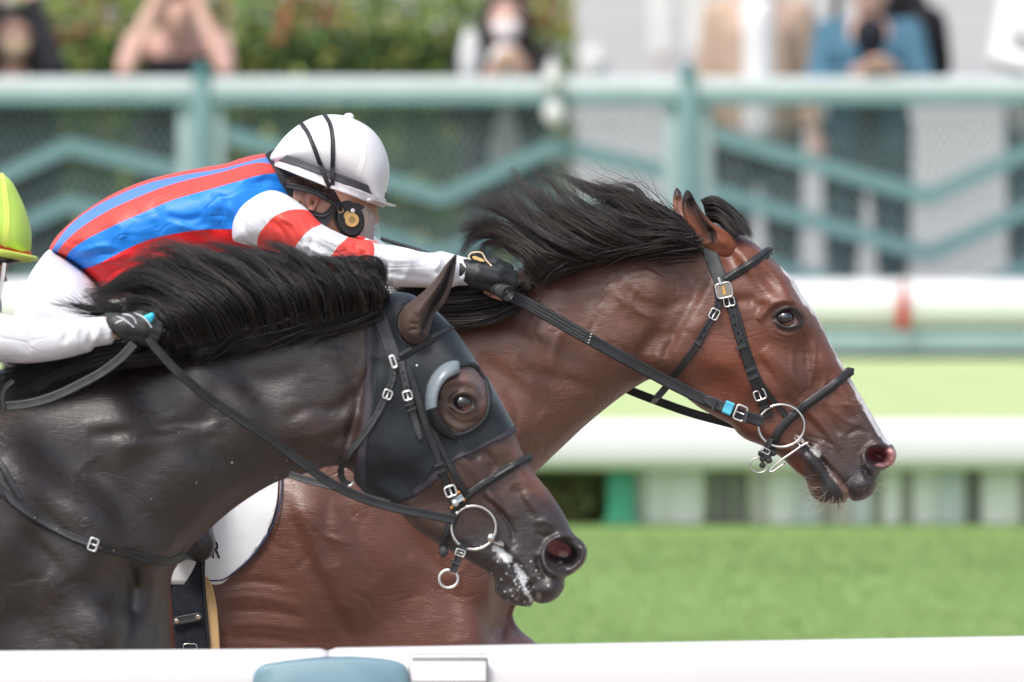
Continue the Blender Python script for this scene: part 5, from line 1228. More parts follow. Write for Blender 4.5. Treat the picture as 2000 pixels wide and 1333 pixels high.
# near sleeve
s_out = [(529, 372), (552, 377), (575, 390), (599, 408), (626, 436), (655, 452), (680, 463), (705, 468), (724, 470), (735, 476), (770, 480), (800, 486), (822, 492), (845, 494), (860, 491), (872, 493), (887, 497), (905, 502), (922, 507), (931, 515), (933, 527), (929, 540), (922, 552), (912, 558), (896, 558), (882, 562), (866, 564), (830, 562), (790, 561), (752, 559), (728, 548), (700, 548), (668, 542), (636, 531), (605, 517), (575, 505), (548, 494), (520, 486), (495, 482), (470, 476), (456, 470), (453, 452), (455, 435), (462, 418), (474, 401), (492, 387), (510, 377)]
sw = [(500, 430, .060, 45), (560, 440, .062, 46), (620, 480, .058, 42), (700, 505, .052, 38), (780, 520, .046, 36), (860, 526, .042, 32), (915, 530, .038, 26)]
sops = [('s', [(545, 425), (575, 440), (590, 470)], 6, .004), ('s', [(530, 430), (555, 455), (575, 490)], 5, -.004), ('s', [(515, 420), (530, 450), (540, 485)], 6, .004), ('s', [(470, 420), (480, 450), (500, 475)], 6, -.003), ('s', [(600, 430), (612, 460), (600, 500)], 5, -.003),
        ('s', [(590, 480), (620, 492), (640, 512)], 4, .003), ('s', [(600, 470), (640, 488), (660, 505)], 5, -.003), ('s', [(618, 455), (650, 475), (690, 480)], 5, .003), ('s', [(690, 480), (705, 500), (700, 530)], 6, -.004), ('s', [(705, 478), (722, 498), (718, 530)], 6, .004), ('s', [(665, 490), (690, 500), (720, 492)], 4, -.003),
        ('s', [(735, 500), (770, 508), (820, 506)], 8, .003), ('s', [(745, 530), (800, 540), (850, 545)], 9, -.003), ('s', [(820, 494), (832, 506), (850, 500)], 5, -.004), ('s', [(846, 497), (858, 508), (852, 530)], 5, .005), ('s', [(862, 495), (872, 512), (868, 540)], 4.5, -.004),
        ('s', [(876, 498), (888, 520), (882, 550)], 4, .004), ('s', [(888, 500), (900, 522), (893, 552)], 3.5, -.0035), ('s', [(898, 503), (910, 524), (903, 552)], 3.2, .0035), ('s', [(908, 507), (919, 526), (912, 550)], 3, -.003), ('s', [(740, 485), (760, 510), (745, 545)], 7, -.003), ('s', [(790, 490), (800, 520), (785, 555)], 9, .0025)]
K1 = [(548, 370), (575, 400), (560, 408), (538, 424), (518, 445), (506, 462), (501, 490)]
K1 = [(612, 414), (590, 410), (565, 412), (538, 424), (518, 444), (506, 462), (502, 492)]
K2 = [(640, 432), (625, 440), (606, 450), (590, 466), (578, 484), (570, 512)]
K3 = [(684, 455), (678, 466), (665, 478), (652, 495), (640, 516), (636, 540)]
K4 = [(720, 462), (729, 474), (732, 490), (729, 508), (722, 524), (716, 560)]
sops = [(q[0], q[1], q[2] * .85, q[3] * 1.5) for q in sops]
SS = Sheet(s_out, 19.83, sw, sops, step=2.6, fine=[((440, 360), (945, 570), 4.0)], coarse=6, cuts=[K1, K2, K3, K4], dctrl=[(500, 430, .0), (700, 500, -.02), (930, 530, .0)], ws=40)
o = SS.build('sleeve', None, J, mats=[f_white, f_red2])
region_fix(SS, o, [(1, dense(K1) + [(540, 540)] + dense(K2)[::-1]), (1, dense(K3) + [(680, 600)] + dense(K4)[::-1])])
# far arm reaching forward, its gloved hand on the far rein
far = blob('far_sleeve', [('c', P(560, 400, 20.16), .06, P(740, 512, 20.20), .036), ('c', P(740, 512, 20.20), .036, P(900, 530, 20.10), .028)], f_white, J, .007)

# head and neck
h_out = [(556, 330), (600, 300), (680, 310), (722, 340), (737, 380), (738, 402), (738, 412), (741, 430), (738, 438), (731, 441), (733, 449), (729, 456), (731, 463), (724, 478), (710, 490), (695, 490), (670, 478), (650, 476), (620, 470), (590, 462), (560, 440), (545, 400), (548, 360)]
hcol = lambda x, y: blend(blend(blend(np.tile(np.array((.50, .27, .185)), (len(x), 1)), .6 * np.exp(-((x - 668) / 30) ** 2 - ((y - 445) / 26) ** 2), (.60, .33, .23)), sm(np.exp(-((x - 612) / 34) ** 2 - ((y - 358) / 16) ** 2) + .5 * (y < 362), .35, .6), (.05, .032, .022)), .6 * np.exp(-((x - 598) / 16) ** 2 - ((y - 400) / 24) ** 2), (.56, .25, .18))
SH = Sheet(h_out, 19.98, [(600, 380, .066, 40), (660, 400, .074, 40), (720, 440, .058, 30), (690, 470, .060, 26), (740, 430, .030, 14), (570, 430, .060, 40)],
           [('s', [(640, 430), (665, 455), (700, 472)], 10, .004), ('s', [(700, 410), (722, 408), (738, 402)], 6, .004), ('b', 722, 420, 11, 7, 0, -.008), ('s', [(718, 458), (738, 459)], 2, -.003), ('s', [(650, 400), (680, 412), (710, 430)], 9, .004)], step=3, fine=[((540, 330), (760, 500), 4)], coarse=8)
SH.build('body', skin_c, J, hcol)
# ear
def person_ear(cx, cy, D, k, ang, parent):
    a = math.radians(ang); R2_ = lambda x, y: (cx + (x * math.cos(a) - y * math.sin(a)) * k, cy + (x * math.sin(a) + y * math.cos(a)) * k)
    S = Sheet([R2_(*q) for q in [(-14, -12), (-7, -21), (4, -23), (14, -17), (16, -6), (12, 4), (8, 16), (2, 23), (-5, 20), (-8, 10), (-13, 2)]], D, [(cx, cy, .009, 9)],
              [('b', *R2_(5, 0), 9 * k, 11 * k, ang, -.009), ('s', [R2_(-8, -15), R2_(2, -20), R2_(12, -14)], 3 * k, .003), ('s', [R2_(9, -6), R2_(2, -12), R2_(-6, -6), R2_(-6, 6)], 3 * k, .003)], step=1.6, fine=[((cx - 40, cy - 40), (cx + 40, cy + 40), 2.0)], coarse=4)
    S.build('ear', skin_c, parent, lambda x, y: blend(np.tile(np.array((.58, .28, .20)), (len(x), 1)), .85 * sm(np.exp(-((x - cx - 3) / (5 * k)) ** 2 - ((y - cy - 1) / (6 * k)) ** 2), .4, .9), (.05, .02, .015)))
person_ear(608, 396, 19.912, 1.0, 8, J)
# short hair under the helmet
hm_ = hairmat('brown_hair', (.035, .022, .014), .45)
hair('hair', [[(560, 350, 19.915), (574, 362, 19.905), (584, 372, 19.905)], [(592, 350, 19.905), (604, 362, 19.90), (612, 374, 19.90)], [(620, 356, 19.90), (632, 368, 19.897), (640, 384, 19.90)]], 900, hm_, J, r=.0005, K=7, clumps=30, spread=5, tip=5, curl=1, dspread=.006, seed=3, kind='stuff')
# collar
blob('collar', [('c', P(566, 358, 19.99), .075, P(590, 420, 19.985), .066)], mat('black_stretch', (.012, .013, .016), .6, .4, bump=.3, bscale=400), J, .006)

# helmet
he_out = [(527, 312), (529, 303), (540, 287), (554, 269), (570, 254), (590, 240), (614, 229), (640, 224), (671, 226), (692, 233), (712, 243), (728, 255), (742, 272), (753, 294), (759, 315), (761, 338), (758, 362), (754, 378), (752, 388), (750, 396), (735, 398), (728, 397), (700, 386), (650, 368), (620, 356), (590, 344), (560, 331), (535, 320)]
SHe = Sheet(he_out, 19.965, [(600, 290, .105, 88), (680, 290, .108, 90), (730, 350, .095, 60), (640, 350, .098, 60), (560, 310, .085, 60)], [], step=2.5, fine=[((520, 215), (775, 410), 5)], coarse=6, ws=50)
he = SHe.build('helmet', helm_w, J)
MB().ell(P(681, 229, 19.96), (.0105, .0105, .008), None, 20, 12).done('top_button', helm_s, he)
strap('helmet_band', [(531, 303), (560, 311), (600, 324), (620, 331), (644, 341), (680, 355), (710, 367), (735, 377), (753, 385)], 16, SHe, band_g, he, D=[19.955, 19.905, 19.872, 19.858, 19.853, 19.852, 19.856, 19.870, 19.905, 19.955], thick=.0022, wrap=SHe)
strap('helmet_rim', [(530, 314), (560, 325), (590, 337), (620, 349), (650, 361), (692, 376), (725, 389), (750, 397)], 17, SHe, helm_w, he, D=[19.955, 19.905, 19.872, 19.860, 19.856, 19.855, 19.860, 19.874, 19.905, 19.955], thick=.003, wrap=SHe)
# peak
def peak():
    n = 14; v = []
    for i in range(n):
        t = i / (n - 1); ph = (t - .5) * math.pi * .92
        D = 19.965 - .088 * math.sin(ph); e = math.cos(ph)
        for (dx, dy, th) in ((-8 - 6 * 0, 0, 0), (22 * e + 2, 6 * e + 1, 0), (24 * e + 2, 9 * e + 1, 0), (20 * e, 10.5 * e, 0), (-8, 7, 0)):
            v.append(P(748 - 26 * (1 - e) + dx, 394 - 8 * (1 - e) + dy, D))
    mb = MB().add(v, grid_faces(n, 5, False, True) + [tuple(range(5)), tuple(reversed(range((n - 1) * 5, n * 5)))]); return mb.done('peak', helm_w, he)
peak()
for pts in ([(578, 322), (600, 290), (628, 255), (655, 232)], [(690, 238), (706, 262), (711, 300), (703, 335), (690, 362)]): strap('seam_tape', pts, 9, SHe, helm_s, he, thick=.0008, lift=.0003)
el = mat('elastic', (.03, .03, .035), .55, .4, bump=.4, bscale=600)
strap('goggle_elastic', [(588, 241), (600, 258), (612, 285), (622, 312), (631, 334)], 8.5, SHe, el, he, thick=.0022, lift=.003)
strap('goggle_elastic', [(627, 325), (633, 342), (640, 358), (650, 380)], 8.5, SHe, el, he, D=[19.848, 19.845, 19.85, 19.87], thick=.0022)
strap('goggle_elastic', [(634, 225), (644, 242), (649, 265), (650, 300), (649, 338)], 8.5, SHe, el, he, thick=.0022, lift=.003)
strap('goggle_elastic', [(649, 328), (649, 350), (650, 376)], 8.5, SHe, el, he, D=[19.846, 19.845, 19.865], thick=.0022)
strap('chin_harness', [(560, 362), (580, 366), (605, 372), (628, 382), (648, 394), (664, 404)], 12, SH, blackp, J, D=[19.892, 19.885, 19.882, 19.885], thick=.002)
strap('chin_harness', [(640, 368), (648, 380), (656, 394), (664, 408)], 17, SH, blackp, J, D=[19.872, 19.885, 19.888], thick=.002)
strap('jaw_strap', [(583, 395), (592, 408), (610, 416), (630, 420), (645, 412), (655, 398)], 9, SH, blackp, J, D=[19.902, 19.896, 19.893, 19.89], thick=.002)
v = [(602, 414), (620, 418), (636, 412), (650, 398), (658, 404), (652, 420), (642, 436), (631, 444), (618, 436), (604, 424)]
panel('chin_cup_leather', v, 19.905, .006, mat('grey_leather', (.045, .045, .055), .4, .5), J)
# goggles: cup, brass vent, clear visor
gd = SH.hit(686, 430) - .012
def ellpoly(cx, cy, rx, ry, a, n=24): a = math.radians(a); return [(cx + rx * math.cos(t) * math.cos(a) - ry * math.sin(t) * math.sin(a), cy + rx * math.cos(t) * math.sin(a) + ry * math.sin(t) * math.cos(a)) for t in np.linspace(0, 2 * math.pi, n, endpoint=False)]
g_ = panel('goggles', ellpoly(684, 428, 25, 33, -18), gd, .014, blackp, J)
ring_px('goggle_seal', 682, 428, 26, 34, gd - .004, 3.2, mat('foam_seal', (.02, .02, .022), .8), g_, ang=-18)
panel('upper_wing', [(668, 398), (690, 396), (706, 400), (713, 406), (706, 411), (709, 420), (696, 421), (684, 412), (670, 408)], gd - .013, .004, blackp, g_)
auto(MB().tube([V(P(687.5, 430, gd - .012)), V(P(687.5, 430, gd - .021))], .0137, 28).done('vent', gold, g_))
for r_ in (11.6, 8.6): ring_px('vent_ring', 687.5, 430, r_, r_, gd - .021, .8, gold_d, g_)
mb = MB()
for i in range(-3, 4):
    for j in range(-3, 4):
        if i * i + j * j <= 9: mb.ell(P(687.5 + i * 2.1, 430 + j * 2.1, gd - .0213), (.0007, .0006, .0007), None, 6, 4)
mb.done('vent_holes', mat('vent_dark', (.12, .07, .03), .6), g_, kind='stuff')
panel('vent_lug', [(672, 418), (680, 412), (684, 417), (675, 428), (671, 425)], gd - .013, .006, gold, g_)
frame_px('goggle_buckle', 664, 408, 10, 15, -25, gd - .014, 1.0, gold_d, g_, prong=False)
MB().ell(P(689, 412, gd - .019), (.0047, .003, .0047), None, 16, 10).done('rivet', mat('pearl', (.8, .8, .8), .2), g_)
gm = bpy.data.materials.new('clear_visor'); gm.use_nodes = True; n_ = gm.node_tree.nodes; l_ = gm.node_tree.links; b_ = n_['Principled BSDF']
b_.inputs['Base Color'].default_value = (.95, .96, 1, 1); b_.inputs['Roughness'].default_value = .08; b_.inputs['IOR'].default_value = 1.45
tr = n_.new('ShaderNodeBsdfTransparent'); tr.inputs[0].default_value = (.90, .92, .94, 1); mx_ = n_.new('ShaderNodeMixShader'); fr_ = n_.new('ShaderNodeTexNoise'); fr_.inputs['Scale'].default_value = 14; fr_.inputs['Detail'].default_value = 0; b_.inputs['Specular IOR Level'].default_value = 1.0
rm = n_.new('ShaderNodeMapRange'); l_.new(fr_.outputs['Fac'], rm.inputs['Value']); rm.inputs['From Min'].default_value = .4; rm.inputs['From Max'].default_value = .7; rm.inputs['To Min'].default_value = .16; rm.inputs['To Max'].default_value = .5
mx_.inputs[0].default_value = .27; l_.new(tr.outputs[0], mx_.inputs[1]); l_.new(b_.outputs[0], mx_.inputs[2]); l_.new(mx_.outputs[0], n_['Material Output'].inputs['Surface'])
def visor():
    rows = []; n = 14
    ta = cr([(706, 402), (727, 400), (738, 430), (745, 474)], 4)
    for i in range(n):
        t = i / (n - 1); ph = t * math.pi / 2
        top = np.array([700 + 27 * math.sin(ph), 404 - 3 * math.sin(ph)]); bot = np.array([690 + 54 * math.sin(ph), 462 + 12 * math.sin(ph)])
        D = 19.905 + .075 * (1 - math.cos(ph))
        for j in range(10):
            s = j / 9; q = top * (1 - s) + bot * s; q[0] += 4 * math.sin(s * math.pi); rows.append(P(q[0], q[1], D))
    return MB().add(rows, grid_faces(n, 10)).done('visor', gm, g_)
visor()
for k, mm in enumerate((f_red, f_white, mat('grey_tab', (.35, .38, .45), .4), f_red2)):
    tube_px('neck_scarf', [(697 + k * 7, 464 + k * 2.5), (712 + k * 6, 468 + k * 2), (722 + k * 5, 472 + k)], [3, 4, 2], 19.875, mm, J)

# gloved hands: palm, four unequal fingers curled round the rein, thumb on top
def fist(name, cx, cy, D, ang, m, parent, k=1.0, hid=0):
    """px-space fist seen from the back of the hand; ang = forearm direction"""
    a = math.radians(ang); ux, uy = math.cos(a), math.sin(a); vx, vy = -math.sin(a), math.cos(a)
    def Q(u, v, d): return P(cx + (u * ux + v * vx) * k, cy + (u * uy + v * vy) * k, D + d)
    s = .001 * k * 1.0
    pr = [('c', Q(-60, -3, .030), 20 * s, Q(-40, -2, .016), 22 * s), ('c', Q(-46, -2, .012), 23 * s, Q(-20, 0, .006), 25 * s), ('c', Q(-24, -10, .004), 19 * s, Q(16, -12, 0), 15 * s), ('c', Q(-24, 10, .006), 19 * s, Q(12, 14, .004), 14 * s), ('c', Q(-20, 0, 0), 20 * s, Q(14, 0, -.002), 15 * s)]
    for i, (v0, ln, r, dd) in enumerate(((-20, 27, 10.2, .002), (-6.5, 30, 10.4, -.002), (7, 28, 10.0, -.001), (19.5, 22, 8.8, .004))):
        kn = Q(20 - i * 1.6, v0, dd); p1 = Q(20 + ln - i * 2, v0 + 5, dd + .010); p2 = Q(14 + ln - i * 2, v0 + 8, dd + .033); p3 = Q(14, v0 + 8, dd + .040)
        pr += [('c', Q(4, v0 * .9, dd + .003), r * 1.1 * s, kn, r * 1.12 * s), ('c', kn, r * 1.12 * s, p1, r * .97 * s), ('c', p1, r * .97 * s, p2, r * .9 * s), ('c', p2, r * .9 * s, p3, r * .8 * s)]
    pr += [('c', Q(-24, -16, .012), 13 * s, Q(6, -30, .016), 11.5 * s), ('c', Q(6, -30, .016), 11.5 * s, Q(34, -26, .022), 9.5 * s)]
    o = blob(name, pr, m, parent, .0024, 2)
    # seams between the fingers and across the knuckles
    return o, Q
gl, Q1 = fist('glove', 955, 542, 19.80, 14, glove_m, J, 1.0)
o = blob('bare_fingers', [('c', P(950, 570, 19.835), .0065, P(962, 575, 19.83), .007), ('c', P(962, 575, 19.83), .007, P(978, 581, 19.825), .0065)], skin, gl, .0018, 2)
gb = tube_px('glove_tag_edge', [(917, 507), (915, 500), (920, 495), (931, 493), (940, 494), (945, 500), (948, 507), (954, 514), (960, 520)], 1.7, 19.79, mat('cream_binding', (.75, .58, .38), .5), gl)
panel('glove_tag', [(919, 506), (919, 499), (931, 496), (941, 497), (946, 507), (955, 519), (934, 520)], 19.792, .002, glove_m, gl)
panel('tag_emblem', [(922, 501), (928, 500), (935, 503), (944, 507), (947, 511), (938, 511), (930, 508), (924, 506)], 19.788, .0012, gold_d, gl)
# whip
W_ = thing('whip', P(990, 575, 19.79), 'black riding whip with round capped handle held in the black gloved fist', 'whip')
tube_px('handle', [(950, 556, 19.84), (968, 564, 19.80), (985, 571, 19.765)], [10, 12.5, 12.5], 19.8, rubber, W_)
MB().tube([V(P(979, 569, 19.778)), V(P(985, 571.5, 19.766)), V(P(989, 573, 19.755)), V(P(992.5, 574, 19.750))], [.0135, .0152, .0152, .0135], 26).done('handle_cap', mat('cap_rubber', (.035, .037, .04), .5, .5, bump=.3, bscale=300), W_)
tube_px('cap_mark', [(986, 572), (990, 569), (993, 574), (997, 572), (994, 578), (990, 580)], .9, 19.7445, mat('cap_print', (.10, .095, .10), .6), W_)
tube_px('shaft', [(744, 466, 19.90), (775, 476, 19.90), (820, 490, 19.90), (880, 515, 19.88), (950, 550, 19.85)], [3.6, 4, 4.4, 5, 6], 19.9, mat('whip_cord', (.03, .033, .038), .5, .5, bump=1, bscale=400), W_)

# ---------------------------------------------------------------- second rider, mostly outside the frame
J2 = thing('person', P(-160, 900, 19.0), 'jockey cut off by the left edge, yellow-green helmet, riding the dark horse', 'jockey')
lime = mat('lime_cover', (.56, .80, .13), .5, .4, bump=.4, bscale=260, var=.03); lime2 = mat('lime_tape', (.72, .86, .16), .4, .5)
h2 = [(-118, 440), (-112, 400), (-90, 365), (-55, 340), (-20, 333), (5, 340), (22, 354), (38, 382), (50, 410), (59, 442), (62, 465), (60, 488), (56, 500), (30, 503), (0, 500), (-60, 488), (-100, 470)]
SH2 = Sheet(h2, 18.97, [(-30, 420, .10, 85), (30, 460, .09, 60)], [], step=2.6, fine=[((-20, 330), (80, 520), 5)], coarse=9)
hl = SH2.build('helmet', lime, J2)
strap('helmet_band', [(-60, 468), (-20, 478), (10, 487), (35, 494), (57, 499)], 15, SH2, mat('orange_band', (.75, .10, .035), .5, .4), hl, thick=.0024, lift=.001, wrap=SH2)
strap('seam_tape', [(2, 340), (10, 380), (14, 420), (12, 460), (8, 482)], 11, SH2, lime2, hl, thick=.001, lift=.0005)
def peak2():
    n = 14; v = []
    for i in range(n):
        t = i / (n - 1); ph = (t - .5) * math.pi * .95
        D = 18.97 - .088 * math.sin(ph); e = math.cos(ph)
        for (dx, dy) in ((-14, 0), (12 * e + 2, 3 * e), (18 * e + 2, 8 * e), (14 * e, 14 * e), (-14, 12)): v.append(P(57 - 60 * (1 - e) + dx, 498 - 12 * (1 - e) + dy, D))
    MB().add(v, grid_faces(n, 5, False, True) + [tuple(range(5)), tuple(reversed(range((n - 1) * 5, n * 5)))]).done('peak', lime2, hl)
peak2()
strap('helmet_rim', [(-60, 478), (-20, 489), (10, 498), (40, 506), (58, 507)], 12, SH2, lime2, hl, thick=.003, lift=.002, wrap=SH2)
SHd2 = Sheet([(-110, 460), (-50, 470), (0, 490), (20, 508), (17, 520), (10, 530), (14, 548), (2, 552), (2, 562), (-6, 585), (-30, 596), (-70, 590), (-110, 600), (-140, 560), (-130, 500)], 18.97, [(-50, 520, .07, 40), (5, 540, .04, 20)], [('b', 0, 522, 12, 7, 0, -.007)], step=3, coarse=6)
SHd2.build('body', skin, J2)
strap('chin_harness', [(9, 514), (6, 540), (2, 565), (-3, 590)], 8, SH2, mat('grey_strap', (.5, .5, .5), .5), J2, D=18.89, thick=.002)
blob('helmet_lining', [('e', P(0, 505, 18.97), (.045, .07, .012))], blackp, J2, .005)
blob('jacket', [('c', P(-150, 600, 19.0), .15, P(-420, 520, 19.0), .17), ('c', P(-420, 520, 19.0), .17, P(-560, 640, 19.0), .15), ('c', P(-140, 590, 18.86), .08, P(-220, 640, 18.84), .08)], f_white, J2, .012)
blob('breeches', [('c', P(-560, 650, 19.0), .17, P(-330, 780, 18.75), .11), ('c', P(-560, 650, 19.0), .17, P(-330, 780, 19.25), .11), ('c', P(-330, 780, 18.75), .10, P(-360, 920, 18.7), .055)], breech, J2, .012)
s2 = [(-230, 600), (-150, 590), (-60, 600), (0, 612), (60, 619), (130, 622), (180, 620), (215, 619), (228, 626), (231, 640), (227, 656), (219, 671), (204, 675), (184, 679), (178, 686), (160, 692), (110, 704), (50, 710), (0, 706), (-80, 700), (-180, 700), (-240, 660)]
SS2 = Sheet(s2, 18.80, [(-100, 650, .05, 45), (0, 660, .050, 44), (100, 660, .046, 40), (200, 645, .036, 26)],
            [('s', [(165, 625), (180, 645), (172, 680)], 5, -.006), ('s', [(178, 622), (194, 640), (188, 672)], 6, .006), ('s', [(145, 628), (135, 650), (125, 672)], 6, -.004), ('s', [(30, 640), (40, 665), (60, 690)], 9, -.003), ('s', [(160, 630), (150, 655), (158, 680)], 5, .004), ('s', [(214, 622), (219, 645), (211, 670)], 3.5, .004)], step=3, fine=[((-10, 600), (240, 720), 4.4)], coarse=10)
SS2.build('sleeve', f_white, J2)
g2, Q2 = fist('glove', 266, 642, 18.77, 10, mat('glove_grey', (.035, .035, .036), .5, .4, bump=.5, bscale=260, var=.25, vscale=50), J2, .90)
wl = mat('glove_piping', (.62, .66, .70), .5)
for pts in ([(226, 618), (238, 622), (250, 630), (262, 640)], [(238, 614), (252, 616), (262, 622), (266, 632)], [(262, 612), (276, 618), (288, 628), (296, 640)], [(225, 632), (236, 627), (242, 626)]):
    q = [(a, b, 18.737) for a, b in pts]; tube_px('glove_piping', q, [1.0, 2.0, 1.6, .8], 18.737, wl, g2)
blob('blue_grip', [('c', P(284, 622, 18.765), .0055, P(296, 617, 18.765), .006), ('c', P(296, 617, 18.765), .006, P(293, 626, 18.765), .005)], mat('cyan_tape', (.03, .50, .72), .4), g2, .002, 2)
blob('wrist_skin', [('c', P(218, 636, 18.79), .020, P(236, 640, 18.785), .021)], skin, g2, .004, 2)
# ================================================================== manes, forelock, whiskers
def G(*pts): return [tuple(p) for p in pts]
c0 = 20.0
gb = [G((1366, 484, 19.93), (1335, 470, 19.92), (1290, 472, 19.92), (1250, 478, 19.93), (1205, 482, 19.95)),
      G((1362, 476, 19.93), (1325, 458, 19.92), (1270, 452, 19.93), (1215, 448, 19.95), (1160, 452, 19.97)),
      G((1358, 462, 19.95), (1318, 436, 19.94), (1262, 424, 19.95), (1210, 415, 19.97), (1160, 404, 20.0)),
      G((1352, 452, 19.97), (1310, 416, 19.97), (1258, 388, 19.98), (1195, 372, 20.0), (1135, 352, 20.02), (1085, 326, 20.03)),
      G((1325, 458, 19.96), (1275, 420, 19.96), (1222, 384, 19.98), (1165, 372, 20.0), (1110, 345, 20.02), (1070, 330, 20.03)),
      G((1290, 464, 19.95), (1238, 436, 19.94), (1185, 400, 19.96), (1135, 375, 20.0), (1090, 352, 20.02), (1060, 338, 20.03)),
      G((1255, 476, 19.93), (1205, 455, 19.92), (1150, 422, 19.94), (1105, 385, 19.98), (1065, 350, 20.0), (1035, 330, 20.02)),
      G((1222, 484, 19.92), (1172, 466, 19.91), (1118, 430, 19.93), (1070, 392, 19.96), (1020, 352, 20.0), (1000, 322, 20.02)),
      G((1185, 494, 19.92), (1138, 478, 19.90), (1085, 448, 19.92), (1040, 408, 19.95), (1008, 372, 19.98), (985, 345, 20.0)),
      G((1150, 504, 19.91), (1108, 490, 19.90), (1055, 462, 19.92), (1010, 425, 19.95), (965, 395, 19.98), (922, 384, 20.0)),
      G((1115, 515, 19.91), (1075, 498, 19.90), (1025, 468, 19.92), (980, 445, 19.95), (935, 438, 19.98), (890, 442, 20.0)),
      G((1085, 526, 19.91), (1050, 500, 19.90), (1010, 468, 19.92), (965, 450, 19.95), (930, 455, 19.98), (905, 480, 20.0)),
      G((1062, 536, 19.91), (1038, 508, 19.90), (1005, 478, 19.92), (965, 463, 19.95), (930, 470, 19.97), (902, 505, 19.98)),
      G((1044, 548, 19.91), (1030, 524, 19.90), (1012, 500, 19.91), (990, 486, 19.94), (965, 482, 19.97))]
hair('mane', gb, 7000, mane_m, HB, r=.00062, K=18, clumps=80, spread=7, tip=27, curl=10, dspread=.045, len_j=(.55, 1.12), seed=11, tight=.78)
hair('mane_tuft', gb[9:13], 1300, mane_m, HB, r=.0008, K=16, clumps=26, spread=8, tip=11, curl=4, dspread=.03, len_j=(.85, 1.08), seed=19)
gr = [G((1375, 480, 19.90), (1330, 482, 19.90), (1270, 486, 19.91), (1210, 500, 19.92)), G((1300, 470, 19.93), (1240, 478, 19.92), (1180, 490, 19.92), (1130, 508, 19.92)),
      G((1210, 482, 19.92), (1160, 494, 19.91), (1110, 510, 19.90), (1070, 526, 19.90)), G((1120, 500, 19.92), (1085, 515, 19.90), (1055, 530, 19.90), (1030, 560, 19.90))]
hair('mane_underlayer', gr, 1600, mane_m, HB, r=.0012, K=10, clumps=60, spread=16, tip=16, curl=3, dspread=.03, seed=12, tight=.2)
# hair falling beside and under the hand
hair('mane_lower', [G((1034, 552, 19.90), (1022, 575, 19.87), (1012, 596, 19.87)), G((1020, 560, 19.90), (1000, 580, 19.88), (980, 600, 19.88)), G((1010, 590, 19.88), (950, 606, 19.86), (880, 604, 19.87), (810, 590, 19.89)), G((1010, 600, 19.87), (950, 628, 19.85), (880, 636, 19.85), (800, 620, 19.88)), G((1000, 560, 19.87), (920, 566, 19.86), (840, 566, 19.87), (740, 560, 19.9)), G((990, 575, 19.88), (900, 585, 19.88), (830, 572, 19.90), (760, 566, 19.9))],
     4200, mane_m, HB, r=.0009, K=10, clumps=50, spread=9, tip=12, curl=4, dspread=.02, seed=13)
hair('mane_wisp', [G((1012, 572, 19.87), (1030, 566, 19.85), (1036, 548, 19.86), (1044, 524, 19.88)), G((1006, 560, 19.87), (1024, 552, 19.86), (1034, 530, 19.88))], 200, mane_m, HB, r=.0010, K=9, clumps=7, spread=5, tip=4, curl=2, dspread=.008, seed=16, kind='stuff')
# stray hairs lying down the poll
hair('mane_strays', [G((1340, 478, 19.90), (1300, 492, 19.90), (1262, 506, 19.90), (1225, 514, 19.90)), G((1350, 486, 19.91), (1325, 492, 19.90), (1300, 508, 19.89), (1282, 524, 19.89)), G((1378, 478, 19.92), (1380, 498, 19.91), (1384, 520, 19.91))], 120, mane_m, HB, r=.0005, K=10, clumps=18, spread=6, tip=14, curl=5, dspread=.004, seed=14, kind='stuff')
hair('mane_strays', [G((1180, 400, 19.98), (1200, 372, 20), (1260, 366, 20), (1320, 400, 20), (1340, 440, 20)), G((1120, 380, 19.98), (1090, 340, 20), (1060, 322, 20)),  G((1000, 400, 19.98), (985, 350, 20), (968, 325, 20)), G((960, 440, 19.98), (920, 445, 20), (890, 462, 20))], 150, mane_m, HB, r=.0004, K=14, clumps=70, spread=12, tip=22, curl=7, dspread=.02, seed=15, kind='stuff')
hair('forelock', [G((1372, 398, 20.0), (1394, 388, 19.99), (1420, 402, 19.985), (1442, 428, 19.975), (1456, 450, 19.965), (1467, 470, 19.955)), G((1374, 400, 20.0), (1396, 398, 19.985), (1420, 416, 19.975), (1438, 436, 19.965), (1452, 456, 19.955)), G((1378, 412, 20.0), (1400, 414, 19.98), (1420, 430, 19.965), (1438, 452, 19.95), (1450, 466, 19.95)), G((1380, 430, 19.99), (1400, 432, 19.98), (1420, 446, 19.965), (1442, 466, 19.95))], 3000, mane_m, HB, r=.0008, K=12, clumps=30, spread=5, tip=6, curl=2, dspread=.018, len_j=(.85, 1.02), seed=17)
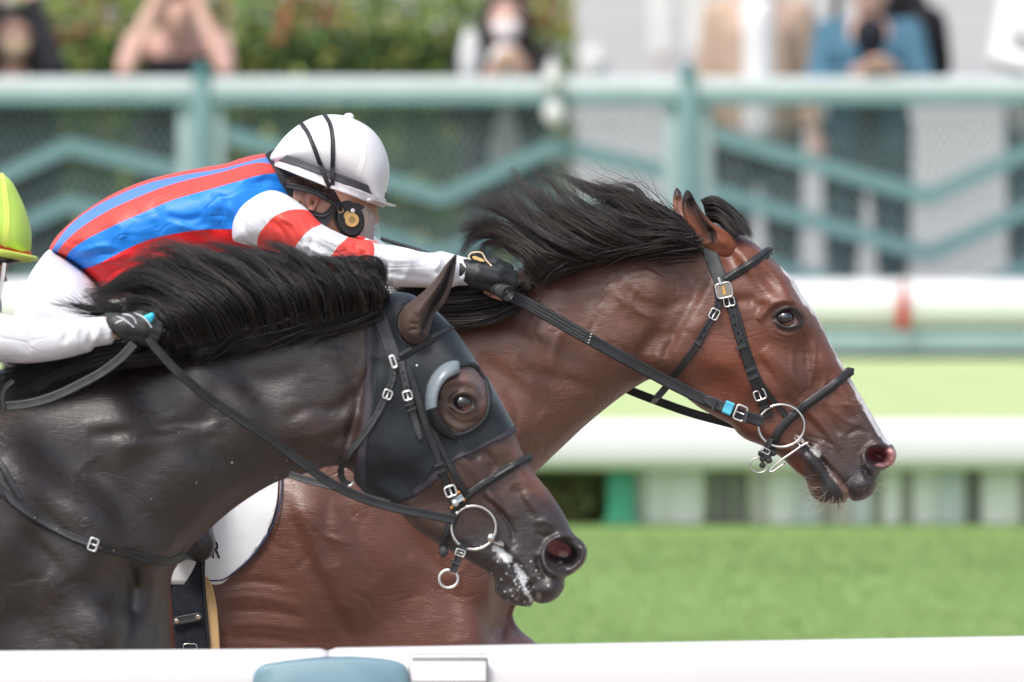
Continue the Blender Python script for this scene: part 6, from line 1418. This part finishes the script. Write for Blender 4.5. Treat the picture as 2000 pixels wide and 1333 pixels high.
# whiskers
def whisk_at(S, pts, n, L, seed, parent, r=.00035, dirs=None):
    rg = np.random.default_rng(seed); gl_ = []
    o_all = []
    for i in range(n):
        px, py, dx, dy = pts[rg.integers(0, len(pts))]
        x = px + rg.normal(0, 8); y = py + rg.normal(0, 7); D = (S.hit(x, y) or S.D0) + .001
        l = L * rg.uniform(.5, 1.3); a = math.atan2(dy, dx) + rg.normal(0, .35); b = rg.normal(0, .25)
        g = [(x, y, D), (x + l * .5 * math.cos(a), y + l * .5 * math.sin(a), D - .012), (x + l * math.cos(a + b), y + l * math.sin(a + b), D - .008)]
        o_all.append(g)
    c = np.array(o_all); K = 6; t = np.linspace(0, 1, K)[None, :, None]
    q = (1 - t) ** 2 * c[:, 0:1] + 2 * t * (1 - t) * c[:, 1:2] + t * t * c[:, 2:3]
    w3 = P(q[..., 0], q[..., 1], q[..., 2]); tg = np.gradient(w3, axis=1); tg /= np.linalg.norm(tg, axis=2, keepdims=True) + 1e-9
    a = np.cross(tg, FWD); a /= np.linalg.norm(a, axis=2, keepdims=True) + 1e-9; b = np.cross(a, tg); rad = r * np.linspace(1, .3, K)[None, :, None]
    vs = np.stack([w3 + (a * math.cos(s) + b * math.sin(s)) * rad for s in (0, 2.1, 4.2)], 2)
    base = (np.arange(n) * K * 3)[:, None, None] + (np.arange(K - 1) * 3)[None, :, None]; k0 = np.arange(3)[None, None]; k1 = (k0 + 1) % 3
    f = np.stack([base + k0, base + k1, base + 3 + k1, base + 3 + k0], -1).reshape(-1, 4)
    o = mkobj('whiskers', vs.reshape(-1, 3), f, whisk, parent, kind='stuff'); set_col(o, 'tone', np.repeat(np.clip(rg.normal(.9, .3, n), .3, 1.5), K * 3)[:, None] * np.ones((1, 3)))
whisk_at(SB, [(1585, 940, -1, .3), (1600, 965, -1, .5), (1612, 978, -.7, .8), (1640, 980, 0, 1), (1590, 955, -1, .2), (1625, 975, -.4, 1)], 110, 40, 31, HB)
whisk_at(SB, [(1688, 905, -.9, .4), (1680, 930, -.7, .8), (1700, 950, -1, .3), (1690, 880, -1, -.1)], 46, 26, 32, HB, .0003)
whisk_at(SB, [(1714, 935, 1, .3), (1708, 960, 1, .5), (1728, 918, .6, .8)], 26, 22, 33, HB, .0003)
whisk_at(SB, [(1670, 780, .9, -.5), (1680, 800, 1, -.2)], 12, 24, 35, HB, .0003)
whisk_at(SK, [(1030, 1120, 1, -.4), (1050, 1130, 1, -.6), (1010, 1150, -.5, 1)], 30, 22, 34, HK, .0002)

gk = [G((748, 596, 18.95), (752, 570, 18.93), (742, 540, 18.93), (715, 520, 18.95), (690, 530, 18.97)),
      G((728, 606, 18.94), (730, 572, 18.92), (710, 540, 18.92), (680, 524, 18.94), (650, 528, 18.96)),
      G((700, 615, 18.93), (695, 575, 18.91), (668, 540, 18.92), (630, 520, 18.94), (590, 530, 18.97)),
      G((665, 622, 18.93), (655, 575, 18.91), (625, 535, 18.92), (585, 510, 18.94), (545, 508, 18.97)),
      G((625, 630, 18.92), (612, 575, 18.90), (575, 525, 18.92), (525, 495, 18.94), (480, 490, 18.97)),
      G((580, 640, 18.92), (562, 580, 18.90), (520, 528, 18.92), (465, 500, 18.94), (410, 490, 18.97)),
      G((530, 648, 18.91), (510, 590, 18.89), (460, 540, 18.91), (400, 508, 18.94), (340, 494, 18.97), (290, 494, 18.98)),
      G((480, 656, 18.91), (455, 600, 18.89), (400, 552, 18.91), (340, 524, 18.94), (280, 515, 18.97), (232, 535, 18.98)),
      G((430, 664, 18.90), (400, 610, 18.88), (345, 570, 18.90), (290, 550, 18.93), (235, 555, 18.96), (190, 580, 18.97)),
      G((385, 672, 18.90), (355, 622, 18.88), (310, 590, 18.90), (260, 575, 18.93), (210, 585, 18.95), (168, 605, 18.96)),
      G((350, 680, 18.89), (328, 640, 18.88), (298, 612, 18.90), (250, 600, 18.93), (205, 605, 18.95))]
hair('mane', gk, 10000, mane_k, HK, r=.00072, K=16, clumps=110, spread=10, tip=24, curl=12, dspread=.05, len_j=(.5, 1.1), seed=41, tight=.75)
hair('mane_fringe', [G((735, 590, 18.93), (725, 612, 18.90), (705, 630, 18.895), (680, 640, 18.89)), G((640, 610, 18.92), (628, 632, 18.89), (610, 648, 18.88), (585, 656, 18.88)), G((540, 625, 18.91), (525, 650, 18.88), (500, 664, 18.87), (470, 672, 18.87)), G((430, 640, 18.9), (415, 664, 18.87), (395, 680, 18.86), (365, 688, 18.86)), G((350, 665, 18.88), (335, 685, 18.86), (320, 700, 18.86))], 900, mane_k, HK, r=.0006, K=9, clumps=90, spread=12, tip=14, curl=4, dspread=.006, len_j=(.4, 1.0), seed=47, tight=.5)
hair('mane_curl', [G((740, 570, 18.94), (752, 540, 18.92), (742, 512, 18.92), (720, 505, 18.93), (702, 515, 18.94)), G((720, 560, 18.94), (725, 530, 18.92), (700, 512, 18.92), (672, 520, 18.94), (660, 535, 18.95)), G((690, 560, 18.93), (690, 525, 18.92), (655, 515, 18.93), (630, 530, 18.95))], 600, mane_k, HK, r=.0007, K=14, clumps=14, spread=6, tip=9, curl=5, dspread=.02, seed=48)
gk2 = [G((745, 600, 18.92), (700, 618, 18.91), (650, 632, 18.90), (600, 642, 18.90)), G((660, 600, 18.92), (600, 630, 18.90), (540, 648, 18.89), (480, 660, 18.89)), G((540, 620, 18.92), (480, 645, 18.89), (420, 664, 18.88), (370, 676, 18.88)), G((430, 620, 18.92), (390, 655, 18.88), (350, 680, 18.87), (322, 690, 18.87))]
hair('mane_underlayer', gk2, 2600, mane_k, HK, r=.0014, K=9, clumps=60, spread=16, tip=12, curl=3, dspread=.02, seed=42, tight=.1)
SMk = Sheet([(750, 600), (742, 560), (710, 535), (650, 535), (590, 520), (520, 510), (440, 510), (370, 520), (310, 545), (270, 590), (300, 630), (330, 690), (400, 676), (500, 660), (600, 640), (700, 618)], 18.985, [(500, 580, .05, 60)], [], step=6, coarse=16)
SMk.build('mane_base', mat('mane_core', (.006, .006, .007), .7, .2, bump=1, bscale=90, stretch=(3, 1, .5)), HK)
SMb = Sheet([(1375, 480), (1340, 455), (1290, 446), (1230, 440), (1170, 442), (1110, 452), (1070, 475), (1048, 500), (1040, 530), (1030, 560), (1060, 545), (1120, 520), (1200, 500), (1290, 484)], 19.99, [(1200, 460, .045, 40)], [], step=6, coarse=16)
SMb.build('mane_base', mat('mane_core'), HB)
hair('mane_lower', [G((330, 690, 18.86), (280, 700, 18.84), (220, 708, 18.84), (150, 735, 18.83), (80, 765, 18.83)), G((320, 680, 18.86), (250, 690, 18.84), (180, 700, 18.84), (90, 740, 18.83), (20, 770, 18.82)), G((310, 672, 18.87), (230, 680, 18.86), (140, 695, 18.86), (60, 712, 18.85), (-20, 735, 18.84)), G((300, 668, 18.88), (200, 672, 18.88), (100, 690, 18.88), (0, 706, 18.87), (-60, 715, 18.86))],
     3600, mane_k, HK, r=.0012, K=10, clumps=50, spread=12, tip=16, curl=4, dspread=.02, seed=43)
hair('mane_lower', [G((330, 630, 18.84), (312, 640, 18.82), (310, 662, 18.82), (322, 690, 18.83)), G((350, 640, 18.85), (338, 660, 18.83), (330, 680, 18.83), (320, 698, 18.84)), G((316, 600, 18.86), (300, 612, 18.84), (305, 640, 18.82), (318, 668, 18.82))], 420, mane_k, HK, r=.0010, K=9, clumps=14, spread=7, tip=6, curl=2, dspread=.01, seed=44)
hair('mane_strays', [G((250, 615, 18.92), (160, 622, 18.93), (90, 618, 18.94), (42, 624, 18.95)), G((245, 612, 18.92), (180, 600, 18.93), (120, 560, 18.94), (95, 520, 18.95)), G((235, 612, 18.92), (190, 606, 18.93), (165, 570, 18.94), (140, 520, 18.95)), G((230, 608, 18.92), (140, 600, 18.93), (80, 590, 18.94), (45, 595, 18.95)), G((240, 600, 18.92), (200, 590, 18.93), (170, 560, 18.94)), G((230, 610, 18.92), (170, 615, 18.93), (130, 600, 18.94), (110, 565, 18.95))], 190, mane_k, HK, r=.0007, K=11, clumps=24, spread=5, tip=14, curl=3, dspread=.01, len_j=(.6, 1.05), seed=45, kind='stuff')
hair('mane_strays', [G((520, 540, 18.95), (480, 500, 18.96), (440, 480, 18.97)), G((420, 530, 18.95), (370, 490, 18.96), (320, 485, 18.97)), G((300, 530, 18.95), (260, 505, 18.96), (255, 480, 18.97)), G((720, 560, 18.95), (745, 530, 18.96), (740, 505, 18.97)), G((760, 590, 18.95), (768, 565, 18.95), (760, 530, 18.96))], 90, mane_k, HK, r=.0005, K=10, clumps=40, spread=10, tip=16, curl=6, dspread=.01, seed=46, kind='stuff')

# drops of water and grains of sand caught on the coats
def specks(S, pts, r, name, m, parent):
    mb = MB()
    for x, y in pts:
        D = S.hit(x, y)
        if D is not None: k = r * random.uniform(.6, 1.3); mb.ell(P(x, y, D - .001), (k, k * .6, k), None, 8, 6)
    mb.done(name, m, parent, kind='stuff')
drop = mat('water_drop', (.75, .75, .75), .1, .8); sand = mat('sand_grain', (.40, .28, .20), .8)
specks(SK, [(453, 904), (384, 943), (539, 934), (295, 976), (120, 1035), (860, 690), (846, 712), (905, 690), (560, 900)], .0011, 'drops', drop, HK)
specks(SB, [(random.uniform(1090, 1290), random.uniform(700, 860)) for _ in range(26)] + [(random.uniform(430, 640), random.uniform(960, 1240)) for _ in range(24)] + [(random.uniform(1060, 1180), random.uniform(780, 860)) for _ in range(30)], .0006, 'sand_grains', sand, HB)
# ================================================================== spectators leaning on the fence
def cl(name, rgb=None, r=.8): return mat(name, rgb, r, .2, var=.12, vscale=9, bump=.3, bscale=120)
skin_s = mat('spectator_skin', (.60, .37, .31), .55, .4, var=.05)
def person(px, label, top, legs, hairc, Y=42.95, H=1.68, lean=.18, open_top=None, face_down=0, hair_long=False, mask=None, arms='rail', wide=1.0, vest=None, sleeves=True, bag=None, hands=None, group='spectators along the fence', headx=0, skinm=None, neckskin=False, yaw=0):
    X = at(px, 200, Y)[0]; sk = skinm or skin_s
    T = thing('person', (X, Y, 0), label, 'spectator')
    hw = .155 * wide; sh = H - .30; hip = H * .53
    def q(x, y, z): return (X + x, Y + y, z)
    hd = q(headx, -lean - .04 - face_down * .12, H - .12 - face_down * .07)
    hz = 1.145
    if arms == 'rail':
        el = [q(-hw - .055, -lean - .10, sh - .22), q(hw + .055, -lean - .10, sh - .22)]; hn = hands or [q(-.05, -.72, hz), q(.06, -.72, hz + .01)]
    elif arms == 'elbows':
        el = [q(-hw - .03, -.62, hz), q(hw + .03, -.62, hz)]; hn = hands or [q(-.06, -.52, hz + .33), q(.06, -.52, hz + .33)]
    elif arms == 'down':
        el = [q(-hw - .04, -.02, sh - .28), q(hw + .04, -.02, sh - .28)]; hn = hands or [q(-hw - .06, -.12, sh - .52), q(hw + .06, -.12, sh - .52)]
    elif arms == 'front':
        el = [q(-hw - .08, -lean - .02, sh - .27), q(hw + .08, -lean - .02, sh - .27)]; hn = hands or [q(-.03, -.45, sh - .22), q(.03, -.45, sh - .22)]
    S = [q(-hw, -lean, sh), q(hw, -lean, sh)]
    pr = [('e', hd, (.077, .092, .108)), ('c', (hd[0], hd[1] - .015, hd[2] - .06), .055, (hd[0], hd[1] - .02, hd[2] - .085), .045), ('c', (hd[0], hd[1] + .02, hd[2] - .06), .05, q(0, -lean, sh + .02), .055),
          ('e', (hd[0], hd[1] - .096, hd[2] - .015), (.012, .018, .022)), ('e', (hd[0] - .078, hd[1] + .01, hd[2]), (.012, .02, .032)), ('e', (hd[0] + .078, hd[1] + .01, hd[2]), (.012, .02, .032)),
          ('c', (hd[0] - .03, hd[1] - .083, hd[2] + .028), .012, (hd[0] + .03, hd[1] - .083, hd[2] + .028), .012), ('c', (hd[0] - .02, hd[1] - .09, hd[2] - .052), .008, (hd[0] + .02, hd[1] - .09, hd[2] - .052), .008),
          ('c', q(0, -lean, sh - .05), .12 * wide, q(0, 0, hip), .12 * wide), ('c', S[0], .055, S[1], .055)]
    for i in (0, 1):
        s = -1 if i == 0 else 1
        pr += [('c', S[i], .052, el[i], .04), ('c', el[i], .040, hn[i], .028), ('c', q(s * .09, 0, hip), .08, q(s * .10, -.02, H * .28), .055), ('c', q(s * .10, -.02, H * .28), .055, q(s * .11, .02, .09), .038)]
        # hand: palm, four fingers, thumb
        d = Vector(hn[i]) - Vector(el[i]); d.normalize(); n_ = Vector((1, 0, 0)) if abs(d.x) < .8 else Vector((0, 1, 0)); a = d.cross(n_).normalized(); b = a.cross(d).normalized(); h0 = Vector(hn[i])
        pr.append(('c', h0, .028, h0 + d * .06, .030))
        for f in range(4):
            o0 = h0 + d * .07 + b * (f - 1.5) * .019; o1 = o0 + d * (.034, .040, .037, .028)[f] + a * .008; o2 = o1 + d * .016 + a * .022
            pr += [('c', o0, .010, o1, .009), ('c', o1, .009, o2, .008)]
        pr.append(('c', h0 + b * .028, .012, h0 + d * .05 + b * .05, .010))
    blob('body', pr, sk, T, .011, 2)
    # clothing
    tp = [('c', q(-.05, -lean, sh - .09), .115 * wide, q(-.04, -.02, hip + .02), .125 * wide), ('c', q(.05, -lean, sh - .09), .115 * wide, q(.04, -.02, hip + .02), .125 * wide), ('c', S[0], .062, S[1], .062)]
    if sleeves:
        for i in (0, 1):
            h_ = Vector(el[i]).lerp(Vector(hn[i]), .82); tp += [('c', S[i], .064, el[i], .054), ('c', el[i], .052, h_, .042)]
    elif sleeves is None: tp = [('c', q(0, -lean, sh - .12), .135 * wide, q(0, -.02, hip + .02), .14 * wide)]
    blob('top', tp, top, T, .014, 3)
    if vest is not None:   # inner shirt seen between open jacket fronts
        blob('shirt', [('c', q(0, -lean - .085, sh + .0), .075, q(0, -.115, hip + .0), .080)], vest, T, .012, 3)
    blob('trousers', [('c', q(s * .09, 0, hip + .03), .105, q(s * .105, -.03, H * .28), .082) for s in (-1, 1)] + [('c', q(s * .105, -.03, H * .28), .080, q(s * .115, .02, .12), .060) for s in (-1, 1)], legs, T, .014, 3)
    for s in (-1, 1): blob('shoe', [('c', q(s * .115, .04, .055), .045, q(s * .12, -.13, .045), .038)], cl('shoe_dark', (.05, .05, .055)), T, .01, 1)
    hp = [('e', (hd[0], hd[1] + .02, hd[2] + .03), (.092, .098, .105))]
    if hair_long:
        for s in (-1, 1): hp += [('c', (hd[0] + s * .07, hd[1] + .01, hd[2] + .02), .035, (hd[0] + s * .10, hd[1] - .01, hd[2] - .20), .045), ('c', (hd[0] + s * .10, hd[1] - .01, hd[2] - .20), .045, (hd[0] + s * .11, hd[1] - .02, hd[2] - .36), .03)]
        hp += [('c', (hd[0], hd[1] + .06, hd[2]), .09, (hd[0], hd[1] + .10, hd[2] - .25), .08)]
    blob('hair', hp, hairc, T, .011, 2)
    if mask is not None:
        blob('face_mask', [('e', (hd[0], hd[1] - .062, hd[2] - .045), (.062, .050, .052))], mask, T, .006, 2)
    return T, q, hd
black_h = cl('dark_hair', (.02, .017, .016), .5)
person(38, 'woman at the far left with long dark hair, tan mask and black top', cl('black_top', (.022, .022, .028)), cl('dark_skirt', (.03, .03, .035)), black_h, H=1.42, lean=.30, hair_long=True, mask=cl('tan_mask', (.66, .50, .36)), arms='elbows',
       hands=None, face_down=.3, yaw=0)
person(352, 'person in black top resting both elbows on the rail, hands raised to their face', cl('black_top'), cl('dark_skirt'), cl('brown_hair_cloth', (.10, .06, .045), .5), H=1.54, lean=.30, arms='elbows', sleeves=None, face_down=.8, wide=1.15)
T, q, hd = person(988, 'woman with long dark hair, white face mask and black cardigan over white shirt', cl('black_cardigan', (.03, .027, .03)), cl('dark_trousers', (.035, .032, .036)), black_h, H=1.47, lean=.26, hair_long=True, mask=cl('white_mask', (.78, .72, .75)), vest=cl('white_shirt', (.72, .72, .72)), arms='rail')
person(1480, 'man in an open tan jacket over white shirt and black trousers behind the fence', cl('tan_jacket', (.50, .37, .29)), cl('black_trousers', (.035, .037, .042)), black_h, H=1.66, lean=.03, vest=cl('bright_shirt', (.80, .80, .82)), arms='down', wide=1.12)
T5, q5, hd5 = person(1694, 'man in a blue denim jacket and black shirt, hands clasped on the rail', cl('denim_jacket', (.075, .17, .245)), cl('dark_jeans', (.035, .06, .075)), black_h, H=1.58, lean=.18, vest=cl('black_shirt', (.02, .022, .03)), arms='rail', wide=1.1)
person(2052, 'person in a white shirt and dark jeans cut off by the right frame edge', cl('white_shirt'), cl('dark_jeans'), black_h, H=1.70, lean=.2, arms='rail', wide=1.1)
person(-330, 'man in a grey shirt standing further along the fence beyond the frame', cl('grey_shirt', (.3, .3, .32)), cl('dark_trousers'), black_h, H=1.70, lean=.2, arms='rail')
# backpack on the denim man, white bags and bucket hats hanging on the fence
T = thing('backpack', q5(.20, .12, 1.2), 'black backpack on the back of the man in denim', 'backpack')
blob('pack', [('c', q5(.16, .14, 1.36), .11, q5(.20, .16, 1.12), .13), ('c', q5(.25, .05, 1.30), .09, q5(.27, .06, 1.14), .09)], cl('black_nylon', (.015, .015, .018)), T, .012, 3)
for s in (-1, 1): blob('shoulder_strap', [('c', q5(s * .13, -.16, 1.45), .02, q5(s * .15, -.10, 1.20), .02)], cl('black_nylon'), T, .008, 1)
def hang(px, py, w, h, label, name, c, Yh=42.08, cat='bag'):
    a = at(px, py, Yh); T = thing(name, a, label, cat)
    blob('fabric', [('e', (a[0], Yh, a[2]), (w / 2 * Yh / F, .05, h / 2 * Yh / F)), ('c', (a[0], Yh, a[2]), .02, (a[0] + .01, Yh, a[2] - h * .3 * Yh / F), .03)], c, T, .008, 2)
    MB().tube([(a[0] - .02, Yh, a[2] + h / 2 * Yh / F - .01), (a[0], Yh - .01, a[2] + h / 2 * Yh / F + .03), (a[0] + .02, Yh, a[2] + h / 2 * Yh / F - .01)], .005, 6).done('handle', c, T)
hang(1082, 222, 44, 46, 'white fabric pouch hanging on the mesh below the masked woman', 'pouch', cl('white_pouch', (.62, .62, .62)))
hang(1080, 150, 36, 60, 'small white towel folded over the top rail beside the masked woman', 'towel', cl('white_pouch'), 42.1, 'towel')
hang(918, 118, 44, 120, 'pale grey towel held up in front of the masked woman\'s shoulder', 'towel', cl('pale_towel', (.66, .67, .68)), 42.5, 'towel')
hang(1158, 128, 60, 80, 'round white bag standing on the fence top right of the masked woman', 'bag', cl('white_pouch'), 42.75)
# white carrier on a post further back
a = at(1330, 70, 70.0)
T = thing('person', (a[0], 70, 0), 'distant visitor in pale blue and white clothes far back on the pavement', 'visitor')
zz = 2.89
blob('body', [('c', (a[0], 70, .9), .13, (a[0], 70, 1.35), .14), ('e', (a[0], 70, 1.62), (.08, .09, .11)), ('c', (a[0] - .1, 70, .9), .08, (a[0] - .12, 70, .08), .05), ('c', (a[0] + .1, 70, .9), .08, (a[0] + .12, 70, .08), .05), ('c', (a[0], 70, 1.4), .06, (a[0], 70, 1.6), .05),
              ('c', (a[0] - .2, 70, 1.36), .05, (a[0] - .3, 69.9, 1.1), .04), ('c', (a[0] + .2, 70, 1.36), .05, (a[0] + .3, 69.9, 1.1), .04)], skin_s, T, .02, 2)
blob('shirt', [('c', (a[0], 70, .92), .17, (a[0], 70, 1.34), .18), ('c', (a[0] - .2, 70, 1.36), .08, (a[0] - .28, 69.95, 1.15), .07), ('c', (a[0] + .2, 70, 1.36), .08, (a[0] + .28, 69.95, 1.15), .07)], cl('pale_blue_shirt', (.62, .70, .78)), T, .02, 2)
blob('trousers', [('c', (a[0] - .1, 70, .9), .11, (a[0] - .12, 70, .15), .08), ('c', (a[0] + .1, 70, .9), .11, (a[0] + .12, 70, .15), .08)], cl('cream_trousers', (.68, .68, .66)), T, .02, 2)

# ================================================================== near running rail
YN = 18.2
rail_m = mat('rail_white', (.70, .70, .72), .36, .5, coat=.2, var=.012, vscale=5)
NR = thing('running_rail', at(1000, 1400, YN), 'near white plastic running rail in two butted lengths along the bottom of the view', 'rail')
def rail_len(xa, xb, ya, yb, name, round_a=False, round_b=False):
    """rounded-top hollow section from pixel (xa,ya) to (xb,yb) = its top edge"""
    A = np.array(at(xa, ya, YN)); B = np.array(at(xb, yb, YN)); n = 60; rows = []
    prof = []
    R = .062; hgt = .235
    for t in np.linspace(0, math.pi, 13): prof.append((-math.cos(t) * R * 1.0, -R * .75 + math.sin(t) * R * .75))
    prof += [(R, -hgt * .6), (R * .9, -hgt), (R * .3, -hgt - .01), (-R * .3, -hgt - .01), (-R * .9, -hgt), (-R, -hgt * .6)]
    L = np.linalg.norm(B - A); ts = np.concatenate([np.linspace(0, .02, 6), np.linspace(.03, .97, 20), np.linspace(.98, 1, 6)])
    for t in ts:
        c = A + (B - A) * t; e = 0
        if round_a: e = max(e, 1 - t * L / .022)
        if round_b: e = max(e, 1 - (1 - t) * L / .022)
        s = math.sqrt(max(1 - max(e, 0) ** 2, .0)) * .16 + .84
        rows.append([(c[0], YN + y * s, c[2] - (1 - s) * .03 + z * (s if z > -.1 else 1)) for y, z in prof])
    k = len(prof)
    o = MB().add([p for r in rows for p in r], grid_faces(len(rows), k, False, True) + [tuple(range(k)), tuple(reversed(range((len(rows) - 1) * k, len(rows) * k)))]).done(name, rail_m, NR)
    return o
rail_len(-2600, 640, 1290, 1266.5, 'rail_section', False, True)
rail_len(641.5, 4600, 1265.5, 1199, 'rail_section', True, False)
a0 = at(640, 1300, YN)
teal_b = mat('teal_plastic', (.155, .27, .33), .38, .5, var=.03, vscale=9, coat=.1)
def px_poly_box(poly, Y, th, name, m, parent, bev=.012):
    c = cr(poly, 6, True); a = [at(x, y, Y) for x, y in c]; n = len(a); cen = sum(a, Vector()) / n
    rings = []
    for s, dy in ((1.0, th), (1.0, bev), (.985, bev * .3), (.955, 0)):
        rings.append([Vector((cen.x + (p.x - cen.x) * s, Y + dy, cen.z + (p.z - cen.z) * s)) for p in a])
    v = [p for r in rings for p in r]
    return MB().add(v, grid_faces(4, n, False, True) + [tuple(range(n)), tuple(reversed(range(3 * n, 4 * n)))]).done(name, m, parent)
JB = thing('joint_bracket', a0, 'blue-grey plastic bracket clipped over the joint of the near white rail', 'bracket')
px_poly_box([(493, 1335), (497, 1315), (510, 1303), (540, 1297), (580, 1292), (630, 1288), (680, 1287), (730, 1289), (770, 1294), (790, 1302), (798, 1318), (800, 1340), (800, 1420), (792, 1455), (740, 1470), (640, 1474), (540, 1470), (500, 1455), (492, 1420)], YN - .088, .05, 'bracket_shell', teal_b, JB)
PB = (at(640, 1440, YN - .06)); MB().box((PB.x - .05, YN - .045, 0), (PB.x + .05, YN + .045, PB.z), .012).done('rail_post', teal_b, NR)
for dx in (-2.4, 2.4): MB().box((PB.x + dx - .05, YN - .045, 0), (PB.x + dx + .05, YN + .045, PB.z), .012).done('rail_post', teal_b, NR)
DP = thing('distance_plate', at(876, 1310, YN - .09), 'blank clear-edged white plate fixed on the near rail right of the blue bracket', 'plate')
def plate_box(x0, y0, x1, y1, Y, th, name, m, parent):
    a = at(x0, y0, Y); b = at(x1, y1, Y); return MB().box((a.x, Y, b.z), (b.x, Y + th, a.z), .0015).done(name, m, parent)
plate_box(804, 1283, 950, 1450, YN - .075, .012, 'plate', mat('plate_white', (.80, .80, .81), .3, .5, coat=.3), DP)
for (x0, y0, x1, y1) in ((800, 1277, 952, 1279.2), (798, 1279, 800.5, 1455), (949, 1285, 953.5, 1455), (804, 1330.5, 949, 1332.5), (804, 1286, 949, 1287.2)):
    plate_box(x0, y0, x1, y1, YN - .0775, .003, 'plate_edge', mat('edge_grey', (.20, .20, .21), .5), DP)
mb = MB(); rg9 = np.random.default_rng(9)
for _ in range(14):
    x, y = rg9.uniform(1875, 1950), rg9.normal(1276, 4); a = at(x, y, YN - .0635); mb.ell(a, (rg9.uniform(.0006, .0022), .0006, rg9.uniform(.0005, .0012)), None, 6, 4)
mb.done('scuff', mat('scuff_grey', (.35, .35, .36), .8), NR, kind='stuff')
bake()
